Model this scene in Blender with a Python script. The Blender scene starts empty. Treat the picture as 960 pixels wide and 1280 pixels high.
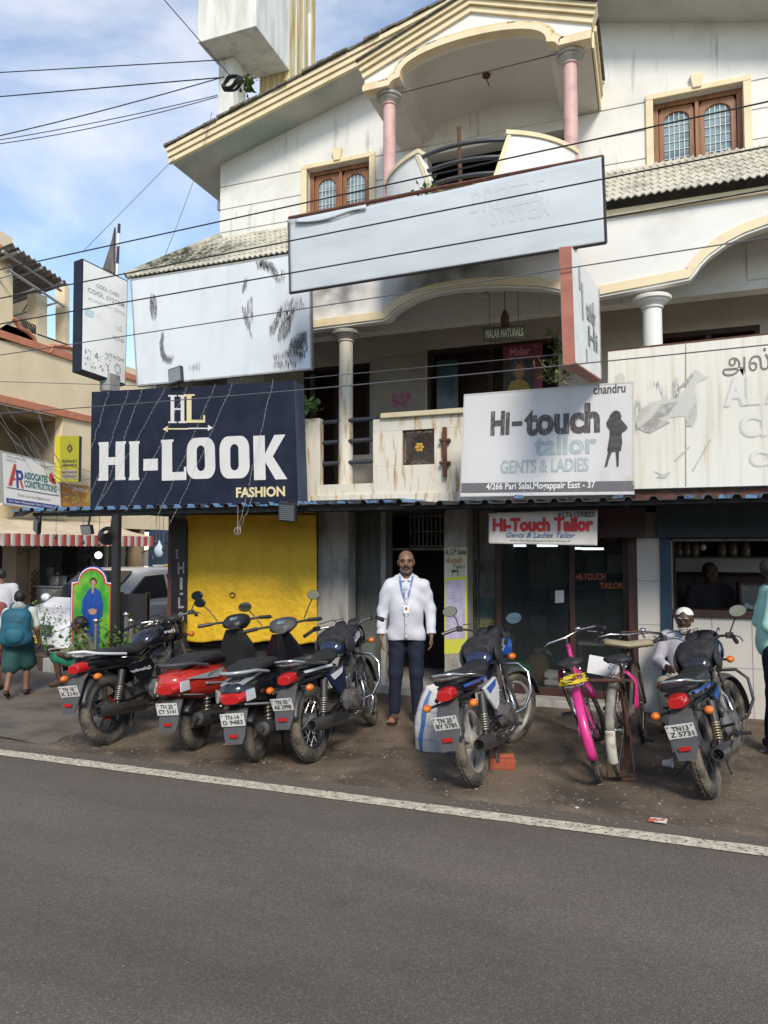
import bpy, bmesh, math, random
import numpy as np
from mathutils import Vector, Matrix, noise
from mathutils.geometry import tessellate_polygon
random.seed(7)
S = bpy.context.scene
COL = S.collection
V = Vector
R = math.radians
PI = math.pi

# ------------------------------------------------------------------ camera
F, PCX, PCY = 900.0, 480.0, 640.0          # focal length and centre in photo pixels (960 x 1280)
CAMZ = 1.72
YAW, PITCH = R(20.2), math.atan(45 / 900)
cd = bpy.data.cameras.new('camera'); cam = bpy.data.objects.new('camera', cd); COL.objects.link(cam)
cam.location = (0, 0, CAMZ); cam.rotation_euler = (PI / 2 + PITCH, 0, YAW)
cd.sensor_fit = 'VERTICAL'; cd.sensor_height = 36; cd.lens = 36 * F / 1280; cd.clip_start = 0.05; cd.clip_end = 2000
S.camera = cam

# ------------------------------------------------------------------ sky, sun, exposure
SUN_EL, SUN_AZ = R(38), R(152)             # azimuth clockwise from +Y: behind the camera, a little to its right
w = bpy.data.worlds.new('World'); S.world = w; w.use_nodes = True
wn, wl = w.node_tree.nodes, w.node_tree.links
wn.clear()
sky = wn.new('ShaderNodeTexSky'); sky.sky_type = 'NISHITA'; sky.sun_disc = False
sky.sun_elevation = SUN_EL; sky.sun_rotation = SUN_AZ; sky.air_density = 1.0; sky.dust_density = 0.25; sky.ozone_density = 1.0
bg = wn.new('ShaderNodeBackground'); bg.inputs[1].default_value = 0.15
wo = wn.new('ShaderNodeOutputWorld')
tc = wn.new('ShaderNodeTexCoord')
mp = wn.new('ShaderNodeMapping'); mp.inputs['Scale'].default_value = (1.0, 1.0, 2.3); mp.inputs['Location'].default_value = (0.35, 0.1, 0.2)
nz = wn.new('ShaderNodeTexNoise'); nz.inputs['Scale'].default_value = 2.1; nz.inputs['Detail'].default_value = 9; nz.inputs['Roughness'].default_value = 0.56; nz.inputs['Distortion'].default_value = 0.35
cr = wn.new('ShaderNodeValToRGB'); cr.color_ramp.elements[0].position = 0.46; cr.color_ramp.elements[1].position = 0.82
cr.color_ramp.elements[0].color = (0.05, 0.05, 0.05, 1); cr.color_ramp.elements[1].color = (0.93, 0.93, 0.93, 1)
mx = wn.new('ShaderNodeMix'); mx.data_type = 'RGBA'
mx.inputs[7].default_value = (5.6, 5.5, 5.4, 1)
wl.new(tc.outputs['Generated'], mp.inputs[0]); wl.new(mp.outputs[0], nz.inputs['Vector']); wl.new(nz.outputs['Fac'], cr.inputs[0])
wl.new(cr.outputs[0], mx.inputs[0]); wl.new(sky.outputs[0], mx.inputs[6]); wl.new(mx.outputs[2], bg.inputs[0]); wl.new(bg.outputs[0], wo.inputs[0])
sd = bpy.data.lights.new('sun', 'SUN'); sd.energy = 2.3; sd.angle = R(15); sd.color = (1.0, 0.92, 0.80)
so = bpy.data.objects.new('sun', sd); COL.objects.link(so)
so.rotation_euler = (PI / 2 - SUN_EL, 0, PI - SUN_AZ)
S.view_settings.view_transform = 'Standard'; S.view_settings.look = 'None'
S.view_settings.exposure = 0.68; S.view_settings.gamma = 1.0; S.view_settings.use_curve_mapping = False

# ------------------------------------------------------------------ helpers
CR = cam.rotation_euler.to_matrix()
def ray(px, py):
    return CR @ V(((px - PCX) / F, -(py - PCY) / F, -1))
def at(px, py, Y):
    d = ray(px, py); return V((0, 0, CAMZ)) + d * (Y / d.y)
def atX(px, py, X):
    d = ray(px, py); return V((0, 0, CAMZ)) + d * (X / d.x)
def G(px, py, z=0.0):
    d = ray(px, py); return V((0, 0, CAMZ)) + d * ((z - CAMZ) / d.z)
BASE = {}
def tag(o, label=None, cat=None, group=None, kind=None):
    if label: o['label'] = label
    if cat: o['category'] = cat
    if group: o['group'] = group
    if kind: o['kind'] = kind
    return o
def thing(name, label, cat, loc=(0, 0, 0), rotz=0, group=None, local=False):
    o = bpy.data.objects.new(name, None); COL.objects.link(o); o.empty_display_size = 0.1
    o.location = loc; o.rotation_euler = (0, 0, rotz)
    BASE[o] = V((0, 0, 0)) if local else V(loc)
    return tag(o, label, cat, group)
def copy_tree(o, parent=None):
    c = o.copy(); COL.objects.link(c); c.parent = parent
    BASE[c] = BASE.get(o, V((0, 0, 0)))
    for ch in list(o.children): copy_tree(ch, c)
    return c

class MB:
    def __init__(s): s.v = []; s.f = []; s.m = []; s.cur = 0
    def add(s, vs, fs, m=None):
        n = len(s.v); s.v += [tuple(p) for p in vs]; s.f += [tuple(i + n for i in f) for f in fs]; s.m += [s.cur if m is None else m] * len(fs)
        return s
    def box(s, x0, y0, z0, x1, y1, z1, m=None):
        x0, x1 = min(x0, x1), max(x0, x1); y0, y1 = min(y0, y1), max(y0, y1); z0, z1 = min(z0, z1), max(z0, z1)
        vs = [(x, y, z) for z in (z0, z1) for y in (y0, y1) for x in (x0, x1)]
        return s.add(vs, [(0, 2, 3, 1), (4, 5, 7, 6), (0, 1, 5, 4), (2, 6, 7, 3), (0, 4, 6, 2), (1, 3, 7, 5)], m)
    def obox(s, c, size, rot=None, m=None):
        rot = rot or Matrix.Identity(3); c = V(c); h = V(size) / 2
        vs = [c + rot @ V((x * h.x, y * h.y, z * h.z)) for z in (-1, 1) for y in (-1, 1) for x in (-1, 1)]
        return s.add(vs, [(0, 2, 3, 1), (4, 5, 7, 6), (0, 1, 5, 4), (2, 6, 7, 3), (0, 4, 6, 2), (1, 3, 7, 5)], m)
    def loft(s, rings, cap0=True, cap1=True, closed=True, m=None):
        n = len(rings[0]); vs = [p for r in rings for p in r]; fs = []
        for i in range(len(rings) - 1):
            for j in range(n if closed else n - 1):
                k = (j + 1) % n
                fs.append((i * n + j, i * n + k, (i + 1) * n + k, (i + 1) * n + j))
        if cap0 and closed: fs.append(tuple(range(n - 1, -1, -1)))
        if cap1 and closed: fs.append(tuple((len(rings) - 1) * n + j for j in range(n)))
        return s.add(vs, fs, m)
    def tube(s, pts, r, n=8, caps=True, loop=False, m=None):
        pts = [V(p) for p in pts]; N = len(pts)
        rr = r if isinstance(r, (list, tuple)) else [r] * N
        rings = []; up = None
        for i, p in enumerate(pts):
            if loop: t = (pts[(i + 1) % N] - pts[i - 1])
            else: t = (pts[min(i + 1, N - 1)] - pts[max(i - 1, 0)])
            if t.length < 1e-9: t = V((0, 0, 1))
            t.normalize()
            if up is None:
                up = V((0, 0, 1)) if abs(t.z) < 0.9 else V((1, 0, 0))
            a = t.cross(up)
            if a.length < 1e-6: a = t.orthogonal()
            a.normalize(); b = t.cross(a); up = -b
            rings.append([p + (a * math.cos(2 * PI * k / n) + b * math.sin(2 * PI * k / n)) * rr[i] for k in range(n)])
        if loop: rings.append(rings[0]); caps = False
        return s.loft(rings, caps, caps, True, m)
    def lathe(s, prof, n=16, M=None, cap=True, m=None):
        M = M or Matrix.Identity(4)
        rings = [[M @ V((r * math.cos(2 * PI * k / n), r * math.sin(2 * PI * k / n), z)) for k in range(n)] for r, z in prof]
        return s.loft(rings, cap, cap, True, m)
    def ell(s, c, rad, nu=12, nv=8, rot=None, m=None):
        c = V(c); rot = rot or Matrix.Identity(3); rings = []
        for i in range(nv + 1):
            t = PI * (0.02 + 0.96 * i / nv)
            rings.append([c + rot @ V((rad[0] * math.sin(t) * math.cos(2 * PI * k / nu), rad[1] * math.sin(t) * math.sin(2 * PI * k / nu), -rad[2] * math.cos(t))) for k in range(nu)])
        return s.loft(rings, True, True, True, m)
    def grid(s, fn, nu, nv, m=None):
        vs = [fn(i / nu, j / nv) for j in range(nv + 1) for i in range(nu + 1)]
        fs = [(j * (nu + 1) + i, j * (nu + 1) + i + 1, (j + 1) * (nu + 1) + i + 1, (j + 1) * (nu + 1) + i) for j in range(nv) for i in range(nu)]
        return s.add(vs, fs, m)
    def prism(s, poly, d, m=None):
        """poly: list of 3-D points in one plane, extruded by vector d"""
        poly = [V(p) for p in poly]; d = V(d); n = len(poly)
        tri = tessellate_polygon([poly])
        vs = poly + [p + d for p in poly]
        fs = [tuple(t) for t in tri] + [tuple(i + n for i in reversed(t)) for t in tri]
        fs += [(i, i + n, (i + 1) % n + n, (i + 1) % n) for i in range(n)]
        return s.add(vs, fs, m)
    def flat(s, poly, m=None):
        poly = [V(p) for p in poly]
        return s.add(poly, [tuple(t) for t in tessellate_polygon([poly])], m)
    def build(s, name, mats, parent=None, smooth=None, bevel=0, seg=2, fix=True, label=None, kind=None, cat=None, group=None, solid=0):
        me = bpy.data.meshes.new(name)
        b = BASE.get(parent, V((0, 0, 0))) if parent else V((0, 0, 0))
        vs = [(p[0] - b.x, p[1] - b.y, p[2] - b.z) for p in s.v] if parent else s.v
        me.from_pydata(vs, [], s.f)
        if not isinstance(mats, (list, tuple)): mats = [mats]
        for m_ in mats: me.materials.append(m_)
        if len(mats) > 1: me.polygons.foreach_set('material_index', [min(i, len(mats) - 1) for i in s.m])
        if fix:
            bm = bmesh.new(); bm.from_mesh(me); bmesh.ops.recalc_face_normals(bm, faces=bm.faces); bm.to_mesh(me); bm.free()
        if smooth:
            me.shade_smooth()
            if smooth < 179: me.set_sharp_from_angle(angle=R(smooth))
        me.update()
        o = bpy.data.objects.new(name, me); COL.objects.link(o)
        if parent: o.parent = parent; BASE[o] = b
        if bevel:
            md = o.modifiers.new('bevel', 'BEVEL'); md.width = bevel; md.segments = seg; md.limit_method = 'ANGLE'; md.angle_limit = R(40); md.harden_normals = False
        if solid:
            md = o.modifiers.new('solid', 'SOLIDIFY'); md.thickness = solid; md.offset = -1
        return tag(o, label, cat, group, kind)

# ------------------------------------------------------------------ materials
def srgb(r, g, b):
    f = lambda c: (c / 255 / 12.92) if c <= 10 else ((c / 255 + 0.055) / 1.055) ** 2.4
    return (f(r), f(g), f(b))
def mat(name, col, rough=0.6, metal=0.0, col2=None, scale=6.0, lo=0.4, hi=0.7, stretch=(1, 1, 1), bump=0.0, bscale=60.0, spec=0.5,
        col3=None, scale3=30.0, lo3=0.55, hi3=0.7, stretch3=(1, 1, 1), detail=6, emit=None, estr=1.0, trans=0.0, alpha=1.0, coat=0.0, ior=1.45, rvar=0.0):
    m = bpy.data.materials.new(name); m.use_nodes = True
    n, l = m.node_tree.nodes, m.node_tree.links
    p = n['Principled BSDF']
    p.inputs['Base Color'].default_value = (*col, 1); p.inputs['Roughness'].default_value = rough; p.inputs['Metallic'].default_value = metal
    p.inputs['Specular IOR Level'].default_value = spec; p.inputs['IOR'].default_value = ior
    p.inputs['Transmission Weight'].default_value = trans; p.inputs['Alpha'].default_value = alpha; p.inputs['Coat Weight'].default_value = coat
    if emit: p.inputs['Emission Color'].default_value = (*emit, 1); p.inputs['Emission Strength'].default_value = estr
    t = None
    def nfac(sc, lo, hi, st):
        nonlocal t
        if t is None: t = n.new('ShaderNodeTexCoord')
        mpn = n.new('ShaderNodeMapping'); mpn.inputs['Scale'].default_value = st; l.new(t.outputs['Object'], mpn.inputs[0])
        no = n.new('ShaderNodeTexNoise'); no.inputs['Scale'].default_value = sc; no.inputs['Detail'].default_value = detail; no.inputs['Roughness'].default_value = 0.6
        l.new(mpn.outputs[0], no.inputs['Vector'])
        mr = n.new('ShaderNodeMapRange'); mr.interpolation_type = 'SMOOTHSTEP'; mr.inputs[1].default_value = lo; mr.inputs[2].default_value = hi; l.new(no.outputs['Fac'], mr.inputs[0])
        return mr.outputs[0]
    last = None
    if col2 is not None:
        f = nfac(scale, lo, hi, stretch); a = n.new('ShaderNodeMix'); a.data_type = 'RGBA'
        a.inputs[6].default_value = (*col, 1); a.inputs[7].default_value = (*col2, 1); l.new(f, a.inputs[0]); last = a.outputs[2]
        if rvar:
            ma = n.new('ShaderNodeMath'); ma.operation = 'MULTIPLY_ADD'; ma.inputs[1].default_value = rvar; ma.inputs[2].default_value = rough; l.new(f, ma.inputs[0]); l.new(ma.outputs[0], p.inputs['Roughness'])
    if col3 is not None:
        f = nfac(scale3, lo3, hi3, stretch3); a = n.new('ShaderNodeMix'); a.data_type = 'RGBA'
        if last: l.new(last, a.inputs[6])
        else: a.inputs[6].default_value = (*col, 1)
        a.inputs[7].default_value = (*col3, 1); l.new(f, a.inputs[0]); last = a.outputs[2]
    if last: l.new(last, p.inputs['Base Color'])
    if bump:
        f = nfac(bscale, 0.2, 0.8, (1, 1, 1)); b = n.new('ShaderNodeBump'); b.inputs['Strength'].default_value = bump; b.inputs['Distance'].default_value = 0.01
        l.new(f, b.inputs['Height']); l.new(b.outputs[0], p.inputs['Normal'])
    return m
M = {}
def stain_or_shade(m, c, rad, col, sc=3.0, amt=1.0, lo=.3, hi=.7):
    """one patch of grime or painted shade with a ragged edge, at a fixed place on the thing"""
    n, l = m.node_tree.nodes, m.node_tree.links; p = n['Principled BSDF']; t = n.new('ShaderNodeTexCoord')
    mp_ = n.new('ShaderNodeMapping'); mp_.vector_type = 'TEXTURE'; mp_.inputs['Location'].default_value = c; mp_.inputs['Scale'].default_value = rad; l.new(t.outputs['Object'], mp_.inputs[0])
    g = n.new('ShaderNodeTexGradient'); g.gradient_type = 'SPHERICAL'; l.new(mp_.outputs[0], g.inputs[0])
    no = n.new('ShaderNodeTexNoise'); no.inputs['Scale'].default_value = sc; no.inputs['Detail'].default_value = 8; l.new(t.outputs['Object'], no.inputs['Vector'])
    mr = n.new('ShaderNodeMapRange'); mr.inputs[1].default_value = lo; mr.inputs[2].default_value = hi; l.new(no.outputs['Fac'], mr.inputs[0])
    mu = n.new('ShaderNodeMath'); mu.operation = 'MULTIPLY'; l.new(g.outputs['Fac'], mu.inputs[0]); l.new(mr.outputs[0], mu.inputs[1])
    m2 = n.new('ShaderNodeMath'); m2.operation = 'MULTIPLY'; m2.use_clamp = True; m2.inputs[1].default_value = 2.2 * amt; l.new(mu.outputs[0], m2.inputs[0])
    a = n.new('ShaderNodeMix'); a.data_type = 'RGBA'; lk = p.inputs['Base Color'].links
    if lk: l.new(lk[0].from_socket, a.inputs[6])
    else: a.inputs[6].default_value = p.inputs['Base Color'].default_value
    a.inputs[7].default_value = (*col, 1); l.new(m2.outputs[0], a.inputs[0]); l.new(a.outputs[2], p.inputs['Base Color'])
M['white_wall'] = mat('white_wall', (0.70, 0.69, 0.64), 0.8, col2=(0.52, 0.51, 0.47), scale=1.6, lo=0.42, hi=0.85, col3=(0.27, 0.26, 0.23), scale3=3.5, lo3=0.57, hi3=0.82, stretch3=(3, 3, 0.3), bump=0.12, bscale=50)
M['white_clean'] = mat('white_clean', (0.72, 0.71, 0.67), 0.75, col2=(0.58, 0.56, 0.50), scale=2, lo=0.5, hi=0.8, col3=(0.33, 0.26, 0.18), scale3=4, lo3=0.66, hi3=0.85, stretch3=(3, 3, 0.3), bump=0.1)
M['cream'] = mat('cream', (0.72, 0.61, 0.40), 0.7, col2=(0.62, 0.50, 0.30), scale=4, lo=0.45, hi=0.75, col3=(0.16, 0.13, 0.09), scale3=6, lo3=0.66, hi3=0.8, bump=0.12)
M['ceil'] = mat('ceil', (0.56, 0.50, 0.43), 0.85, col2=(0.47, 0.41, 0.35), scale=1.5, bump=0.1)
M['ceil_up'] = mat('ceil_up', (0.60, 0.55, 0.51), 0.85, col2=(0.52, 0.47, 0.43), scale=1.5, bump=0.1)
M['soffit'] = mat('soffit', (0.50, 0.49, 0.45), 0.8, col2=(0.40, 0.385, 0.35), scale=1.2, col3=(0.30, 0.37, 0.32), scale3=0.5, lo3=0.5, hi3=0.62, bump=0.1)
M['pink'] = mat('pink', (0.58, 0.37, 0.34), 0.6, col2=(0.46, 0.28, 0.26), scale=6, bump=0.1)
M['stone_grey'] = mat('stone_grey', (0.42, 0.40, 0.36), 0.8, col2=(0.25, 0.23, 0.21), scale=9, bump=0.2)
M['tile_roof'] = mat('tile_roof', (0.50, 0.47, 0.38), 0.85, col2=(0.27, 0.25, 0.20), scale=5, lo=0.4, hi=0.75, col3=(0.07, 0.08, 0.05), scale3=14, lo3=0.6, hi3=0.75, bump=0.3)
M['dark_tile'] = mat('dark_tile', (0.10, 0.09, 0.07), 0.9, col2=(0.22, 0.2, 0.16), scale=12, bump=0.3)
M['wood'] = mat('wood', (0.27, 0.115, 0.045), 0.45, col2=(0.15, 0.055, 0.022), scale=5, stretch=(6, 6, 0.6), bump=0.08)
M['wood_dark'] = mat('wood_dark', (0.045, 0.02, 0.014), 0.5, col2=(0.025, 0.012, 0.01), scale=5, stretch=(6, 6, 0.6), bump=0.1)
M['pane'] = mat('pane', (0.22, 0.30, 0.33), 0.12, col2=(0.11, 0.15, 0.17), scale=2.5, stretch=(1, 1, 2.5), lo=0.45, hi=0.62)
M['grille_white'] = mat('grille_white', (0.6, 0.62, 0.6), 0.5)
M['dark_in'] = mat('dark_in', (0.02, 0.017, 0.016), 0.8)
M['black_metal'] = mat('black_metal', (0.022, 0.021, 0.022), 0.5, col2=(0.05, 0.035, 0.025), scale=12, lo=0.55, hi=0.75)
M['rust'] = mat('rust', (0.12, 0.045, 0.025), 0.8, col2=(0.05, 0.025, 0.018), scale=15, bump=0.2)
M['pipe_dark'] = mat('pipe_dark', (0.045, 0.05, 0.06), 0.4, col2=(0.10, 0.07, 0.05), scale=10, lo=0.55, hi=0.7)
M['rusty_white'] = mat('rusty_white', (0.66, 0.62, 0.52), 0.7, col2=(0.42, 0.22, 0.06), scale=4.5, lo=0.50, hi=0.72, stretch=(4, 4, 0.6), bump=0.12)
M['concrete'] = mat('concrete', (0.34, 0.32, 0.29), 0.85, col2=(0.19, 0.175, 0.155), scale=4, lo=0.4, hi=0.75, stretch=(2, 2, .6), col3=(0.07, 0.06, 0.05), scale3=8, lo3=0.62, hi3=0.78, bump=0.3)
M['tank_wall'] = mat('tank_wall', (0.68, 0.68, 0.62), 0.8, col2=(0.48, 0.48, 0.43), scale=2.2, stretch=(3, 3, 0.5), lo=0.4, hi=0.75, col3=(0.20, 0.19, 0.16), scale3=5, lo3=0.63, hi3=0.8, stretch3=(4, 4, 0.25), bump=0.15)
M['tank_stain'] = mat('tank_stain', (0.58, 0.50, 0.30), 0.8, col2=(0.40, 0.27, 0.09), scale=4, stretch=(4, 4, 0.3), lo=0.4, hi=0.65, bump=0.15)
M['cable'] = mat('cable', (0.02, 0.02, 0.022), 0.6)
M['cable_grey'] = mat('cable_grey', (0.09, 0.09, 0.1), 0.6)
M['leaf'] = mat('leaf', (0.06, 0.14, 0.03), 0.55, col2=(0.11, 0.18, 0.05), scale=20)
M['leaf_dry'] = mat('leaf_dry', (0.16, 0.15, 0.07), 0.7, col2=(0.09, 0.11, 0.04), scale=20)

# ------------------------------------------------------------------ lettering and boards
_tc = {}
def glyphs(s, bold=0.0, res=3, shear=0.0, space=1.0):
    key = (s, bold, res, shear, space)
    if key not in _tc:
        c = bpy.data.curves.new('t', 'FONT'); c.body = s; c.size = 1; c.offset = bold; c.resolution_u = res; c.shear = shear; c.space_character = space
        o = bpy.data.objects.new('t', c); COL.objects.link(o)
        dg = bpy.context.evaluated_depsgraph_get(); e = o.evaluated_get(dg); me = e.to_mesh()
        vs = [tuple(v.co) for v in me.vertices]; fs = [tuple(p.vertices) for p in me.polygons]; e.to_mesh_clear()
        bpy.data.objects.remove(o); bpy.data.curves.remove(c)
        xs = [v[0] for v in vs] or [0, 1]; ys = [v[1] for v in vs] or [0, 1]
        x0, x1, y0, y1 = min(xs), max(xs), min(ys), max(ys)
        _tc[key] = ([((v[0] - x0) / max(x1 - x0, 1e-6), (v[1] - y0) / max(y1 - y0, 1e-6)) for v in vs], fs)
    return _tc[key]
class Board:
    """a flat board between four corners (top left, top right, bottom right, bottom left); u runs right, v runs down"""
    def __init__(s, tl, tr, br, bl):
        s.tl, s.tr, s.br, s.bl = map(V, (tl, tr, br, bl))
        s.n = (s.bl - s.tl).cross(s.tr - s.tl).normalized()       # towards the viewer side
    def p(s, u, v, off=0.0):
        a = s.tl.lerp(s.tr, u); b = s.bl.lerp(s.br, u)
        return a.lerp(b, v) + s.n * off
    def slab(s, name, m, parent, thick=0.04, front=0.0, u0=0, v0=0, u1=1, v1=1, **k):
        q = [s.p(u0, v0, front), s.p(u1, v0, front), s.p(u1, v1, front), s.p(u0, v1, front)]
        return MB().prism(q, -s.n * thick).build(name, m, parent, **k)
    def cloth(s, name, m, parent, amp=0.01, nu=30, nv=16, seed=0, fn=None, **k):
        def f(u, v):
            h = fn(u, v) if fn else amp * noise.noise(V((u * 6 + seed, v * 3, seed)))
            return s.p(u, v, h)
        return MB().grid(f, nu, nv).build(name, m, parent, smooth=180, fix=False, **k)
    def text(s, parent, t, m, u0, v0, u1, v1, bold=0.0, off=0.004, name='lettering', shear=0.0, fn=None, res=3, space=1.0, **k):
        vs, fs = glyphs(t, bold, res, shear, space)
        mb = MB(); pts = []
        for a, b in vs:
            u = u0 + (u1 - u0) * a; v = v1 + (v0 - v1) * b
            pts.append(s.p(u, v, off + (fn(u, v) if fn else 0)))
        mb.add(pts, fs)
        return mb.build(name, m, parent, fix=False, **k)
    def poly(s, parent, pts, m, off=0.004, name='emblem', fn=None, **k):
        polys = pts if isinstance(pts[0][0], (list, tuple)) else [pts]
        mb = MB()
        for q in polys:
            t = tessellate_polygon([[V((a, b, 0)) for a, b in q]])
            mb.add([s.p(a, b, off + (fn(a, b) if fn else 0)) for a, b in q], [tuple(x) for x in t])
        return mb.build(name, m, parent, fix=False, **k)
    def rect(s, parent, m, u0, v0, u1, v1, off=0.003, name='print', **k):
        return s.poly(parent, [(u0, v0), (u1, v0), (u1, v1), (u0, v1)], m, off, name, **k)
    def frame(s, name, m, parent, w_=0.03, thick=0.04, off=0.01):
        mb = MB(); c = [s.p(0, 0), s.p(1, 0), s.p(1, 1), s.p(0, 1)]
        for i in range(4):
            a, b = c[i], c[(i + 1) % 4]; t = (b - a).normalized(); q = s.n.cross(t)
            mid = (c[0] + c[2]) / 2
            if q.dot(mid - a) < 0: q = -q
            ex = t * 0 if i % 2 == 0 else t * w_
            a2, b2 = a + ex, b - ex
            mb.prism([a2 + s.n * off, b2 + s.n * off, b2 + q * w_ + s.n * off, a2 + q * w_ + s.n * off], -s.n * thick)
        return mb.build(name, m, parent)
def pxboard(tl, tr, br, bl, Y):
    Ys = Y if isinstance(Y, (list, tuple)) else [Y] * 4
    return Board(*[at(p[0], p[1], y) for p, y in zip((tl, tr, br, bl), Ys)])
# ------------------------------------------------------------------ ground, road, marking
def mat_ground():
    m = mat('dirt', (0.175, 0.130, 0.090), 0.9, col2=(0.065, 0.047, 0.033), scale=1.3, lo=0.38, hi=0.66, col3=(0.21, 0.17, 0.115), scale3=9, lo3=0.58, hi3=0.74, bump=0.6, bscale=45, detail=9)
    return m
def mat_asphalt():
    m = bpy.data.materials.new('asphalt'); m.use_nodes = True
    n, l = m.node_tree.nodes, m.node_tree.links; p = n['Principled BSDF']; p.inputs['Roughness'].default_value = 0.82
    t = n.new('ShaderNodeTexCoord')
    vo = n.new('ShaderNodeTexVoronoi'); vo.inputs['Scale'].default_value = 190; l.new(t.outputs['Object'], vo.inputs['Vector'])
    sx = n.new('ShaderNodeSeparateColor'); l.new(vo.outputs['Color'], sx.inputs[0])
    c1 = n.new('ShaderNodeValToRGB'); e = c1.color_ramp.elements
    e[0].position = 0.0; e[0].color = (0.082, 0.067, 0.054, 1); e[1].position = 1.0; e[1].color = (0.20, 0.17, 0.14, 1)
    k = e.new(0.55); k.color = (0.112, 0.092, 0.074, 1); k = e.new(0.88); k.color = (0.138, 0.114, 0.092, 1)
    l.new(sx.outputs[0], c1.inputs[0])
    nz = n.new('ShaderNodeTexNoise'); nz.inputs['Scale'].default_value = 0.55; nz.inputs['Detail'].default_value = 7; nz.inputs['Roughness'].default_value = 0.65
    mp = n.new('ShaderNodeMapping'); mp.inputs['Scale'].default_value = (0.45, 1.6, 1); l.new(t.outputs['Object'], mp.inputs[0]); l.new(mp.outputs[0], nz.inputs['Vector'])
    mr = n.new('ShaderNodeMapRange'); mr.inputs[1].default_value = 0.3; mr.inputs[2].default_value = 0.75; mr.inputs[3].default_value = 0.72; mr.inputs[4].default_value = 1.35; l.new(nz.outputs['Fac'], mr.inputs[0])
    mu = n.new('ShaderNodeMix'); mu.data_type = 'RGBA'; mu.blend_type = 'MULTIPLY'; mu.inputs[0].default_value = 1; l.new(c1.outputs[0], mu.inputs[6]); l.new(mr.outputs[0], mu.inputs[7])
    # dust drifted in along the verge, darker wheel tracks and oil spots
    sp = n.new('ShaderNodeSeparateXYZ'); l.new(t.outputs['Object'], sp.inputs[0])
    n2 = n.new('ShaderNodeTexNoise'); n2.inputs['Scale'].default_value = 2.6; n2.inputs['Detail'].default_value = 8; l.new(t.outputs['Object'], n2.inputs['Vector'])
    ad = n.new('ShaderNodeMath'); ad.operation = 'MULTIPLY_ADD'; ad.inputs[1].default_value = 1.6; l.new(n2.outputs['Fac'], ad.inputs[0]); l.new(sp.outputs[1], ad.inputs[2])
    m3 = n.new('ShaderNodeMapRange'); m3.inputs[1].default_value = 5.1; m3.inputs[2].default_value = 6.1; m3.inputs[4].default_value = .8; l.new(ad.outputs[0], m3.inputs[0])
    d3 = n.new('ShaderNodeMix'); d3.data_type = 'RGBA'; d3.inputs[7].default_value = (0.14, 0.105, 0.075, 1); l.new(m3.outputs[0], d3.inputs[0]); l.new(mu.outputs[2], d3.inputs[6])
    wv = n.new('ShaderNodeMath'); wv.operation = 'SINE'; ws = n.new('ShaderNodeMath'); ws.operation = 'MULTIPLY_ADD'; ws.inputs[1].default_value = 3.6; ws.inputs[2].default_value = 1.0; l.new(sp.outputs[1], ws.inputs[0]); l.new(ws.outputs[0], wv.inputs[0])
    m4 = n.new('ShaderNodeMapRange'); m4.inputs[1].default_value = -1; m4.inputs[2].default_value = 1; m4.inputs[3].default_value = .88; m4.inputs[4].default_value = 1.08; l.new(wv.outputs[0], m4.inputs[0])
    n5 = n.new('ShaderNodeTexNoise'); n5.inputs['Scale'].default_value = 1.1; n5.inputs['Detail'].default_value = 3; l.new(t.outputs['Object'], n5.inputs['Vector'])
    m5 = n.new('ShaderNodeMapRange'); m5.inputs[1].default_value = .66; m5.inputs[2].default_value = .74; m5.inputs[3].default_value = 1; m5.inputs[4].default_value = .72; l.new(n5.outputs['Fac'], m5.inputs[0])
    mm = n.new('ShaderNodeMath'); mm.operation = 'MULTIPLY'; l.new(m4.outputs[0], mm.inputs[0]); l.new(m5.outputs[0], mm.inputs[1])
    d4 = n.new('ShaderNodeMix'); d4.data_type = 'RGBA'; d4.blend_type = 'MULTIPLY'; d4.inputs[0].default_value = 1; l.new(d3.outputs[2], d4.inputs[6]); l.new(mm.outputs[0], d4.inputs[7])
    l.new(d4.outputs[2], p.inputs['Base Color'])
    b = n.new('ShaderNodeBump'); b.inputs['Strength'].default_value = 0.55; b.inputs['Distance'].default_value = 0.006; l.new(vo.outputs['Distance'], b.inputs['Height']); l.new(b.outputs[0], p.inputs['Normal'])
    return m
M['dirt'] = mat_ground(); M['asphalt'] = mat_asphalt()
M['road_paint'] = mat('road_paint', (0.60, 0.53, 0.40), 0.75, col2=(0.36, 0.31, 0.235), scale=14, lo=0.35, hi=0.7, col3=(0.07, 0.062, 0.055), scale3=38, lo3=0.55, hi3=0.63, bump=0.3)
M['paving'] = mat('paving', (0.15, 0.125, 0.10), 0.8, col2=(0.08, 0.064, 0.052), scale=2.2, lo=0.4, hi=0.7, col3=(0.05, 0.04, 0.035), scale3=5, lo3=0.62, hi3=0.72, bump=0.3, rvar=-0.2)
g = MB(); g.box(-400, -300, -0.6, 400, 500, -0.03); g.build('terrain', M['dirt'], kind='structure')
def dz(x, y):
    return 0.004 + 0.014 * noise.noise(V((x * 1.7, y * 1.7, 0))) + 0.006 * noise.noise(V((x * 6, y * 6, 3)))
def edge(x):      # irregular edge between verge and road
    return 4.86 + 0.07 * noise.noise(V((x * 0.8, 0, 1))) + 0.03 * noise.noise(V((x * 4, 0, 5)))
g = MB()
g.grid(lambda u, v: (lambda x: (lambda y: (x, y, -0.02 if v < 0.01 else max(dz(x, y), -0.004)))(edge(x) + (8.3 - edge(x)) * v))(-13 + 26 * u), 220, 44)
g.build('ground', M['dirt'], kind='structure', smooth=180, fix=False)
g = MB(); g.flat([(-60, 8.3, -0.012), (60, 8.3, -0.012), (60, 60, -0.012), (-60, 60, -0.012)]); g.build('back_lot', M['paving'], kind='structure')
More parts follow.
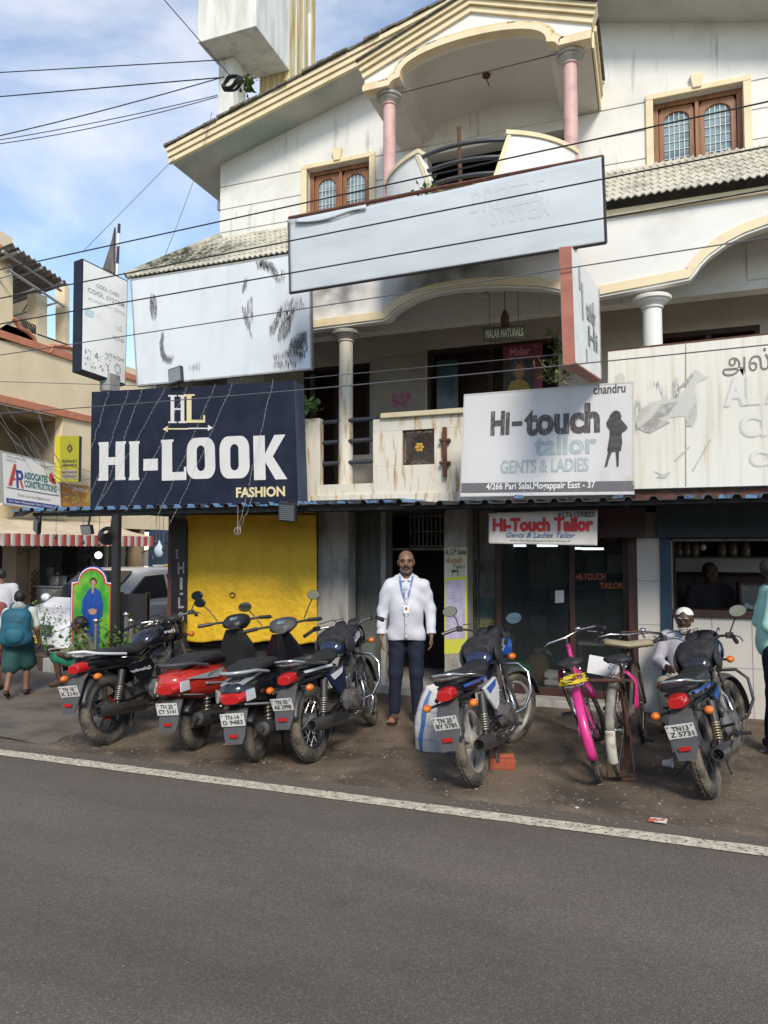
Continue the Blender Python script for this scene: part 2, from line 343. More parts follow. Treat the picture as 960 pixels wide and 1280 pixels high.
g = MB(); g.flat([(-120, -40, -0.004), (120, -40, -0.004), (120, 5.05, -0.004), (-120, 5.05, -0.004)]); g.build('road', M['asphalt'], kind='structure')
mk = MB()
def mkf(u, v):
    x = -30 + 60 * u
    return (x, 4.60 + 0.135 * v + (0.012 * noise.noise(V((x * 5, v * 7, 2)))), 0.0015)
mk.grid(mkf, 600, 1); mk.build('road_marking', M['road_paint'], kind='structure', fix=False)
# paved mouth of the side street on the left
pv = MB()
def pvf(u, v):
    y0 = 4.98 + 0.16 * noise.noise(V((u * 9, 0, 4)))
    x = -12.5 + 7.4 * u + (.5 * noise.noise(V((0, v * 4, 8))) + .12 * noise.noise(V((3, v * 16, 8)))) * u ** 6 + (1 - v) * 0.2; y = y0 + 3.3 * v
    return (x, y, (0.016 + 0.010 * noise.noise(V((x * 2, y * 2, 7)))) * min(1, (1 - u) * 14 + .2))
pv.grid(pvf, 60, 24); pv.build('side_street', M['paving'], kind='structure', smooth=180, fix=False)
# flagstones along the verge at the left
random.seed(3)
M['flag'] = mat('flag', (0.25, 0.22, 0.19), 0.8, col2=(0.13, 0.11, 0.09), scale=3, bump=0.4)

# ------------------------------------------------------------------ main building
def X(px, Y, py=640): return at(px, py, Y).x
def Zp(px, py, Y): return at(px, py, Y).z
def rects(mb, x0, x1, z0, z1, holes, y0, y1):
    xs = sorted({x0, x1, *[h[0] for h in holes], *[h[1] for h in holes]}); zs = sorted({z0, z1, *[h[2] for h in holes], *[h[3] for h in holes]})
    xs = [x for x in xs if x0 <= x <= x1]; zs = [z for z in zs if z0 <= z <= z1]
    for a, b in zip(zs, zs[1:]):
        run = None
        for c, d in zip(xs, xs[1:]):
            inh = any(h[0] <= (c + d) / 2 <= h[1] and h[2] <= (a + b) / 2 <= h[3] for h in holes)
            if not inh: run = (run[0], d) if run else (c, d)
            if inh and run: mb.box(run[0], y0, a, run[1], y1, b); run = None
        if run: mb.box(run[0], y0, a, run[1], y1, b)
YU, YF = 8.5, 7.8
bld = thing('building', 'white two storey shop building with arched balconies, cream trim and pitched roof', 'building', (-1.6, 9, 0))
WL = (X(382, YU), X(462, YU)); WR = (X(826, YU), X(942, YU)); DO = (X(535, YU), X(715, YU))
hz = [(WL[0], WL[1], 5.9, 6.79), (WR[0], WR[1], 5.9, 6.79), (DO[0], DO[1], 5.2, 6.68)]
UX0, UX1 = X(271, YU), 3.2
sof = lambda x: 7.0 + 0.255 * ((x + 6.07) if x < -1.58 else (-1.58 + 6.07) - (x + 1.58))
mb = MB(); rects(mb, UX0, UX1, 4.5, 6.80, hz, YU + .02, YU + .22)
mb.prism([(UX0, YU + .02, 6.80), (UX1, YU + .02, 6.80), (UX1, YU + .02, sof(UX1) + .05), (-1.58, YU + .02, 8.19), (UX0, YU + .02, sof(UX0) + .05)], (0, .2, 0))
mb.box(UX0, YU + .22, 2.3, UX0 + .2, 14, 7.1); mb.box(UX1 - .2, YU + .22, 0, UX1, 14, 7.1); mb.box(UX0, 13.8, 0, UX1, 14, 7.1)
mb.build('wall', M['white_wall'], bld)
for i, (a, b) in enumerate(((4.6, 6.13), (6.145, 6.46), (6.475, 6.785))):
    cuts = [UX0 - .004, WL[0], WL[1], DO[0], DO[1], WR[0], WR[1], UX1]
    for j in range(0, 8, 2):
        if i == 0 and cuts[j + 1] - cuts[j] < .05: continue
        MB().box(cuts[j], YU, a, cuts[j + 1], YU + .018, b).build('wall_course', M['white_wall'], bld)
mb = MB(); mb.prism([(UX0 - .004, YU, 6.80), (UX1, YU, 6.80), (UX1, YU, sof(UX1) + .03), (-1.58, YU, 8.17), (UX0 - .004, YU, sof(UX0) + .03)], (0, .018, 0)); mb.build('gable_wall', M['white_wall'], bld)
# dark rooms behind the openings
for x0, x1, z0, z1 in hz:
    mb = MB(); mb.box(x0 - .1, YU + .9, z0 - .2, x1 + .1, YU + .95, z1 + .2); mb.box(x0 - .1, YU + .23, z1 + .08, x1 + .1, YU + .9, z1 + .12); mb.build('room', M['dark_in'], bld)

def ring_plate(mb, inner, outer, d):
    n = len(inner); vs = [V(p) for p in inner + outer]; vs += [p + V(d) for p in vs]; N = 2 * n; fs = []
    for i in range(n):
        j = (i + 1) % n
        fs += [(i, j, n + j, n + i), (N + i, N + n + i, N + n + j, N + j), (i, N + i, N + j, j), (n + i, n + j, N + n + j, N + n + i)]
    mb.add(vs, fs)
def arch_pts(x0, x1, z0, z1, zs, y, n=10):
    """rectangle whose top is an arch springing at zs"""
    pts = [(x0, y, z0), (x1, y, z0)]; cx, h = (x0 + x1) / 2, (x1 - x0) / 2
    for i in range(n + 1):
        a = PI * i / n; pts.append((cx + h * math.cos(a), y, zs + (z1 - zs) * math.sin(a)))
    return pts
def to_rect(pts, x0, x1, z0, z1):
    out = []
    cx, cz = (x0 + x1) / 2, (z0 + z1) / 2
    for i, (x, y, z) in enumerate(pts):
        if i == 0: out.append((x0, y, z0)); continue
        if i == 1: out.append((x1, y, z0)); continue
        k = (i - 2) / (len(pts) - 3)
        q = [(x1, (z1 + z) / 2 if k < .12 else z1)] if k < .15 else ([(x0, (z1 + z) / 2 if k > .88 else z1)] if k > .85 else None)
        out.append((q[0][0], y, q[0][1]) if q else (x1 + (x0 - x1) * (k - .15) / .7, y, z1))
    return out
def window(x0, x1, z0, z1, label=None):
    t = .055
    mb = MB()
    for q in ((x0 - .08, x0), (x1, x1 + .08)): mb.box(q[0], YU - .035, 5.9, q[1], YU + .02, z1)
    mb.box(x0 - .08, YU - .035, z1 + .002, x1 + .08, YU + .02, z1 + .065)
    wn_ = mb.build('window', M['cream'], bld, bevel=.006)
    cx = (x0 + x1) / 2
    MB().prism([(cx - .045, YU - .055, z1 + .03), (cx + .045, YU - .055, z1 + .03), (cx + .07, YU - .055, z1 + .19), (cx - .07, YU - .055, z1 + .19)], (0, .075, 0)).build('keystone', M['cream'], wn_, bevel=.008)
    y = YU + .08
    mb = MB(); mb.box(x0 + .002, y, 5.9, x0 + t, y + .09, z1 - .002); mb.box(x1 - t, y, 5.9, x1 - .002, y + .09, z1 - .002); mb.box(x0 + t, y, z1 - t, x1 - t, y + .09, z1 - .002)
    mb.box(cx - .022, y - .012, 5.9, cx + .022, y + .03, z1 - t); mb.build('frame', M['wood'], wn_, bevel=.005)
    for a, b in ((x0 + t + .004, cx - .024), (cx + .024, x1 - t - .004)):
        f = MB(); inner = arch_pts(a + .055, b - .055, 5.95, z1 - t - .06, z1 - t - .16, y + .02); outer = to_rect(inner, a, b, 5.9, z1 - t - .004)
        ring_plate(f, inner, outer, (0, .045, 0)); f.build('shutter', M['wood'], wn_, bevel=.006)
        p_ = MB(); p_.flat([(q[0], y + .045, q[2]) for q in arch_pts(a + .05, b - .05, 5.94, z1 - t - .055, z1 - t - .155, y)]); p_.build('pane', M['pane'], wn_, fix=False)
        gr = MB(); xa, xb = a + .055, b - .055; zt = z1 - t - .065
        for k in range(1, 5):
            x = xa + (xb - xa) * k / 5; dzt = .10 * (1 - math.sin(math.acos(max(-1, min(1, (x - (xa + xb) / 2) / ((xb - xa) / 2)))))); gr.box(x - .004, y + .036, 5.95, x + .004, y + .043, zt - dzt)
        for k in range(1, 7): z = 5.95 + (zt - 5.95) * k / 7.5; gr.box(xa, y + .034, z - .003, xb, y + .042, z + .003)
        gr.build('grille', M['grille_white'], wn_)
window(*WL, 5.9, 6.79); window(*WR, 5.9, 6.79)

# main gable roof: soffit slab, stepped bargeboard, tile edge
mb = MB()
for sgn in (0, 1):
    pts = [(-6.07, sof(-6.07)), (-1.58, sof(-1.58)), (-1.58, sof(-1.58) + .2), (-6.07, sof(-6.07) + .2)]
    if sgn: pts = [(-3.16 - x, z) for x, z in pts]
    mb.prism([(x, 8.05, z) for x, z in pts], (0, 6.3, 0))
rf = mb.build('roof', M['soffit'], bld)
for k, (z0, z1, pr) in enumerate(((-.01, .055, .0), (.06, .125, .025), (.13, .185, .05))):
    mb = MB()
    for sgn in (0, 1):
        pts = [(-6.09, sof(-6.09) + z0), (-1.58, sof(-1.58) + z0), (-1.58, sof(-1.58) + z1), (-6.09, sof(-6.09) + z1)]
        if sgn: pts = [(-3.16 - x, z) for x, z in pts]
        mb.prism([(x, 8.0 - pr, z) for x, z in pts], (0, .05 + pr, 0))
    mb.build('bargeboard', M['cream'], rf)
random.seed(5)
mb = MB(); x = -6.12
while x < 2.9:
    L = .21; z = lambda q: sof(q) + .19
    j = random.uniform(-.006, .012); y0 = 7.915 + random.uniform(-.015, .015)
    mb.prism([(x, y0, z(x) + j), (x + L - .008, y0, z(x + L) + j), (x + L - .008, y0, z(x + L) + .022 + j), (x, y0, z(x) + .035 + j)], (0, 1.4, 0)); x += L
mb.build('roof_tile_edge', M['dark_tile'], rf, kind='stuff')

# portico over the top balcony
PX0, PX1, PY, PC = -2.91, -.457, 7.28, -1.683
arc = [(-2.60, 6.81), (-2.585, 6.84), (-2.55, 6.862)]
for i in range(0, 25):
    a = PI * (1 - i / 24); arc.append((PC + .80 * math.cos(a) , 6.875 + .26 * math.sin(a) ** 0.8))
arc += [(-.82, 6.862), (-.79, 6.84), (-.775, 6.81)]
bot = [(PX0, 6.81)] + arc + [(PX1, 6.81)]
gz = lambda x: 7.04 + .36 * ((x - PX0) if x < PC else (PX1 - x))
poly = bot + [(PX1, gz(PX1)), (PC, gz(PC)), (PX0, gz(PX0))]
por = MB().prism([(x, PY, z) for x, z in poly], (0, .10, 0)).build('portico', M['white_clean'], bld)
MB().prism([(x + (.01 if x < PC else -.01), PY + .1, z + .002) for x, z in poly], (0, 1.2, 0)).build('ceiling', M['ceil_up'], por, smooth=30)
def strip(path, off0, off1, y0, y1):
    """band following path (x,z), between two offsets along the upward normal"""
    mb = MB(); n = len(path); a = []; b = []
    for i, (x, z) in enumerate(path):
        p0 = path[max(i - 1, 0)]; p1 = path[min(i + 1, n - 1)]; t = V((p1[0] - p0[0], 0, p1[1] - p0[1])).normalized(); nn = V((-t.z, 0, t.x))
        a.append(V((x, 0, z)) + nn * off0); b.append(V((x, 0, z)) + nn * off1)
    for i in range(n - 1):
        q = [a[i], a[i + 1], b[i + 1], b[i]]
        vs = [(p.x, y0, p.z) for p in q] + [(p.x, y1, p.z) for p in q]
        fs = [(0, 1, 2, 3), (7, 6, 5, 4), (0, 4, 5, 1), (3, 2, 6, 7)]
        if i == 0: fs.append((0, 3, 7, 4))
        if i == n - 2: fs.append((1, 5, 6, 2))
        mb.add(vs, fs)
    return mb
M['cream_mildew'] = mat('cream_mildew', (0.62, 0.50, 0.29), 0.75, col2=(0.09, 0.08, 0.06), scale=5, lo=0.5, hi=0.62, bump=0.2)
strip(bot, -.012, .05, PY - .07, PY + .05).build('arch_moulding', M['cream'], por, smooth=40)
strip(bot, .05, .095, PY - .035, PY + .05).build('arch_moulding', M['cream_mildew'], por, smooth=40)
sl = [(PX0 - .03, gz(PX0) - .01), (PC, gz(PC) + .0), (PX1 + .03, gz(PX1) - .01)]
for o0, o1, pr in ((-.055, .005, .03), (.01, .06, .06), (.065, .105, .09)): strip(sl, o0, o1, PY - pr, PY + .1).build('gable_moulding', M['cream'], por)
strip(sl, .107, .125, PY - .12, PY + 1.2).build('roof_tile_edge', M['dark_tile'], por)
MB().box(PX1, PY + .102, 6.805, PX1 + .02, YU - .002, 6.97).box(PX1, PY + .102, 6.975, PX1 + .045, YU - .002, 7.03).build('side_moulding', M['cream'], por)
def column(px, Y, z0, z1, r, m, mcap, name='column'):
    x = X(px, Y)
    c = MB().lathe([(r * 1.06, z0), (r, z0 + .3), (r * .94, z1 - .13), (r * 1.12, z1 - .128), (r * 1.12, z1 - .115), (r, z1 - .112)], 20, Matrix.Translation((x, Y, 0))).build(name, m, bld, smooth=40)
    MB().lathe([(r, z1 - .112), (r * 1.1, z1 - .1), (r * 1.55, z1 - .07), (r * 1.6, z1 - .05), (r * 1.9, z1 - .045), (r * 1.95, z1 - .015), (r * 1.75, z1 - .002)], 20, Matrix.Translation((x, Y, 0))).build('capital', mcap, c, smooth=35)
    return c
column(487, PY + .12, 4.9, 6.81, .073, M['pink'], M['stone_grey']); column(720, PY + .12, 4.9, 6.81, .073, M['pink'], M['stone_grey'])
# ceiling hook
hx = at(608, 100, 7.9); MB().lathe([(.04, 0), (.05, .02), (.02, .03)], 10, Matrix.Translation((hx.x, 7.9, 7.105))).tube([(hx.x, 7.9, 7.1), (hx.x + .01, 7.9, 7.04), (hx.x + .03, 7.9, 7.02), (hx.x + .02, 7.9, 6.99)], .006, 5).build('ceiling_hook', M['rust'], por)

# curved top balcony
BC, BR = V((-1.655, 7.83, 0)), 1.128
def cyl(x, z, r=BR):
    dx = max(-r, min(r, x - BC.x)); return V((x, BC.y - math.sqrt(max(r * r - dx * dx, 0)), z))
def cyla(a, z, r=BR): return V((BC.x + r * math.sin(a), BC.y - r * math.cos(a), z))
aEnd = math.asin(1.035 / BR)
def seg(aT0, aT1, aB0, aB1, z0, z1, n, name, m, dr=.1, parent=None):
    mb = MB(); rings = []
    for i in range(n + 1):
        k = i / n; aB = aB0 + (aB1 - aB0) * k; aT = aT0 + (aT1 - aT0) * k
        rings.append([cyla(aB, z0, BR), cyla(aT, z1, BR), cyla(aT, z1, BR - dr), cyla(aB, z0, BR - dr)])
    mb.loft(rings); return mb.build(name, m, parent or bld, smooth=35)
ang = lambda x: math.asin((x - BC.x) / BR)
gT0, gT1, gB0, gB1 = ang(-2.13), ang(-1.226), ang(-1.945), ang(-1.374)
bal = seg(-aEnd, aEnd, -aEnd, aEnd, 4.9, 5.24, 28, 'balcony', M['white_clean'])
seg(-aEnd, gT0, -aEnd, gB0, 5.245, 5.72, 12, 'parapet', M['white_clean'], parent=bal); seg(gT1, aEnd, gB1, aEnd, 5.245, 5.72, 12, 'parapet', M['white_clean'], parent=bal)
BR += .02; seg(-aEnd, gT0 + .01, -aEnd, gT0 + .01, 5.722, 5.765, 12, 'coping', M['cream'], .14, bal); seg(gT1 - .01, aEnd, gT1 - .01, aEnd, 5.722, 5.765, 12, 'coping', M['cream'], .14, bal)
seg(gB0 - .05, gB1 + .05, gB0 - .05, gB1 + .05, 5.242, 5.262, 8, 'gap_sill', M['cream_mildew'], .14, bal); BR -= .02
for a0, a1, m0 in ((gT0, gB0, -1), (gT1, gB1, 1)):
    q = [cyla(a1 + .0, 5.25, BR + .012), cyla(a0, 5.72, BR + .012), cyla(a0 + m0 * .035, 5.72, BR + .012), cyla(a1 + m0 * .035, 5.25, BR + .012)]
    MB().prism(q, -(q[0] - V((BC.x, BC.y, 5.25))).normalized() * .115).build('gap_trim', M['cream'], bal)
for z, k in ((5.70, 0.0), (5.53, .35), (5.37, .7)):
    a0, a1 = gT0 + (gB0 - gT0) * k - .03, gT1 + (gB1 - gT1) * k + .03
    MB().tube([cyla(a0 + (a1 - a0) * i / 14, z, BR - .05) for i in range(15)], .022, 8).build('rail', M['pipe_dark'], bal, smooth=60)
pp = at(576, 170, 7.25); MB().tube([(pp.x, 7.25, 5.2), (pp.x - .02, 7.25, 6.18)], .022, 6).build('balcony_post', M['rust'], bal)
MB().box(BC.x - 1.0, 7.2, 4.92, BC.x + 1.0, 8.48, 5.2).build('balcony_floor', M['white_clean'], bal)
# weeds in the sill
def leaves(name, c, r, n, m, size=.04, parent=None, seed=0, label=None, cat=None, flat=.6):
    rnd = random.Random(seed); mb = MB()
    for i in range(n):
        p = V(c) + V((rnd.gauss(0, r * .5), rnd.gauss(0, r * .5), rnd.gauss(0, r * .5 * flat)))
        d = V((rnd.uniform(-1, 1), rnd.uniform(-1, 1), rnd.uniform(-.5, .9))).normalized(); s_ = d.cross(V((0, 0, 1)) if abs(d.z) < .9 else V((1, 0, 0))).normalized(); L = size * rnd.uniform(.6, 1.4); w_ = L * .3
        up = d.cross(s_) * L * .12
        mb.add([p, p + d * L * .5 + s_ * w_ + up, p + d * L, p + d * L * .5 - s_ * w_ + up], [(0, 1, 2), (0, 2, 3)])
    return mb.build(name, m, parent, fix=False, label=label, cat=cat)
leaves('weed', cyl(-2.02, 5.30), .12, 40, M['leaf'], .06, bal, 3)['kind'] = 'stuff'

# skirt of corrugated tiles over the first floor, with a hip at the left corner
YE, ZE, ZT = 7.62, 5.30, 6.06
ex0 = X(152, YE); tx0 = UX0
def tile_surface():
    mb = MB(); rows = 7
    def wave(s, k): return .016 * math.cos(2 * PI * s / .075)
    for r_ in range(rows):
        v0, v1 = r_ / rows, (r_ + 1) / rows + .02
        def P(x, v, lift):
            return V((x, YE + (YU - YE) * v, ZE + (ZT - ZE) * v + lift))
        def fn(u, v):
            vv = v0 + (v1 - v0) * v; xl = ex0 + (tx0 - ex0) * vv; x = xl + (3.2 - xl) * u
            return P(x, vv, wave(x, 0) + .016 * (1 - v))
        mb.grid(fn, 460, 1)
    # left side of the hip, facing the side street
    for r_ in range(rows):
        v0, v1 = r_ / rows, (r_ + 1) / rows + .02
        def fn2(u, v):
            vv = v0 + (v1 - v0) * v; x = ex0 + (tx0 - ex0) * vv; yl = YE + (YU - YE) * vv; y = yl + (13 - yl) * u
            return V((x, y, ZE + (ZT - ZE) * vv + wave(y, 0) + .016 * (1 - v)))
        mb.grid(fn2, 260, 1)
    return mb
tile_surface().build('tiled_skirt_roof', M['tile_roof'], bld, fix=False, kind='stuff', solid=.012)
random.seed(11); mb = MB()
for i in range(12):
    k = i / 12; a = V((ex0 + (tx0 - ex0) * k, YE + (YU - YE) * k, ZE + (ZT - ZE) * k + .02)); b = V((ex0 + (tx0 - ex0) * (k + .09), YE + (YU - YE) * (k + .09), ZE + (ZT - ZE) * (k + .09) + .035))
    mb.tube([a, b], [.055, .045], 8)
mb.build('hip_tiles', M['tile_roof'], bld, smooth=60, kind='stuff')
stain_or_shade(M['tile_roof'], (-4.2, -1.0, 5.6), (1.3, .6, .5), (.06, .065, .04), 9)
# beam under the tiles and fascia with arches
FX0 = X(166, YF)
left = [(388, 410), (480, 398.5), (484, 396), (489, 390), (500, 382), (520, 372), (545, 364.5), (575, 359.5), (605, 357), (640, 356.5), (675, 358), (695, 361), (708, 364.5), (713, 367)]
right = [(862, 347), (867, 340), (873, 331), (885, 319), (907, 303), (930, 291), (960, 280), (1000, 270), (1060, 262), (1120, 262), (1180, 272), (1250, 290)]
ZB = 4.364
path = [(FX0, ZB)] + [(lambda q: (q.x, max(q.z, ZB)))(at(a, b, YF)) for a, b in left[1:]] + [(X(716, YF), ZB)] + [(lambda q: (q.x, max(q.z, ZB)))(at(a, b, YF)) for a, b in right] + [(3.2, ZB)]
path = [p for p in path if p[0] <= 3.2]
if path[-1][0] < 3.2: path.append((3.2, path[-1][1]))
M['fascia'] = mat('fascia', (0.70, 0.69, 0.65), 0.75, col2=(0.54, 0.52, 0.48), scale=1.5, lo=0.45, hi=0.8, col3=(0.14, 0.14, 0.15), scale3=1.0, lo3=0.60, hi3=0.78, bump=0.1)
stain_or_shade(M['fascia'], (X(560, YF) + 1.6, -1.2, 4.72), (.95, .6, .42), (.10, .10, .105), 2.2, .75, .2, .65); stain_or_shade(M['fascia'], (X(420, YF) + 1.6, -1.2, 4.75), (.5, .6, .3), (.22, .21, .2), 3)  # the first patch paints the soft shadow the banner casts on the fascia
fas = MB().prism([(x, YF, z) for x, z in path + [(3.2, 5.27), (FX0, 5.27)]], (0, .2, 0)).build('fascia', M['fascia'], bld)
strip(path, -.006, .085, YF - .03, YF + .06).build('arch_trim', M['cream'], fas, smooth=40)
strip(path, -.03, -.007, YF - .012, YF + .1).build('arch_trim', M['white_clean'], fas, smooth=40)
MB().box(FX0 - .05, YF - .05, 5.2, 3.2, YF + .05, 5.262).build('eaves_beam', M['cream'], fas)
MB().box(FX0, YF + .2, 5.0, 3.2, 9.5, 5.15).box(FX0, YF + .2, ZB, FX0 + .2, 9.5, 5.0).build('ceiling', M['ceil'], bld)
MB().box(FX0 + .02, YF + .21, 2.35, FX0 + .18, 9.4, ZB - .002).build('end_wall', M['rusty_white'], bld)
# first floor: slab, back wall with openings, columns, parapet
MB().box(FX0, YF - .06, 2.18, 3.2, 13.9, 2.34).build('floor_slab', M['rusty_white'], bld)
YB = 9.4
op = [(X(378, YB), X(462, YB), 2.4, Zp(420, 457, YB)), (X(534, YB), X(700, YB), 2.4, Zp(600, 431, YB)), (X(829, YB), X(956, YB), 2.4, Zp(900, 410, YB))]
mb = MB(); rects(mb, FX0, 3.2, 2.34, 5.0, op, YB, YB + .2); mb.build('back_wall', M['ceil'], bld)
for i, q in enumerate(op):
    MB().box(q[0] - .05, YB + .5, 2.35, q[1] + .05, YB + .55, q[3] + .05).build('dark_backing', M['wood_dark'], bld)  # dark backing sheet standing in for the unlit inside of each opening
    MB().box(q[0], YB + .02, 2.34, q[0] + .05, YB + .12, q[3] - .06).box(q[1] - .05, YB + .02, 2.34, q[1], YB + .12, q[3] - .06).box(q[0], YB + .02, q[3] - .06, q[1], YB + .12, q[3]).box((q[0] + q[1]) / 2 - .03, YB + .03, 2.34, (q[0] + q[1]) / 2 + .03, YB + .11, q[3] - .06).build('door_frame', M['wood_dark'], bld)
M['teal_pane'] = mat('teal_pane', (0.05, 0.10, 0.12), 0.2, col2=(0.02, 0.03, 0.035), scale=3)
a = X(545, YB); b = X(572, YB); MB().box(a, YB + .06, 3.2, b, YB + .07, 4.3).build('pane', M['teal_pane'], bld)
# white cupboard panels on the back wall
bw = (X(464, YB), X(532, YB))
M['offwhite'] = mat('offwhite', (0.42, 0.39, 0.34), 0.7, col2=(0.34, 0.31, 0.27), scale=2, bump=.05)
zt = Zp(500, 445, YB); zm = Zp(500, 478, YB)
for z0, z1 in ((2.4, zm - .01), (zm + .01, zt)): MB().box(bw[0], YB - .03, z0, bw[1], YB - .002, z1).build('wall_panel', M['offwhite'], bld, bevel=.005)
column(432, YF + .1, 2.34, ZB - .03, .088, M['rusty_white'], M['stone_grey']); column(820, YF + .1, 2.34, ZB - .03, .10, M['white_clean'], M['white_clean'])
column(1085, YF + .1, 2.34, ZB - .03, .10, M['white_clean'], M['white_clean'])
YP = 7.76
zc = Zp(520, 521, YP); x0 = X(466, YP)
gx0, gx1, gz0, gz1 = X(503, YP), X(543, YP), Zp(520, 581, YP), Zp(520, 537, YP)
mb = MB(); rects(mb, x0, 3.2, 2.2, zc, [(gx0, gx1, gz0, gz1)], YP, YP + .12); par = mb.build('parapet', M['rusty_white'], bld, bevel=.004)
MB().box(X(477, YP), YP - .05, zc + .002, 3.2, YP + .16, zc + .06).build('coping', M['cream'], par, bevel=.008)
# ornamental grille
mb = MB(); cx, cz = (gx0 + gx1) / 2, (gz0 + gz1) / 2; hw, hh = (gx1 - gx0) / 2, (gz1 - gz0) / 2
for q in ((gx0, gx0 + .012, gz0, gz1), (gx1 - .012, gx1, gz0, gz1), (gx0, gx1, gz0, gz0 + .012), (gx0, gx1, gz1 - .012, gz1)): mb.box(q[0], YP + .03, q[2], q[1], YP + .05, q[3])
for sx in (-1, 1):
    for sz in (-1, 1):
        for (ox, oz, rr, a0) in ((.55, .55, .30, 0), (.25, .72, .2, 1), (.72, .25, .2, 2)):
            c = (cx + sx * ox * hw, cz + sz * oz * hh); pts = []
            for i in range(16):
                t = i / 15; a = (a0 + t * 1.6 * PI); r_ = rr * hw * (1 - .6 * t); pts.append((c[0] + sx * r_ * math.cos(a), YP + .04, c[1] + sz * r_ * math.sin(a)))
            mb.tube(pts, .006, 4)
        mb.tube([(cx + sx * hw, YP + .04, cz + sz * hh), (cx + sx * hw * .12, YP + .04, cz + sz * hh * .12)], .006, 4)
mb.build('grille', M['rust'], par)
M['gold'] = mat('gold', (0.55, 0.33, 0.06), 0.4, metal=.6)
mb = MB()
for i in range(6):
    a = i * PI / 3; mb.ell((cx + .035 * math.cos(a), YP + .035, cz + .035 * math.sin(a)), (.022, .008, .022), 6, 4)
mb.ell((cx, YP + .03, cz), (.018, .01, .018), 6, 4); mb.build('rosette', M['gold'], par)
MB().box(gx0 - .02, YP + .4, gz0 - .1, gx1 + .02, YP + .42, gz1 + .1).build('niche_back', M['offwhite'], par)
# rusty cross post on the parapet
px_ = X(556, YP - .06); mb = MB(); zA, zB2 = Zp(556, 597, YP), Zp(556, 535, YP); mb.box(px_ - .022, YP - .07, zA, px_ + .022, YP - .03, zB2)
for yy in (551, 579): z = Zp(556, yy, YP); mb.box(px_ - .06, YP - .075, z - .014, px_ + .06, YP - .005, z + .014)
mb.build('sign_bracket', M['rust'], par, bevel=.003)
# railing at the left of the parapet
xs0, xs1 = X(385, YP), X(399, YP)
MB().box(X(372, YP), YP, 2.2, xs1, YP + .12, Zp(390, 523, YP)).build('parapet_pier', M['rusty_white'], bld, bevel=.01)
MB().box(xs1, YP + .01, 2.2, x0, YP + .12, Zp(430, 605, YP)).build('low_kerb', M['rusty_white'], bld)
for yy in (524, 550, 577):
    z = Zp(430, yy, YP); MB().tube([(xs1 - .02, YP + .1, z - .005), (x0 + .02, YP + .1, z + .005)], .026, 8).build('rail', M['pipe_dark'], bld, smooth=60)
MB().box(xs1, 8.5, 2.34, x0 + .3, 8.52, Zp(430, 548, YP) - .1).build('inner_wall', M['offwhite'], bld)

# ------------------------------------------------------------------ roof tower
tow = thing('water_tank', 'white water tank tower on the roof with dark underside and yellow stained side', 'tank', (-5.6, 9.4, 7.0))
tx0_, tx1_ = X(247, 8.9, 50), X(320, 8.9, 30); tz = Zp(283, 43, 8.9)
MB().box(tx0_, 8.9, tz, tx1_, 9.95, tz + 2.2).build('tank', M['tank_wall'], tow, bevel=.01)
MB().box(X(273, 9.35, 100), 9.35, 6.95, X(292, 9.35, 100), 9.72, tz - .002).build('pillar', M['tank_wall'], tow, bevel=.01)
MB().box(tx1_ - .55, 9.952, 7.0, tx1_ - .002, 10.9, tz + 2.3).build('stair_tower', M['tank_stain'], tow, bevel=.01)
mb = MB()
for k in range(3): mb.box(tx1_, 10.15 + k * .26, 7.3, tx1_ + .012, 10.18 + k * .26, tz + 2.2)
mb.build('seam', M['tank_wall'], tow)
q = at(387, 60, 10.2); MB().tube([(q.x, 10.2, 7.3), (q.x, 10.2, Zp(387, 18, 10.2))], .03, 8).build('vent_pipe', M['tank_wall'], tow)
coil = thing('cable_coil', 'black coil of cable hung beside the roof tower pillar', 'cable coil', at(288, 101, 8.6))
c = at(288, 101, 8.6); mb = MB(); rnd = random.Random(2)
for k in range(6):
    ph = rnd.uniform(0, 6); mb.tube([c + V(((.135 + .012 * k * .5) * math.cos(t * PI / 10), .03 * k * .5 + .02 * math.sin(t + ph), (.065 + .006 * k) * math.sin(t * PI / 10) + .03 * math.cos(t * PI / 10))) for t in range(20)], .013, 5, loop=True)
mb.build('loop', M['cable'], coil)
leaves('rooftop_weed', at(311, 106, 8.2), .1, 40, M['leaf'], .09, None, 5, 'small green weed sprouting on the roof edge by the tower', 'plant')
# ------------------------------------------------------------------ signs
M['navy'] = mat('navy', (0.010, 0.013, 0.026), 0.5, col2=(0.018, 0.022, 0.040), scale=3, bump=0.05, spec=.25)
M['navy_side'] = mat('navy_side', (0.055, 0.075, 0.115), 0.6, col2=(0.03, 0.04, 0.06), scale=4, stretch=(1, 1, .3))
M['silver'] = mat('silver_print', (0.62, 0.60, 0.57), 0.45)
M['gold_print'] = mat('gold_print', (0.66, 0.55, 0.30), 0.45)
M['black_print'] = mat('black_print', (0.04, 0.037, 0.04), 0.6, col2=(0.09, 0.085, 0.085), scale=20)
M['white_print'] = mat('white_print', (0.72, 0.71, 0.69), 0.6)
M['faded_board'] = mat('faded_board', (0.62, 0.65, 0.67), 0.55, col2=(0.53, 0.56, 0.58), scale=2, stretch=(1, 1, .4), col3=(0.42, 0.43, 0.43), scale3=5, lo3=.66, hi3=.85, stretch3=(3, 3, .3))
M['streak'] = mat('streak', (0.26, 0.26, 0.27), 0.7, col2=(0.48, 0.49, 0.50), scale=9, stretch=(4, 4, .5), lo=.38, hi=.62)
M['streak_pale'] = mat('streak_pale', (0.42, 0.43, 0.44), 0.7)
M['grey_banner'] = mat('grey_banner', (0.50, 0.53, 0.55), 0.5, col2=(0.43, 0.46, 0.48), scale=1.6, stretch=(.6, 1, 2), bump=0.05, bscale=8)
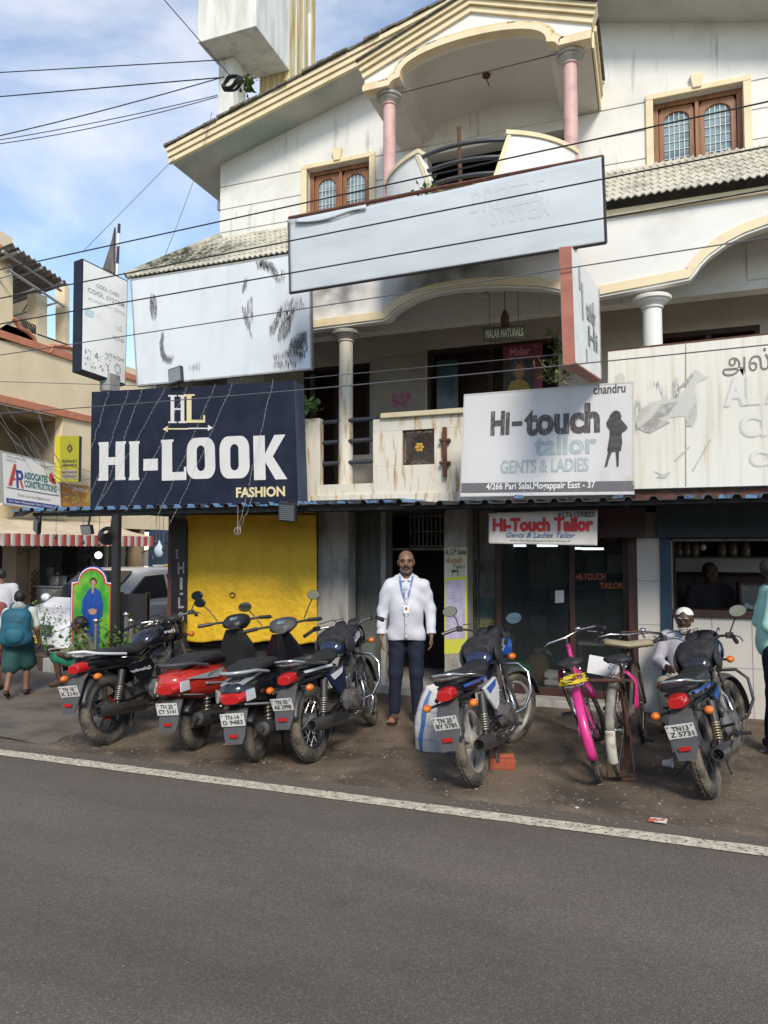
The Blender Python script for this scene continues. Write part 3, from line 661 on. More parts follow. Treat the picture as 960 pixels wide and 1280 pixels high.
M['frame_grey'] = mat('frame_grey', (0.30, 0.30, 0.29), 0.6, col2=(0.18, 0.13, 0.09), scale=8, lo=.5, hi=.7)
def uvpx(B, px, py):
    d = ray(px, py); o = V((0, 0, CAMZ)); t = (B.tl - o).dot(B.n) / d.dot(B.n); P = o + d * t
    u = v = .5
    for _ in range(12):
        e = P - B.p(u, v); du = B.p(u + 1e-3, v) - B.p(u, v); dv = B.p(u, v + 1e-3) - B.p(u, v); du /= 1e-3; dv /= 1e-3
        a, b, c = du.dot(du), du.dot(dv), dv.dot(dv); det = a * c - b * b; p, q = e.dot(du), e.dot(dv)
        u += (p * c - q * b) / det; v += (q * a - p * b) / det
    return u, v
Board.uv = uvpx
def tpx(B, par, t, m, x0, y0, x1, y1, bold=0.0, off=.004, **k):
    """lettering whose box runs from photo pixel (x0,y0) top left to (x1,y1) bottom right; the board's own slope is kept"""
    u0, v0 = B.uv(x0, y0); u1, v1 = B.uv(x1, y1)
    return B.text(par, t, m, u0, v0, u1, v1, bold, off, **k)
Board.tpx = tpx
def ppx(B, par, pts, m, off=.004, name='emblem', **k):
    polys = pts if isinstance(pts[0][0], (list, tuple)) else [pts]
    return B.poly(par, [[B.uv(*p) for p in q] for q in polys], m, off, name, **k)
Board.ppx = ppx
def slabs(*r): return [[(a, b), (c, b), (c, d), (a, d)] for a, b, c, d in r]
LET = {   # heavy slab letters in a unit box, y down
 'H': slabs((0, 0, .36, 1), (.64, 0, 1, 1), (.36, .40, .64, .60), (-.04, 0, 0, .07), (1, 0, 1.04, .07), (-.04, .93, 0, 1), (1, .93, 1.04, 1)),
 'I': slabs((.08, 0, .92, 1), (0, 0, .08, .07), (.92, 0, 1, .07), (0, .93, .08, 1), (.92, .93, 1, 1)),
 'L': slabs((0, 0, .42, 1), (.42, .80, 1, 1), (.42, 0, .48, .06), (-.04, 0, 0, .06), (.90, .68, 1, .80)),
 '-': slabs((0, 0, 1, 1)),
 'K': [[(0, 0), (.36, 0), (.36, 1), (0, 1)], [(.36, .42), (.66, 0), (1, 0), (.60, .48), (1.02, 1), (.66, 1), (.36, .60)]],
}
def ring_poly(n=9, hole=.30, sq=.32):
    """letter O: rounded box with a rounded slot"""
    def rr(x0, y0, x1, y1, r):
        pts = []
        for cx, cy, a0 in ((x1 - r, y0 + r, -PI / 2), (x1 - r, y1 - r, 0), (x0 + r, y1 - r, PI / 2), (x0 + r, y0 + r, PI)):
            for i in range(n): a = a0 + PI / 2 * i / (n - 1); pts.append((cx + r * math.cos(a), cy + r * math.sin(a)))
        return pts
    o = rr(0, 0, 1, 1, .30); i_ = rr(.36, .19, .64, .81, .13); N = len(o)
    return [[o[k], o[(k + 1) % N], i_[(k + 1) % N], i_[k]] for k in range(N)]
LET['O'] = ring_poly()
def letter(B, par, ch, m, x0, y0, x1, y1, off=.005, fn=None):
    u0, v0 = B.uv(x0, y0); u1, v1 = B.uv(x1, y1)
    return B.poly(par, [[(u0 + (u1 - u0) * a, v0 + (v1 - v0) * b) for a, b in q] for q in LET[ch]], m, off, 'letter', fn=fn)

# HI-LOOK fascia sign
hl = thing('shop_sign', 'large navy HI-LOOK FASHION sign with silver letters above the yellow tarpaulin', 'sign', at(245, 632, 7.0))
B = pxboard((115, 490), (368, 476), (373, 628), (113, 635), 7.0)
B.slab('sign_box', M['navy_side'], hl, .22, -.012)
def fold(u, v):
    f = 0
    for c, a, s_ in ((.30, .9, .9), (.48, 1.0, -.7), (.70, .8, .5)): f += .010 * a * math.exp(-((u - c - (v - .8) * s_ * .35) / .035) ** 2) * max(0, (v - .35)) * 1.6
    return f + .004 * noise.noise(V((u * 9, v * 6, 1))) + .006
B.cloth('banner', M['navy'], hl, nu=70, nv=36, fn=fold)
ff = lambda u, v: fold(u, v)
u0 = lambda *a: B.uv(*a)
for ch, *b in (('H', 125, 553, 156.5, 600), ('I', 162, 552, 175, 600), ('-', 180, 574, 198, 588), ('L', 203, 550, 234, 600), ('O', 234, 548, 270, 598), ('O', 275, 546, 313, 597.5), ('K', 317, 545, 359, 599)):
    u0_, v0_ = B.uv(b[0], b[1]); u1_, v1_ = B.uv(b[2], b[3]); polys = []
    for q in LET[ch]:
        # subdivide so that the print follows the folds of the cloth
        polys.append([(u0_ + (u1_ - u0_) * a, v0_ + (v1_ - v0_) * c) for a, c in q])
    mb = MB()
    for q in polys:
        if len(q) == 4:
            for i in range(4):
                for j in range(6):
                    def bl(s_, t_): return tuple((q[0][k] * (1 - s_) + q[1][k] * s_) * (1 - t_) + (q[3][k] * (1 - s_) + q[2][k] * s_) * t_ for k in (0, 1))
                    c4 = [bl(i / 4, j / 6), bl((i + 1) / 4, j / 6), bl((i + 1) / 4, (j + 1) / 6), bl(i / 4, (j + 1) / 6)]
                    mb.add([B.p(a, c, fold(a, c) + .004) for a, c in c4], [(0, 1, 2, 3)])
        else:
            t = tessellate_polygon([[V((a, c, 0)) for a, c in q]]); mb.add([B.p(a, c, fold(a, c) + .006) for a, c in q], [tuple(x) for x in t])
    mb.build('letter', M['silver'], hl, fix=False)
def serifH(x0, y0, x1, y1, w_):
    h = y1 - y0; s = 2.0; c = (x0 + x1) / 2
    r = []
    for a in (x0 + 3, x1 - 3 - w_): r += [(a, y0, a + w_, y1), (a - 3, y0, a + w_ + 3, y0 + s), (a - 3, y1 - s, a + w_ + 3, y1)]
    return slabs(*r, (x0 + 3 + w_, (y0 + y1) / 2 - 1, x1 - 3 - w_, (y0 + y1) / 2 + 1))
B.ppx(hl, serifH(211, 494, 234, 529, 4.5), M['silver'], .004, 'monogram', fn=fold)
B.ppx(hl, slabs((234, 493, 240, 528.5), (230.5, 493, 244, 495), (231, 526.5, 257, 528.5), (254.5, 519, 257, 526.5), (240, 525, 254.5, 526.5)), M['gold_print'], .0045, 'monogram', fn=fold)
B.ppx(hl, slabs((210, 535.4, 236, 537)), M['gold_print'], .005, 'arrow', fn=fold); B.ppx(hl, [[(204, 536.7), (210.5, 532.5), (210.5, 540.3)]], M['gold_print'], .006, 'arrow', fn=fold)
B.ppx(hl, slabs((236, 534.8, 261, 536.4)), M['silver'], .005, 'arrow', fn=fold); B.ppx(hl, [[(267, 534.8), (260.5, 531.2), (260.5, 538.8)]], M['silver'], .006, 'arrow', fn=fold)
B.tpx(hl, 'FASHION', M['gold_print'], 296, 609.5, 357, 620.5, .035, .005, fn=fold)
HLB = B

# faded white board behind
fb = thing('billboard', 'large faded white board with streaky grey portraits above the navy sign', 'billboard', at(270, 482, 7.35))
B = pxboard((163, 349), (388, 313), (390, 462), (171, 483), 7.35)
B.slab('panel', M['faded_board'], fb, .04); B.frame('frame', M['frame_grey'], fb, .02, .05, .004)
def streaks(B, par, cells, seed, m, w_=.0022):
    """vertical dashes of worn print: (u, v, half width, half height, count, hollow)"""
    rnd = random.Random(seed); polys = []
    for cu, cv, ru, rv, n, hol in cells:
        for _ in range(n * 3):
            a = rnd.uniform(0, 2 * PI); r = math.sqrt(rnd.uniform(hol * hol, 1)); u = cu + ru * r * math.cos(a); v = cv + rv * r * math.sin(a)
            if noise.noise(V((u * 9, v * 5, seed))) < -.12 + .16 * hol: continue
            h = rnd.uniform(.005, .04); ww = rnd.uniform(.3, 1.2) * w_
            v0, v1 = max(.01, v - h), min(.985, v + h)
            if v1 <= v0 or not .005 < u < .99: continue
            polys.append([(u - ww * .4, v0), (u + ww, v0 + h * .4), (u + ww * .5, v1), (u - ww, v1 - h * .3)])
    return B.poly(par, polys, m, .003, 'worn_print', kind='stuff')
streaks(B, fb, [(.745, .36, .11, .34, 420, .82), (.68, .35, .015, .32, 60, .2), (.86, .42, .02, .3, 60, .2), (.90, .70, .075, .16, 330, 0), (.92, .60, .06, .22, 160, 0), (.95, .8, .03, .10, 60, 0)], 3, M['streak'])
streaks(B, fb, [(.13, .29, .022, .11, 90, .1), (.22, .66, .065, .16, 300, .72), (.17, .70, .012, .1, 22, .2), (.29, .72, .015, .12, 24, .2), (.37, .88, .05, .02, 12, .2), (.88, .93, .10, .03, 60, 0), (.87, .86, .1, .02, 50, 0)], 8, M['streak_pale'])

# grey banner on the balcony
gb = thing('banner', 'long blank grey flex banner stretched on a rusty frame below the curved balcony', 'banner', at(560, 330, 6.55))
B = pxboard((361, 276), (754, 196), (758, 304), (363, 367), 6.55)
def sag(u, v):
    return .02 * math.sin(PI * u) * math.sin(PI * v) + .008 * noise.noise(V((u * 8, v * 3, 2))) + .012 * math.exp(-((u - .12) / .09) ** 2) * max(0, .5 - v)
def fnb(u, v):
    # the top edge has come loose at the left and hangs in a fold
    dv = (.10 * math.exp(-((u - .16) / .085) ** 2) + .03 * math.exp(-((u - .5) / .2) ** 2)) * max(0, 1 - v * 5)
    return B.p(u, v + dv, sag(u, v) + (.03 if v < .02 and u < .25 else 0))
MB().grid(fnb, 90, 24).build('sheet', M['grey_banner'], gb, smooth=180, fix=False, solid=.004)
MB().grid(lambda u, v: B.p(.03 + u * .25, .015 + v * (.05 + .05 * math.sin(PI * min(1, u * 1.3))), .03 + .012 * v), 16, 3).build('loose_flap', M['grey_banner'], gb, smooth=180, fix=False, solid=.004)
mb = MB(); mb.tube([B.p(0, 1.0, .01), B.p(1, 1.0, .01)], .014, 6); mb.tube([B.p(1, 0, .01), B.p(1, 1.0, .01)], .012, 6); mb.tube([B.p(0, 0, .01), B.p(0, 1.0, .01)], .010, 6); mb.build('edge_rod', M['black_metal'], gb)
mb = MB(); mb.tube([at(361, 273, 6.62), at(560, 233, 6.62), at(754, 196, 6.62)], .02, 6); mb.build('top_rail', M['rust'], gb)
MB().tube([at(449, 256, 6.62), at(449, 288, 6.62)], .018, 6).build('rail_post', M['rust'], gb); MB().tube([at(548, 233, 6.62), at(540, 262, 6.62)], .014, 6).build('rail_post', M['rust'], gb)
M['ghost'] = mat('ghost_print', (0.465, 0.495, 0.512), 0.5)
for t, b in (('BREEZE', (587, 240, 682, 251)), ('SYSTEM', (613, 259, 690, 270))): B.tpx(gb, t, M['ghost'], *b, .02, shear=.1, fn=sag, off=.0062)

# projecting sign box at the left (appliance logos)
hs = thing('projecting_sign', 'double sided sign box with navy edge and faded appliance brand logos', 'sign', at(127, 480, 7.2))
B = Board(at(103, 323, 6.85), at(160, 351, 7.5), at(157, 482, 7.5), at(101, 463, 6.85))
M['sign_white'] = mat('sign_white', (0.74, 0.74, 0.71), 0.5, col2=(0.64, 0.64, 0.61), scale=3, col3=(0.38, 0.37, 0.34), scale3=6, lo3=.62, hi3=.8)
B.slab('box', M['navy'], hs, .17, -.003); B.rect(hs, M['sign_white'], .02, .012, .985, .985, .002, 'face')
B.rect(hs, mat('pale_blue', (.42, .56, .60), .5), .06, .43, .46, .50, .004, 'logo')
tm = mat('faded_text', (0.24, 0.24, 0.25), .6); tp = mat('pale_text', (0.42, 0.42, 0.42), .6)
for t, m_, b in (('COOL CARE', tm, (.30, .165, .80, .20)), ('COOL SYSTEM', tm, (.12, .235, .92, .275)), ('A/C SALES SERVICE RENTAL', tp, (.12, .32, .95, .345)), ('LG', tp, (.76, .47, .88, .51)), ('VOLTAS', tm, (.66, .575, .93, .61)), ('Carrier', M['white_print'], (.14, .45, .38, .48)), ('HITACHI', tm, (.52, .755, .93, .79))): B.text(hs, t, m_, *b, bold=.01, off=.006)
rnd = random.Random(4); mb = []
for k in range(46):
    u, v = rnd.uniform(.05, .62), rnd.uniform(.78, .93); s_ = rnd.uniform(.006, .026); mb.append([(u, v), (u + s_ * 1.4, v + s_ * .2), (u + s_, v + s_ * 1.2), (u - s_ * .2, v + s_)])
B.poly(hs, mb, tm, .006, 'worn_print', kind='stuff')
mb = []
for i in range(18): a0, a1 = i * PI / 9, (i + 1) * PI / 9; mb.append([(.80 + .08 * math.cos(a0), .87 + .05 * math.sin(a0)), (.80 + .08 * math.cos(a1), .87 + .05 * math.sin(a1)), (.80 + .05 * math.cos(a1), .87 + .03 * math.sin(a1)), (.80 + .05 * math.cos(a0), .87 + .03 * math.sin(a0))])
B.poly(hs, mb, tp, .006, 'emblem')
q = at(136, 474, 7.3); MB().box(q.x - .07, 7.22, q.z - .16, q.x + .09, 7.4, q.z - .002 + .06).build('bracket', M['frame_grey'], hs)
# flag and pole
fl = thing('flag', 'drooping grey flag on a black white and maroon banded pole behind the sign box', 'flag', at(146, 345, 7.7))
for i, (a, b, m_) in enumerate(((280, 292, M['black_metal']), (292, 308, M['white_print']), (308, 318, mat('maroon', (.12, .02, .025), .6)), (318, 330, M['black_metal']), (330, 352, M['white_print']))):
    MB().tube([at(149 - (a - 280) * .045, a, 7.7), at(149 - (b - 280) * .045, b, 7.7)], .019, 8).build('pole_band', m_, fl)
mb = MB(); mb.grid(lambda u, v: at(144.5 - (2 + 15 * v ** 1.3) * u, 284 + 60 * v - 6 * u * v, 7.7 + .03 * math.sin(u * 7 + v * 3)), 10, 14); mb.build('cloth', mat('flag_cloth', (.13, .12, .115), .8, col2=(.35, .25, .18), scale=3, lo=.5, hi=.65), fl, smooth=180, fix=False, solid=.003)

# red edged projecting sign in the middle
rs = thing('projecting_sign', 'narrow projecting sign box with brick red front edge and faded lettering on its side', 'sign', at(722, 470, 6.4))
B = Board(at(714, 307, 6.0), at(749, 362, 7.0), at(752, 474, 7.0), at(719, 452, 6.0))
M['brick_red'] = mat('brick_red', (0.36, 0.13, 0.085), 0.6, col2=(0.28, 0.10, 0.07), scale=5)
B.slab('box', M['sign_white'], rs, .10, -.001)
bx = Board(at(699, 309, 5.99), at(714, 307.5, 5.99), at(719, 452, 5.99), at(704, 456, 5.99)); bx.slab('front_edge', M['brick_red'], rs, .02)
MB().prism([at(704, 456, 5.99), at(719, 452, 5.99), at(751, 474, 6.97), at(738, 477, 6.97)], (0, 0, -.012)).build('bottom', M['brick_red'], rs)
for u, v0, v1 in ((.22, .08, .30), (.30, .20, .55), (.70, .25, .75), (.40, .80, .93)): B.rect(rs, tp, u, v0, u + .05, v1, .004)
B.text(rs, 'tailor', tm, .45, .30, .80, .50, .02, .005); B.text(rs, 'Hi', tm, .5, .55, .85, .75, .02, .005)
B.slab('edge_trim', M['frame_grey'], rs, .012, .003, .97, 0, 1, 1)

# Hi-touch tailor board
ht = thing('shop_sign', 'weathered white board lettered Hi-touch tailor with a black standing woman silhouette', 'sign', at(685, 620, 7.05))
B = pxboard((580, 493), (792, 476.5), (793, 618), (575, 621), 7.05)
M['ht_board'] = mat('ht_board', (0.60, 0.59, 0.58), 0.5, col2=(0.52, 0.50, 0.47), scale=1.6, stretch=(1, 1, .5), col3=(.50, .44, .33), scale3=2.2, lo3=.6, hi3=.8)
B.slab('panel', M['ht_board'], ht, .05); B.frame('frame', mat('frame_pale', (.50, .49, .46), .6), ht, .014, .055, .003)
M['dark_print'] = mat('worn_black', (0.075, 0.065, 0.065), 0.6, col2=(0.30, 0.29, 0.29), scale=16, lo=.56, hi=.66, stretch=(5, 5, .6))
M['teal_print'] = mat('worn_teal', (0.33, 0.40, 0.40), 0.6, col2=(0.47, 0.49, 0.48), scale=14, lo=.5, hi=.62, stretch=(5, 5, .6))
B.tpx(ht, 'Hi', M['dark_print'], 614, 514.5, 637, 543.5, .05); B.tpx(ht, '-', M['dark_print'], 640, 527, 653, 532, .06); B.tpx(ht, 'touch', M['dark_print'], 656, 509, 750, 541, .045)
B.tpx(ht, 'tailor', M['teal_print'], 668, 544, 746, 567, .03); B.tpx(ht, 'GENTS & LADIES', M['teal_print'], 626, 575.5, 736, 589, .025)
B.tpx(ht, 'chandru', mat('soft_black', (.09, .085, .09), .6), 742, 481.5, 782, 490.5, .02)
M['grey_bar'] = mat('grey_bar', (0.13, 0.125, 0.13), 0.6, col2=(.22, .21, .21), scale=12, lo=.6, hi=.7)
B.ppx(ht, [(576, 604), (793, 601), (793, 614), (575.5, 616)], M['grey_bar'], .003, 'address_bar')
B.tpx(ht, '4/266 Pari Salai,Mogappair East - 37', M['white_print'], 608, 604, 744, 612.5, .018, .006)
sil = [(767, 514), (771, 513), (775, 515), (777, 520), (776, 524), (779, 527), (784, 533), (784.5, 536), (780, 540), (777.5, 541), (777, 546), (778, 553), (776, 564), (774, 564), (773.5, 575), (773.5, 583), (770.5, 583.5), (770.5, 576), (769.5, 565), (765, 565), (761, 575), (759, 583), (755.5, 584.5), (758, 574), (760, 565), (759, 563), (762, 545), (762, 538), (758.5, 533), (758, 528), (761, 523), (763, 518)]
B.ppx(ht, sil, M['black_print'], .004, 'silhouette')

# chicken shop board at the right
cs = thing('billboard', 'rust streaked white board with a faded hen drawing and Tamil letters', 'billboard', at(870, 608, 7.3))
B = pxboard((760, 437.5), (1100, 401), (1100, 603), (760, 612), 7.3)
M['rust_board'] = mat('rust_board', (0.66, 0.64, 0.56), 0.55, col2=(0.55, 0.50, 0.38), scale=3, stretch=(5, 5, .25), lo=.45, hi=.75, col3=(.50, .30, .09), scale3=5, lo3=.66, hi3=.78, stretch3=(4, 4, .18))
B.slab('panel', M['rust_board'], cs, .06)
M['rust_line'] = mat('rust_line', (.36, .22, .09), .8, col2=(.55, .45, .28), scale=6, stretch=(3, 3, .4))
u, _ = B.uv(857, 520); B.rect(cs, M['rust_line'], u - .002, .005, u + .0025, .99, .003, 'seam'); B.rect(cs, M['rust'], 0, 0, 1, .012, .003, 'top_edge')
B.tpx(cs, 'அல்', mat('tamil', (.17, .15, .13), .6), 903, 440, 962, 467, .0, res=8)
M['faint'] = mat('faint', (.52, .51, .46), .6); M['faint2'] = mat('faint2', (.63, .61, .55), .6)
for t, b in (('AL A', (904, 473, 985, 504)), ('CHI', (924, 519, 985, 545)), ('CE', (936, 563, 975, 583))):
    B.tpx(cs, t, M['faint'], *b, .04, .004); B.tpx(cs, t, M['faint2'], b[0] + 2, b[1] - 1.2, b[2] + 2, b[3] - 1.5, .04, .006)
M['hen_mid'] = mat('hen_mid', (.47, .46, .42), .7, col2=(.33, .32, .29), scale=16, lo=.5, hi=.7); M['hen_dark'] = mat('hen_dark', (.30, .29, .27), .7, col2=(.48, .46, .42), scale=14)
B.ppx(cs, [[(795, 525), (802, 514), (812, 503), (830, 500), (846, 498), (860, 482), (864, 468), (868, 462), (874, 464), (880, 470), (886, 471), (880, 475), (872, 478), (868, 486), (871, 500), (872, 515), (868, 530), (862, 534), (855, 520), (838, 522), (822, 536), (806, 541), (797, 534)]], M['faint'], .004, 'hen')
B.ppx(cs, [[(826, 506), (848, 502), (836, 518), (818, 526), (806, 530), (818, 518)], [(855, 478), (865, 466), (867, 470), (858, 482), (845, 488)], [(797, 536), (815, 522), (838, 528), (812, 542)]], M['hen_dark'], .006, 'hen', kind='stuff')
B.ppx(cs, [[(862, 512), (870, 503), (871, 522), (865, 533), (857, 533)], [(796, 520), (806, 508), (815, 508), (800, 527)]], M['hen_mid'], .006, 'hen', kind='stuff')
B.ppx(cs, [[(843, 575), (862, 557), (862, 560), (845, 577)], [(865, 588), (888, 548), (888.5, 551), (867, 589)], [(815, 588), (828, 593), (838, 590), (832, 598), (820, 597), (826, 594)]], M['hen_mid'], .006, 'hen', kind='stuff')
streaks(B, cs, [(.19, .42, .05, .16, 60, 0), (.13, .5, .03, .12, 40, 0), (.27, .38, .02, .14, 30, 0)], 5, M['streak_pale'], .0012)
B.ppx(cs, [[(770, 470), (777, 465), (782, 472), (780, 478), (770, 478)]], M['faint'], .006, 'hen')

# small banner under the awning
tb = thing('shop_sign', 'white hanging banner printed Hi-Touch Tailor in red over the glass door', 'sign', at(679, 640, 7.25))
B = pxboard((611, 641), (747, 637), (746.5, 682), (611, 679.5), 7.25)
M['banner_white'] = mat('banner_white', (0.56, 0.53, 0.49), 0.6, col2=(0.47, 0.44, 0.40), scale=4)
tbf = lambda u, v: .008 * noise.noise(V((u * 5, v * 2, 3)))
B.cloth('sheet', M['banner_white'], tb, nu=60, nv=20, fn=tbf, solid=.003)
M['red_print'] = mat('red_print', (0.46, 0.02, 0.02), 0.55); M['blue_print'] = mat('blue_print', (0.03, 0.10, 0.25), 0.55); M['green_print'] = mat('green_print', (0.05, 0.22, 0.10), 0.55)
B.tpx(tb, '9176159825', M['dark_print'], 697, 640.5, 744, 646.5, .03, .009, fn=tbf); B.tpx(tb, 'Hi-Touch Tailor', M['red_print'], 616, 648, 742, 664.5, .055, .009, fn=tbf)
B.tpx(tb, 'Gents & Ladies Tailor', M['blue_print'], 633, 665.5, 719, 672.5, .01, .009, fn=tbf, shear=.35); B.tpx(tb, '4/266, Pari Salai, Mogappair East, Chennai 37', M['green_print'], 638, 674.5, 714, 678, .015, .009, fn=tbf)

# small boards inside the upper veranda
mn = thing('name_board', 'small olive board reading MALAR NATURALS hung under the veranda ceiling', 'sign', at(630, 418, 8.1))
B = pxboard((603, 409.5), (657, 406), (657, 423.5), (603, 427.5), 8.1)
B.slab('panel', mat('olive', (.075, .07, .035), .6, col2=(.05, .047, .03), scale=8), mn, .02); B.tpx(mn, 'MALAR NATURALS', mat('pale_gold', (.42, .40, .28), .6), 607, 412.5, 654, 420, .03, .004)
for k in (612, 648): MB().tube([at(k, 410, 8.1), V((at(k, 410, 8.1).x, 8.1, 4.99))], .004, 4).build('hanger', M['cable_grey'], mn)
wh = thing('hanging_ornament', 'dark brown spindle shaped ornament hung beside the olive name board', 'ornament', at(631, 405, 8.05))
q = at(631, 397, 8.05); MB().lathe([(.004, .1), (.03, .06), (.05, 0), (.045, -.05), (.05, -.09), (.02, -.10)], 10, Matrix.Translation(q)).build('pod', mat('dark_maroon', (.05, .015, .012), .6), wh, smooth=60); MB().tube([q + V((0, 0, .09)), V((q.x, q.y, 4.99))], .004, 4).build('string', M['cable'], wh)
bl = thing('ceiling_lamp', 'spiral energy saving bulb hanging bare under the veranda arch', 'lamp', at(608, 380, 8.3))
q = at(608, 371, 8.3); mb = MB(); mb.tube([q + V((.035 * math.cos(t * .7), .035 * math.sin(t * .7), -.10 + .013 * t * .5)) for t in range(24)], .012, 6); mb.build('tube', mat('bulb_glass', (.6, .58, .52), .3), bl, smooth=60); MB().tube([q + V((0, 0, .06)), V((q.x, q.y, 4.99))], [.03, .012], 8).build('holder', M['dark_in'], bl)
mp_ = thing('poster', 'maroon poster with a smiling woman in gold hung inside the upper veranda', 'poster', at(654, 488, 9.1))
B = pxboard((629, 433), (678, 428), (678, 487), (629, 489), 9.1)
M['poster_maroon'] = mat('poster_maroon', (.19, .025, .055), .5); B.slab('sheet', M['poster_maroon'], mp_, .02)
B.rect(mp_, mat('poster_dark', (.035, .03, .03), .5, col2=(.06, .05, .03), scale=12), .0, .27, .80, 1, .003); B.tpx(mp_, 'Malar', mat('poster_pink', (.55, .22, .25), .5), 637, 436, 663, 443, .03, .005); B.tpx(mp_, 'NATURALS', mat('poster_pink2', (.38, .12, .14), .5), 635, 444.5, 665, 448, .02, .005)
el = lambda cx, cy, rx, ry, n=18: [(cx + rx * math.cos(2 * PI * i / n), cy + ry * math.sin(2 * PI * i / n)) for i in range(n)]
B.ppx(mp_, el(649, 462, 10, 12), M['dark_print'], .005, 'figure'); B.ppx(mp_, el(649, 464, 6.2, 9), mat('skin_print', (.34, .19, .10), .6), .007, 'figure'); B.ppx(mp_, [(634, 489), (638, 478), (646, 474), (653, 474), (660, 479), (664, 488)], mat('gold_cloth', (.36, .27, .05), .6, col2=(.2, .14, .04), scale=40), .0065, 'figure')
pp_ = thing('poster', 'small faded pink poster stuck on the white veranda wall panel', 'poster', at(502, 506, YB - .05))
B = pxboard((490, 492.5), (513, 490), (513, 507), (490, 508.5), YB - .045); B.slab('sheet', mat('pink_poster', (.42, .15, .24), .6, col2=(.55, .40, .44), scale=14), pp_, .004)
# balcony plants
def potted(px, py, Y, name, label, r, n, seed, dry=False):
    t = thing(name, label, 'plant', at(px, py + 8, Y)); o = leaves('foliage', at(px, py - 4, Y), r, n, M['leaf_dry' if dry else 'leaf'], .09, t, seed); o['kind'] = 'stuff'
    rnd = random.Random(seed); b = at(px, py + 8, Y)
    for k in range(3): MB().tube([b, b + V((rnd.uniform(-.5, .5) * r, 0, r * .7)), b + V((rnd.uniform(-1, 1) * r, 0, r * 1.5))], .006, 5).build('stem', M['leaf'], t)
    return t
potted(383, 511, 7.6, 'balcony_plant', 'bright green leafy sprig growing at the right edge of the navy sign', .16, 42, 1)
potted(692, 470, 8.4, 'balcony_plant', 'yellow green potted creeper beside the maroon poster on the veranda', .22, 60, 2, True)
potted(705, 440, 8.6, 'hanging_plant', 'dark hanging creeper behind the red edged projecting sign', .25, 70, 4)
# ------------------------------------------------------------------ awning of corrugated sheets
M['awn_dark'] = mat('awning_sheet', (0.035, 0.034, 0.036), 0.55, col2=(0.075, 0.06, 0.05), scale=7, lo=.5, hi=.75)
M['awn_blue'] = mat('awning_blue', (0.14, 0.26, 0.44), 0.5, col2=(0.05, 0.06, 0.08), scale=7, lo=.48, hi=.62)
aw = thing('awning', 'low corrugated metal awning with worn blue edge running along the shop fronts', 'awning', (-1.5, 6.9, 2.15))
YA = 6.88
def awn_sheet(x0, x1, zf, pitch, blue, jag):
    n = max(1, round((x1 - x0) / pitch)); mb = MB(); prof = []
    rnd = random.Random(int(x0 * 100))
    for i in range(n):
        a = x0 + (x1 - x0) * i / n; p = (x1 - x0) / n
        prof += [(a, 0), (a + p * .64, 0), (a + p * .72, .034), (a + p * .90, .034)]
    prof.append((x1, 0))
    yb, zb = 8.08, zf + .055
    def P(x, h, v, dy=0): y = YA + dy + (yb - YA - dy) * v; return (x, y, zf + (zb - zf) * (y - YA) / (yb - YA) + h)
    k = len(prof); dys = [rnd.uniform(-.012, .012) * jag for _ in range(n + 1)]
    d = lambda i: dys[min(i // 4, n)]
    vs = [P(x, h + .008, 0, d(i)) for i, (x, h) in enumerate(prof)] + [P(x, h + .008, 1) for x, h in prof] + [P(x, h, 0, d(i)) for i, (x, h) in enumerate(prof)] + [P(x, h, 1) for x, h in prof]
    for i in range(k - 1):
        mb.add([vs[i], vs[i + 1], vs[k + i + 1], vs[k + i]], [(0, 1, 2, 3)], 1 if blue else 0)
        mb.add([vs[2 * k + i], vs[2 * k + i + 1], vs[3 * k + i + 1], vs[3 * k + i]], [(0, 1, 2, 3)], 0)
        mb.add([vs[i], vs[i + 1], vs[2 * k + i + 1], vs[2 * k + i]], [(0, 1, 2, 3)], 0)
    return mb.build('roof_sheet', [M['awn_dark'], M['awn_blue']], aw, fix=False)
def lip(x0, x1, zf, pitch):      # bent, chipped front edge of the blue sheets
    n = round((x1 - x0) / pitch)
    for i in range(n):
        a = x0 + (x1 - x0) * (i + .04) / n; b = x0 + (x1 - x0) * (i + .6) / n
        rnd = random.Random(i); MB().prism([(a, YA - .013, zf - .002), (b, YA - .013, zf - .004), (b - .01, YA - .02, zf + .017), (a + .01, YA - .02, zf + .019 + rnd.uniform(-.006, .004))], (0, .012, 0)).build('edge_flap', M['awn_blue'], aw)
AX0 = X(14, YA); xs = [AX0, X(120, YA), X(235, YA), X(372, YA), X(502, YA)]
zl = Zp(300, 633, YA)
for a, b in zip(xs, xs[1:]): awn_sheet(a, b + .01, zl, .185, True, 1.6)
lip(AX0, X(382, YA), zl, .185)
lip(X(384, YA), X(500, YA), zl + .01, .185)
xs2 = [X(500, YA), X(640, YA), X(790, YA), 1.2, 2.4, 3.4]
for k, (a, b) in enumerate(zip(xs2, xs2[1:])): awn_sheet(a, b + .01, Zp(640, 629, YA), .235, k in (2,), 1)
for px in (648, 772, 862, 905, 938): q = at(px, 621, YA - .014); MB().prism([q + V((-.045, 0, -.012)), q + V((.05, 0, -.012)), q + V((.045, -.006, .016)), q + V((-.035, -.006, .02))], (0, .008, 0)).build('edge_flap', M['awn_blue'], aw)
MB().box(AX0 + .25, YA + .10, zl - .06, 3.4, YA + .14, zl - .012).box(AX0 + .25, 7.55, zl - .04, 3.4, 7.60, zl + .012).build('purlin', M['black_metal'], aw)
MB().box(X(142, 6.95), 6.93, 0, X(149.5, 6.95), 6.99, zl - .057).build('post', M['black_metal'], aw)
for x in (-4.2, -2.2, -.2, 1.4): MB().box(x - .02, YA + .15, zl - .055, x + .02, 8.08, zl - .003).build('rafter', M['black_metal'], aw)
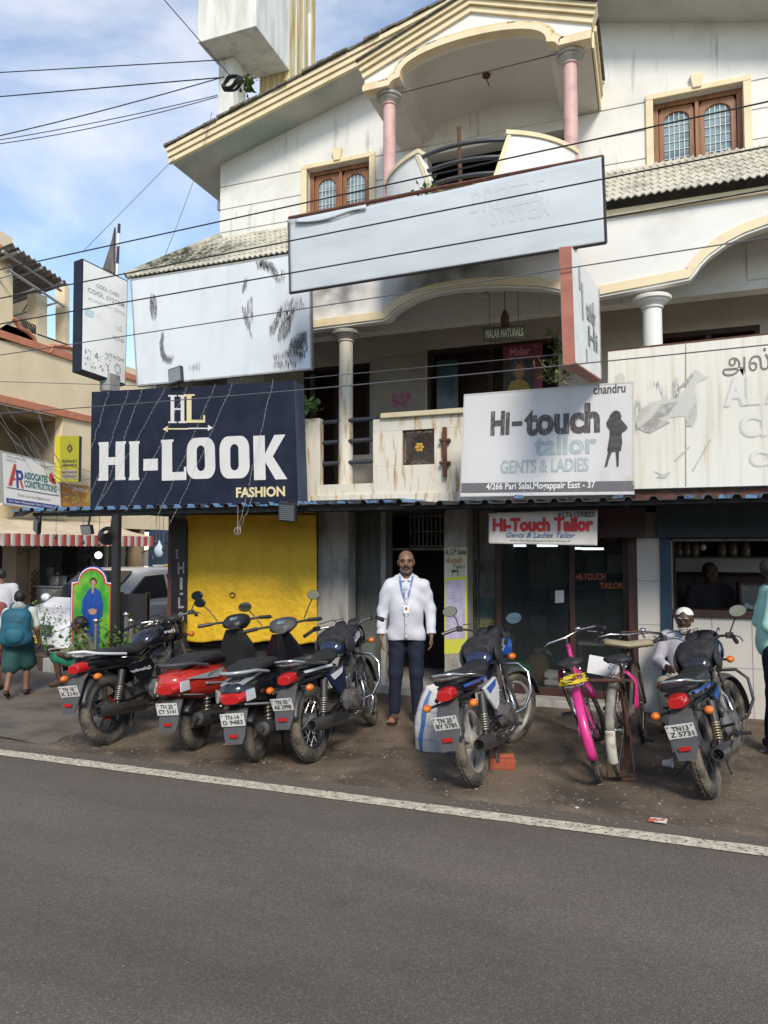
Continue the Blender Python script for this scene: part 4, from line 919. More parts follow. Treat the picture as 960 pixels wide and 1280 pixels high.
MB().prism([(AX0, YA + .02, zl - .06), (AX0 + .1, YA + .02, zl - .06), (AX0 + .3, YA + .02, zl - .003), (AX0 + .04, YA + .02, zl - .003)], (0, .06, 0)).build('end_bracket', M['black_metal'], aw)
MB().box(X(385, YA), 6.95, zl + .012, X(500, YA), 7.7, zl + .05).build('ledge', M['awn_dark'], aw)
# junk between boards and awning on the right
MB().box(X(795, 7.4), 7.36, 2.16, 3.2, 7.5, 2.28).build('gutter', M['rust'], aw)

# ------------------------------------------------------------------ ground floor of the building
YG = 8.1
M['tarp'] = mat('tarp', (0.70, 0.43, 0.02), 0.55, col2=(0.60, 0.36, 0.015), scale=4, stretch=(1, 1, .5), bump=0.5, bscale=26)
M['brick_strip'] = mat('brick_strip', (0.16, 0.06, 0.045), 0.8, col2=(.10, .05, .04), scale=14, bump=.2)
M['shutter'] = mat('shutter', (0.030, 0.031, 0.030), 0.6, col2=(0.02, 0.02, 0.02), scale=4)
M['green_grey'] = mat('green_grey', (0.115, 0.12, 0.105), 0.7, col2=(0.07, 0.072, 0.06), scale=3, stretch=(3, 3, .3), bump=.1)
M['tile_white'] = mat('tile_white', (0.52, 0.49, 0.45), 0.35, col2=(0.46, 0.43, 0.39), scale=1.5, col3=(.30, .26, .21), scale3=6, lo3=.66, hi3=.8)
M['grout'] = mat('grout', (0.28, 0.26, 0.23), 0.9)
M['navy_frame'] = mat('navy_frame', (0.012, 0.045, 0.085), 0.45, col2=(0.02, 0.03, 0.05), scale=5)
M['teal_frame'] = mat('teal_frame', (0.016, 0.030, 0.042), 0.5, col2=(0.012, 0.02, 0.028), scale=4)
M['maroon_box'] = mat('maroon_box', (0.065, 0.022, 0.022), 0.6, col2=(.04, .018, .018), scale=5)
M['brown_frame'] = mat('brown_frame', (0.055, 0.022, 0.016), 0.5, col2=(0.03, 0.015, 0.012), scale=5, stretch=(5, 5, .5))
M['glass'] = mat('shop_glass', (0.04, 0.05, 0.05), 0.03, trans=0.0, alpha=0.25, spec=.5)
M['tube_lit'] = mat('tube_lit', (.8, .8, .8), .4, emit=(0.85, 0.95, 1.0), estr=1.6)
gx = lambda px, Y=YG: X(px, Y, 760)
def gbox(name, m, a, b, z0, z1, y0=YG, y1=YG + .25, par=bld, **k):
    return MB().box(gx(a, y0), y0, z0, gx(b, y0), y1, z1).build(name, m, par, **k)
gbox('pillar', M['concrete'], 396, 435, 0, 2.18, bevel=.012)
gbox('pillar', M['concrete'], 555, 584, 0, 2.18, YG - .15, YG + .15, bevel=.012)
gbox('side_wall', M['concrete'], 592, 622, 0, 2.18, YG + .32, YG + .5, bevel=.01)
gbox('roller_shutter', M['shutter'], 233, 396, 0, 2.18, YG + .06, YG + .1)
mb = MB(); a, b = gx(233, YG + .05), gx(396, YG + .05)
for k in range(20): mb.box(a, YG + .035, .03 + k * .1, b, YG + .058, .115 + k * .1)
mb.build('shutter_slats', M['shutter'], bld, kind='stuff')
gbox('brick_edge', M['brick_strip'], 209, 213.5, 0, 2.18, 8.0, 8.2)
gbox('shop_side_wall', M['concrete'], 213.5, 233, 0, 2.18, 8.06, 8.3); MB().box(gx(214, 8.3), 8.3, 0, gx(214, 8.3) + .15, 13, 2.2).build('shop_side_wall', M['concrete'], bld)
# stair bay behind the standing man
gbox('jamb_panel', M['green_grey'], 446, 477, 0, 2.18, YG + .30, YG + .36); gbox('jamb', M['concrete'], 476, 482, 0, 2.18, YG + .2, YG + .45)
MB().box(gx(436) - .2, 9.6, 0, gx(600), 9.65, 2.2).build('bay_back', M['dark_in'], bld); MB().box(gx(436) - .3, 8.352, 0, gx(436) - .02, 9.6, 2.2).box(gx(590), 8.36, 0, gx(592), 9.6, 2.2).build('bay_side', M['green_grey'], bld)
gr = MB(); a, b = gx(513, 8.8), gx(556, 8.8); z0, z1 = Zp(530, 683, 8.8), 2.16
for k in range(9): x = a + (b - a) * k / 8; gr.box(x - .006, 8.8, z0, x + .006, 8.812, z1)
for k in range(3): z = z0 + (z1 - z0) * k / 2.2; gr.box(a, 8.802, z - .006, b, 8.81, z + .006)
gr.build('grille', M['grille_white'] if 0 else M['concrete'], bld)
MB().box(gx(482, 8.85), 8.82, z0 - .05, gx(560, 8.85), 8.9, z0 - .02).build('lintel', M['concrete'], bld)
gbox('threshold', M['concrete'], 436, 622, 0, .07, YG - .05, 9.6)
# ---- tailor's glass front
sf = MB()
ys, fx = YG + .12, (620, 627, 712, 719, 779, 796)
for a, b in ((620, 627), (712, 719), (779, 796)): sf.box(gx(a, ys), ys, 0, gx(b, ys), ys + .07, 2.1)
sf.box(gx(627, ys), ys + .002, 1.93, gx(779, ys), ys + .068, 2.1); sf.box(gx(627, ys), ys + .004, .08, gx(779, ys), ys + .066, .17)
fr = sf.build('shop_front', M['brown_frame'], bld, bevel=.005)
for a, b in ((627, 712), (719, 779)): MB().box(gx(a, ys), ys + .03, .17, gx(b, ys), ys + .036, 1.93).build('glass', M['glass'], fr)
B = pxboard((719, 715), (779, 714), (779, 740), (719, 740), ys + .027)
M['orange_print'] = mat('orange_print', (0.30, 0.075, 0.02), .6)
B.tpx(fr, 'HI-TOUCH', M['orange_print'], 720, 717, 757, 725, .03); B.tpx(fr, 'TAILOR', M['orange_print'], 750, 728, 779, 736, .03)
B.ppx(fr, [(694, 738), (705, 738), (705, 753), (694, 754)], mat('paper', (.55, .54, .52), .7), .002, 'paper_notice')
gbox('brown_jamb', M['brown_frame'], 786, 797, 0, 2.1, YG + .0, YG + .119)
gbox('shutter_box', M['maroon_box'], 747, 809, Zp(780, 672, 7.9), 2.14, 7.85, 8.1, bevel=.008)
# interior of the tailor's shop
ix0, ix1 = gx(622, 8.3), gx(797, 8.3)
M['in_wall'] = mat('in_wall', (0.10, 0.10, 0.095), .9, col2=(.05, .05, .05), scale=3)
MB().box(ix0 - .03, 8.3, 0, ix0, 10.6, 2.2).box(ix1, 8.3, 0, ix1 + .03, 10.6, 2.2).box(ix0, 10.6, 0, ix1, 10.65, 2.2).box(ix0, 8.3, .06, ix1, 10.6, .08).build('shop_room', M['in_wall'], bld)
M['cloth_mix'] = mat('cloth_mix', (0.10, 0.08, 0.09), .9, col2=(.03, .035, .05), scale=9)
rnd = random.Random(6)
shl = thing('shelf_unit', 'dark shelving stacked with folded cloth inside the glass fronted tailor shop', 'shelf', (ix0 + 1, 10.3, .08))
for k in range(4): MB().box(ix0 + .02, 10.2, .5 + k * .42, ix1 - .02, 10.58, .53 + k * .42).build('board', M['brown_frame'], shl)
cols = [mat('cloth_%s' % n, c, .9) for n, c in (('blue', (.05, .07, .13)), ('plum', (.13, .04, .07)), ('sand', (.20, .16, .11)), ('grey', (.13, .13, .14)), ('white', (.32, .32, .31)))]
for k in range(4):
    x = ix0 + .06
    while x < ix1 - .25:
        w_, h = rnd.uniform(.16, .26), rnd.uniform(.1, .28); MB().box(x, 10.24, .532 + k * .42, x + w_, 10.5, .532 + k * .42 + h).build('folded_cloth', rnd.choice(cols), shl, bevel=.02); x += w_ + .03
for px, yy in ((645, 682), (684, 682), (730, 685.5), (741, 686)):
    q = at(px, yy, 9.4); t = thing('tube_light', {645: 'leftmost', 684: 'second from left', 730: 'third from left', 741: 'rightmost'}[px] + ' lit white tube light inside the tailor shop', 'tube light', q, group='lit tubes in the tailor shop'); MB().tube([q + V((-.13, 0, 0)), q + V((.13, 0, 0))], .014, 8).build('tube', M['tube_lit'], t); MB().box(q.x - .15, 9.39, q.z + .016, q.x + .15, 9.41, q.z + .03).build('batten', M['dark_in'], t)
def table(name, label, px0, px1, py, Y, d, m, legm, h=None):
    a, b = at(px0, py, Y), at(px1, py, Y); z = a.z; t = thing(name, label, 'table', ((a.x + b.x) / 2, Y + d / 2, .08))
    MB().box(a.x, Y, z - .03, b.x, Y + d, z).build('tabletop', m, t, bevel=.005)
    for x in (a.x + .03, b.x - .03):
        for y in (Y + .03, Y + d - .03): MB().box(x - .018, y - .018, .08, x + .018, y + .018, z - .031).build('leg', legm, t)
    return t
table('sewing_table', 'pale sewing table just inside the right half of the glass front', 722, 778, 803, 8.75, .5, mat('tabletop_pale', (.35, .36, .33), .5), M['brown_frame'])
sm = thing('sewing_machine', 'dark plum sewing machine on the pale table behind the glass', 'sewing machine', at(740, 803, 8.95)); q = at(738, 803, 8.95)
MB().box(q.x - .2, 8.88, q.z, q.x + .15, 9.06, q.z + .035).build('base', cols[1], sm, bevel=.008); MB().box(q.x + .07, 8.92, q.z + .035, q.x + .14, 9.02, q.z + .24).box(q.x - .19, 8.93, q.z + .17, q.x + .07, 9.01, q.z + .24).box(q.x - .19, 8.94, q.z + .06, q.x - .13, 9.0, q.z + .17).build('arm', cols[1], sm, bevel=.015); MB().lathe([(.06, 0), (.06, .02)], 14, Matrix.Translation((q.x + .142, 8.97, q.z + .19)) @ Matrix.Rotation(PI / 2, 4, 'Y')).build('hand_wheel', M['black_metal'], sm)
M['green_plastic'] = mat('green_plastic', (0.01, 0.14, 0.035), .45)
st = thing('plastic_stool', 'green plastic stool behind the left shop glass', 'stool', (G(650, 872).x + .05, 8.75, .08)); q = V((at(648, 830, 8.75).x, 8.75, .08)); zt = at(648, 828, 8.75).z
MB().prism([(q.x - .17, 8.6, zt - .04), (q.x + .17, 8.6, zt - .04), (q.x + .15, 8.6, zt), (q.x - .15, 8.6, zt)], (0, .32, 0)).build('seat', M['green_plastic'], st, bevel=.012)
for sx in (-1, 1):
    for sy in (-1, 1): MB().tube([(q.x + sx * .14, 8.76 + sy * .12, zt - .04), (q.x + sx * .18, 8.76 + sy * .15, .08)], [.024, .03], 6).build('leg', M['green_plastic'], st)
cr_ = thing('crate', 'small white plastic crate on the floor inside the shop glass', 'crate', (at(698, 878, 8.45).x, 8.5, .08)); q = at(698, 880, 8.4)
M['crate_white'] = mat('crate_white', (.40, .40, .36), .6)
zt = .32
for k in range(3): MB().box(q.x - .13, 8.4, .085 + k * .085, q.x + .13, 8.42, .085 + k * .085 + .05).build('slat', M['crate_white'], cr_); MB().box(q.x - .13, 8.6, .085 + k * .085, q.x + .13, 8.62, .135 + k * .085).build('slat', M['crate_white'], cr_); MB().box(q.x - .15, 8.4, .085 + k * .085, q.x - .132, 8.62, .135 + k * .085).build('slat', M['crate_white'], cr_); MB().box(q.x + .132, 8.4, .085 + k * .085, q.x + .15, 8.62, .135 + k * .085).build('slat', M['crate_white'], cr_)
sk_ = thing('sack', 'brown sack slumped beside the green stool inside the shop', 'sack', (at(672, 868, 8.8).x, 8.85, .08)); q = at(672, 862, 8.85); MB().ell((q.x, 8.85, .26), (.16, .14, .2), 14, 9).build('body', mat('sack_brown', (.10, .055, .03), .9, bump=.3), sk_, smooth=180); MB().ell((q.x, 8.85, .47), (.05, .05, .05), 8, 6).build('neck', mat('sack_brown2', (.10, .055, .03), .9), sk_, smooth=180)
# ---- white tiled pillar and counter wall with separate tiles
def tiles(a, b, z0, z1, y, pw, ph, par=bld):
    x0, x1 = gx(a, y), gx(b, y); MB().box(x0, y + .009, z0, x1, y + .2, z1).build('tile_backing', M['grout'], par)
    nx, nz_ = max(1, round((x1 - x0) / pw)), max(1, round((z1 - z0) / ph)); rnd = random.Random(int(a)); base = None
    for i in range(nx):
        for j in range(nz_):
            p, h = (x1 - x0) / nx, (z1 - z0) / nz_
            if base is None: base = MB().box(.002, 0, .002, p - .002, .008, h - .002).build('tile', M['tile_white'], par, bevel=.0015, seg=1); o = base
            else: o = base.copy(); COL.objects.link(o)
            bb = BASE[par]; o.location = V((x0 + i * p, y + rnd.uniform(-.001, .001), z0 + j * h)) ; o.parent = par
            if par is not None: o.location = o.location - V((0, 0, 0))
tiles(797, 829, 0, Zp(812, 672, YG), YG, .30, .42)
gbox('counter_side', M['concrete'], 797, 829, Zp(812, 671, YG), 2.1, YG + .02, YG + .2)
yc = YG + .05; zs_ = Zp(900, 772, yc)
tiles(841, 1100, 0, zs_, yc, .40, .44)
sw = gbox('service_window', M['navy_frame'], 826, 840, 0, 1.99, YG - .03, YG + .1, bevel=.006)
gbox('header', M['teal_frame'], 822, 1100, Zp(890, 672, YG - .1), 2.16, YG - .12, YG + .1, sw, bevel=.006)
gbox('window_frame', mat('alu', (.26, .24, .22), .4, metal=.5), 838, 842, zs_, Zp(890, 675, yc), yc + .02, yc + .05, sw); gbox('window_frame', M['frame_grey'], 842, 1100, Zp(890, 676.5, yc), Zp(890, 673.5, yc), yc + .02, yc + .05, sw)
gbox('sill', M['wood_dark'], 838, 1100, zs_ + .002, Zp(900, 763, yc), yc - .04, yc + .3, sw, bevel=.005)
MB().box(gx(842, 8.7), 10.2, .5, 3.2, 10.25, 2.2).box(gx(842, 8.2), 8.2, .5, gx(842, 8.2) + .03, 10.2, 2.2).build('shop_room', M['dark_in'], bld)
q0, q1 = Zp(890, 715, 9.2), Zp(890, 698, 9.2); MB().box(gx(842, 9.2), 9.2, q0, 3.2, 9.22, q1).build('shelf_front', mat('shelf_white', (.30, .28, .27), .6), sw); MB().box(gx(842, 9.2), 9.2, q1 + .002, 3.2, 9.5, q1 + .02).build('shelf', M['in_wall'], sw)
MB().box(gx(842, 9.3), 9.5, .6, gx(960, 9.3) + 1, 9.52, q0).build('back_panel', M['brown_frame'], sw)
jar0 = None
for k, px in enumerate((848, 858, 868, 902, 916, 932)):
    x = at(px, 690, 9.32).x
    if jar0 is None:
        jar0 = thing('jar', 'leftmost jar with dark lid on the shelf behind the service window', 'jar', (x, 9.32, q1 + .021), group='jars on the shelf'); BASE[jar0] = V((x, 9.32, q1 + .021))
        MB().lathe([(.05, 0), (.055, .02), (.055, .11), (.04, .135)], 12, Matrix.Translation((x, 9.32, q1 + .021))).build('body', mat('jar_glass', (.16, .12, .08), .2), jar0, smooth=50); MB().lathe([(.042, .136), (.042, .16)], 12, Matrix.Translation((x, 9.32, q1 + .021))).build('lid', M['brown_frame'], jar0, smooth=40)
    else:
        c = copy_tree(jar0); c.location = (x, 9.32, q1 + .021); c['label'] = ('', 'second', 'third', 'fourth', 'fifth', 'sixth')[k] + ' jar from the left on the shelf behind the service window'
bu = thing('light_bulb', 'unlit bulb hanging inside the service window', 'bulb', at(879, 684, 8.6)); q = at(879, 684, 8.6); MB().ell(q, (.032, .032, .038), 10, 8).build('glass', mat('bulb_white', (.5, .5, .48), .3), bu, smooth=180); MB().tube([q + V((0, 0, .03)), q + V((0, 0, .09))], .018, 8).build('holder', M['dark_in'], bu); MB().tube([q + V((0, 0, .09)), V((q.x, q.y, 2.2))], .004, 4).build('cord', M['cable'], bu)
dc = thing('display_case', 'glass display case with pale goods on the counter at the right edge', 'display case', at(955, 765, 8.7)); a, b = at(925, 765, 8.6), at(1000, 730, 8.6)
MB().box(a.x, 8.6, a.z, a.x + .02, 8.9, b.z).box(a.x + .02, 8.602, b.z - .02, b.x, 8.898, b.z).box(b.x, 8.6, a.z, b.x + .02, 8.9, b.z).build('frame', M['brown_frame'], dc); MB().box(a.x + .02, 8.62, a.z, b.x, 8.63, b.z - .02).build('pane', mat('case_glass', (.13, .135, .125), .15, col2=(.22, .21, .19), scale=4), dc)
lk = rnd
for k in range(4): MB().ell((a.x + .06 + k * .045, 8.59 + .0, a.z + .045 + .02 * (k == 0)), (.03, .02, .04), 8, 6).build('packet', M['crate_white'], dc, smooth=180)
# inner ceiling of the ground floor
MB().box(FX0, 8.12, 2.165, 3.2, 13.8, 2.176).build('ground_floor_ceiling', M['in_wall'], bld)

# tarpaulin over the closed shop
tp_ = thing('tarpaulin', 'bright yellow tarpaulin sheet hung over the closed left shop', 'tarpaulin', at(315, 803, 8.0))
B = Board(at(233, 638, 8.0), at(396, 638, 8.0), at(396, 805, 7.98), at(234, 801, 7.98))
def tf(u, v):
    f = .012 * noise.noise(V((u * 3, v * 2.5, 4))) + .006 * noise.noise(V((u * 11, v * 9, 5))) + .008 * noise.noise(V((u * 28, v * 32, 1)))
    f += .012 * math.exp(-((v - .08 - .05 * u) / .02) ** 2) + .008 * math.exp(-((u - .93 + .06 * v) / .03) ** 2)
    f += .010 * math.exp(-((v - .17 + .12 * abs(u - .4)) / .03) ** 2) * max(0, 1 - abs(u - .4) * 2)
    return f
mb = MB(); mb.grid(lambda u, v: B.p(u, v + (.012 * math.sin(u * 17) + .008 * noise.noise(V((u * 6, 2, 0)))) * (v > .97), tf(u, v)), 90, 70); mb.build('sheet', M['tarp'], tp_, smooth=180, fix=False, solid=.003)
MB().tube([B.p(-.01, .03, .03), B.p(1.01, .03, .03)], .012, 6).build('rope', M['wood_dark'], tp_)
for u, v in ((.385, .645),): MB().tube([B.p(u - .012 + .02 * math.cos(a), v + .018 * math.sin(a), .02) for a in [i * PI / 6 for i in range(12)]], .006, 5, loop=True).build('eyelet', M['rust'], tp_)
# black upright board beside the tarpaulin
vb = thing('upright_sign', 'narrow black upright board with stacked white letters beside the tarpaulin', 'sign', at(222, 800, 7.96))
B = pxboard((214, 650), (233, 649), (233, 812), (214, 814), 7.96); B.slab('board', M['black_metal'], vb, .03)
M['dim_white'] = mat('dim_white', (.32, .31, .30), .6)
for t, (a, b, c, d) in (('H', (222.5, 703, 230.5, 717)), ('I', (225, 722, 228.5, 737)), ('-', (225, 741, 229, 743.5)), ('L', (223, 747, 230, 760)), ('O', (222.5, 765, 230, 778)), ('O', (222.5, 783, 230, 796))): B.tpx(vb, t, M['dim_white'], a, b, c, d, .03)
B.ppx(vb, serifH(216, 686, 227, 698, 1.5)[:0] + slabs((220.5, 687, 222, 698), (219, 687, 223.5, 688), (219, 697, 225, 698)), M['dim_white'], .004, 'monogram')
# posters on the pillar
po = thing('poster', 'yellow poster with a lilac notice pasted on the pillar right of the standing man', 'poster', at(570, 815, YG - .155))
yp = YG - .155; B = Board(at(555.5, 685, yp), at(584, 684, yp), at(584, 816, yp), at(555.5, 818, yp))
M['poster_yel'] = mat('poster_yellow', (.55, .54, .05), .7, col2=(.46, .45, .12), scale=8, col3=(.45, .43, .36), scale3=5, lo3=.6, hi3=.75)
B.slab('sheet', M['poster_yel'], po, .003); B.rect(po, mat('poster_white', (.60, .58, .45), .7, col2=(.52, .52, .22), scale=10), 0, .0, 1, .28, .002)
B.rect(po, mat('lilac', (.48, .43, .60), .7, col2=(.28, .25, .35), scale=6), .06, .31, .90, .86, .002, 'notice')
for k in range(17): B.rect(po, tp, .12, .345 + k * .029, .82 - .3 * ((k * 7) % 5 == 0), .351 + k * .029, .004, 'text_line')
B.text(po, 'A.G.P Sales', M['dark_print'], .02, .01, .98, .07, .03, .004, shear=.2); B.text(po, 'Hi-touch', mat('poster_red', (.36, .12, .02), .6), .08, .09, .80, .15, .03, .004); B.text(po, 'Tailor', M['dark_print'], .35, .16, .95, .20, .02, .004)
B.poly(po, [[(.32, .21), (.62, .21), (.64, .235), (.30, .235)], [(.34, .235), (.38, .235), (.38, .275), (.34, .275)], [(.58, .235), (.62, .235), (.62, .275), (.58, .275)]], M['dark_print'], .004, 'face_print', kind='stuff')
for k in range(4): B.rect(po, tp, .68, .215 + k * .018, .94, .22 + k * .018, .004, 'text_line')
p2 = thing('poster', 'dirty torn poster strip on the side wall left of the shop glass', 'poster', at(607, 830, 8.4)); yp = YG + .312; B = Board(at(593, 700, yp), at(620, 700, yp), at(620, 838, yp), at(593, 838, yp))
M['grime'] = mat('grime_poster', (.17, .165, .14), .8, col2=(.05, .045, .035), scale=5, lo=.45, hi=.65); B.slab('sheet', M['grime'], p2, .003)
B.rect(p2, mat('tealish', (.05, .11, .10), .7, col2=(.12, .12, .09), scale=12), .05, .34, .95, .52, .002); B.rect(p2, mat('yellowish', (.26, .23, .10), .7), .05, .54, .95, .64, .002); B.rect(p2, mat('dk_green', (.02, .05, .04), .7, col2=(.1, .1, .07), scale=15), .05, .65, .95, .82, .002); B.rect(p2, mat('rusty_or', (.20, .07, .03), .7), .0, .86, 1, 1, .002)
# step in front of the shops
gbox('step', M['concrete'], 600, 800, 0, .085, YG - .12, YG + .119, bevel=.01)
# ------------------------------------------------------------------ corner building across the side street
XL = -11.4
W = lambda px, py, dx=0: atX(px, py, XL + dx)
M['lb_wall'] = mat('lb_wall', (0.76, 0.63, 0.42), 0.8, col2=(0.68, 0.55, 0.35), scale=1.2, col3=(.40, .33, .21), scale3=4, lo3=.66, hi3=.85, bump=.08)
M['lb_trim'] = mat('lb_trim', (0.52, 0.20, 0.11), 0.75, col2=(.42, .16, .09), scale=4)
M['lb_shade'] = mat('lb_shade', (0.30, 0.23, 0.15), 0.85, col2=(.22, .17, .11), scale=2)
M['tin'] = mat('tin', (0.26, 0.25, 0.24), 0.5, col2=(.17, .15, .13), scale=5, metal=.3)
M['pipe_grey'] = mat('pipe_grey', (0.36, 0.36, 0.35), 0.5)
lb = thing('building', 'cream corner building with salmon trim and tin roofed terrace across the side street', 'building', (XL, 12, 0))
def wp(name, px, m, dx=0, t=.2, par=lb, **k): return MB().prism([W(a, b, dx) for a, b in px], (-t, 0, 0)).build(name, m, par, **k)
Lz = lambda px, py: W(px, py).z
yN, yFar = 8.6, 17.5
zT2, zT1, zB0 = Lz(0, 419), Lz(0, 502), Lz(0, 655)
# wall of the upper floor (between the two trims), slab edges and openings below
MB().box(XL - .2, yN, zT1, XL, yFar, zT2 + .25).build('wall', M['lb_wall'], lb)
yA, yB2 = W(47, 540).y, W(78, 540).y
MB().box(XL - .2, yB2, zB0, XL, yFar, zT1).box(XL - .2, yN, zB0, XL, yB2, Lz(0, 585)).build('lower_wall', M['lb_wall'], lb)
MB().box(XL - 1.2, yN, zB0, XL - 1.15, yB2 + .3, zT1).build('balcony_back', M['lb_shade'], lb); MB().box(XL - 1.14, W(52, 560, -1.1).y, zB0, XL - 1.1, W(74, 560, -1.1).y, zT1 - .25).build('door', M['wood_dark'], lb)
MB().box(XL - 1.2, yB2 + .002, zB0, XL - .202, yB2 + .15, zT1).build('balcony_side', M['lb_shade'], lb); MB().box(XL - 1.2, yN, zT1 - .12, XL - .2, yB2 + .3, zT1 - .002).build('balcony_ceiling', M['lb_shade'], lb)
MB().box(XL, yN, zT1 - .02, XL + .06, yFar, zT1 + .12).build('trim_band', M['lb_trim'], lb)
MB().box(XL, yN, zT2 - .05, XL + .05, yFar, zT2 + .09).build('trim_band', M['lb_trim'], lb)
# terrace parapet with the swept trim
def sweep(px, r=.045, dx=.02): return MB().tube([W(a, b, dx) for a, b in px], r, 6)
wp('parapet', [(0, 425), (0, 392), (15, 398), (22, 402), (24, 409), (34, 415), (42, 422), (46, 434), (46, 445)], M['lb_wall'])
sweep([(15, 398), (22, 402), (23.5, 409), (34, 415), (42, 422), (46, 434)]).build('swept_trim', M['lb_trim'], lb, smooth=60)
wp('parapet', [(46, 445), (62, 450), (62, 441), (65, 433), (85, 434), (120, 446), (120, 480)], M['lb_wall'], -.002); sweep([(61, 441), (64, 438), (65, 432), (86, 434), (120, 446)]).build('swept_trim', M['lb_trim'], lb, smooth=60)
wp('tall_pier', [(-30, 430), (-30, 270), (0, 288), (16, 298), (16, 400)], M['lb_wall'], .03, .5); wp('pier_trim', [(-10, 304), (3, 306), (3, 312), (-10, 311)], M['lb_trim'], .05, .02)
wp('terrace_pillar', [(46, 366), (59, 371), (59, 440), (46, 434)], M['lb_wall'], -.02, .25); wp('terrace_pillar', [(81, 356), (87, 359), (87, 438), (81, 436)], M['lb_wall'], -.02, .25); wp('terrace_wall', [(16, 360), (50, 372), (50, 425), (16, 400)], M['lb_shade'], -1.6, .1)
gm = MB()
for i in range(8):
    a, b = 25 + i * 2.7, 398 + i * 1.2; gm.tube([W(a, b, -.04), W(min(a + 12, 46), b + 24, -.04)], .012, 4); gm.tube([W(a + 2, b + 1, -.05), W(max(a - 10, 25), b + 20, -.05)], .012, 4)
gm.build('terrace_grille', M['black_metal'], lb, kind='stuff'); MB().tube([W(46, 418, -.03), W(86, 432, -.03)], .025, 5).build('terrace_rail', M['black_metal'], lb); MB().tube([W(46, 428, -.03), W(62, 436, -.03)], .025, 5).build('terrace_rail', M['black_metal'], lb)
# tin roof over the terrace
A, Bq = atX(14, 304, XL + .55), atX(86, 355, XL + .35)
mb = MB(); nn = 70
def tinf(u, v):
    p = A.lerp(Bq, u); return V((p.x - 3.4 * v, p.y, p.z - .55 * v + .025 * math.sin(u * nn * 1.0) + .0))
mb.grid(tinf, 260, 2); tr_ = mb.build('tin_roof', M['tin'], lb, fix=False, solid=.01)
for k in (.12, .5, .88):
    p = A.lerp(Bq, k); MB().tube([p + V((0, 0, -.06)), p + V((-3.4, 0, -.62))], .03, 5).build('roof_truss', M['pipe_grey'], lb); MB().tube([p + V((-.1, 0, -.45)), p + V((-2.8, 0, -.8))], .022, 5).build('roof_truss', M['pipe_grey'], lb)
    for j in (.2, .45, .7): MB().tube([p + V((-.1 - 2.9 * j, 0, -.07 - .5 * j)), p + V((-.1 - 2.9 * (j + .12), 0, -.47 - .32 * j))], .018, 5).build('roof_truss', M['pipe_grey'], lb)
for off, zz in ((-.2, -.12), (-1.6, -.34), (-.1, -.46)): MB().tube([A + V((off, 0, zz)), Bq + V((off, 0, zz))], .028, 5).build('roof_purlin', M['pipe_grey'], lb)
# ground floor: piers with small tiles, dark shops, shop fittings
zS = Lz(0, 672)
MB().box(XL - 3.0, yN, 0, XL - 2.95, yFar, zB0 + .3).box(XL - 3, yN, zB0 + .02, XL - .2, yFar, zB0 + .1).build('shop_back', M['dark_in'], lb)
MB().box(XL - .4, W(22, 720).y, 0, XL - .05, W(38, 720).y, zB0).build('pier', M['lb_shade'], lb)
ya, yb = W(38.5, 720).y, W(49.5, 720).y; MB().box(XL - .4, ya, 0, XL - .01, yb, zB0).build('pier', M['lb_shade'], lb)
M['mos'] = [mat('mosaic_a', (.20, .12, .07), .4), mat('mosaic_b', (.34, .25, .16), .4), mat('mosaic_c', (.10, .065, .045), .4)]
tb0 = {}
for i in range(5):
    for j in range(24):
        m_ = M['mos'][(i * 3 + j * 5 + (i * j) % 3) % 3]; p = (yb - ya) / 5
        if m_ not in tb0: o = tb0[m_] = MB().box(0, .004, .004, .012, p - .004, p * 1.2 - .004).build('tile', m_, lb)
        else: o = tb0[m_].copy(); COL.objects.link(o)
        o.location = V((XL - .008, ya + i * p, .25 + j * p * 1.0))
for k, (a, b) in enumerate(((96, 104), (150, 156), (176, 180))): MB().box(XL - .4, W(a, 720).y, 0, XL, W(b, 720).y, zB0).build('pier', M['lb_shade'] if k else M['dark_in'], lb)
# striped awning
sa = thing('striped_awning', 'cream sloping awning with red and white striped valance across the side street', 'awning', (XL, 12, 2.2))
M['aw_cream'] = mat('aw_cream', (.62, .52, .38), .8, col2=(.50, .40, .27), scale=2, bump=.1); M['st_red'] = mat('stripe_red', (.42, .06, .05), .8, col2=(.34, .08, .06), scale=6); M['st_white'] = mat('stripe_white', (.58, .52, .46), .8, col2=(.46, .40, .34), scale=6)
XO = XL + 1.15
f0, f1 = atX(-60, 660, XO), atX(191, 680, XO); zv = atX(60, 668, XO).z; b0 = zv + .30
yv0, yv1 = 8.4, f1.y
MB().grid(lambda u, v: V((XO - 1.15 * v, yv0 + (yv1 - yv0) * u, zv + .34 * v - .05 * math.sin(PI * v) + .02 * noise.noise(V((u * 14, v * 2, 0))))), 60, 8).build('canopy', M['aw_cream'], sa, smooth=180, fix=False, solid=.006)
n = int((yv1 - yv0) / .105); hv = .20
for i in range(n):
    y0 = yv0 + (yv1 - yv0) * i / n; y1 = yv0 + (yv1 - yv0) * (i + 1) / n
    MB().grid(lambda u, v: V((XO + .012 + .012 * math.sin(u * PI), y0 + (y1 - y0) * u, zv + .002 - hv * v - (.02 * math.sin(PI * u) if v > .9 else 0))), 3, 3).build('valance_strip', (M['st_red'], M['st_white'])[i % 2], sa, fix=False, solid=.004)
for y in (8.8, 10.6, 12.4, 14.2): MB().tube([V((XO, y, zv)), V((XL, y, zv - .35))], .015, 5).build('stay', M['black_metal'], sa)
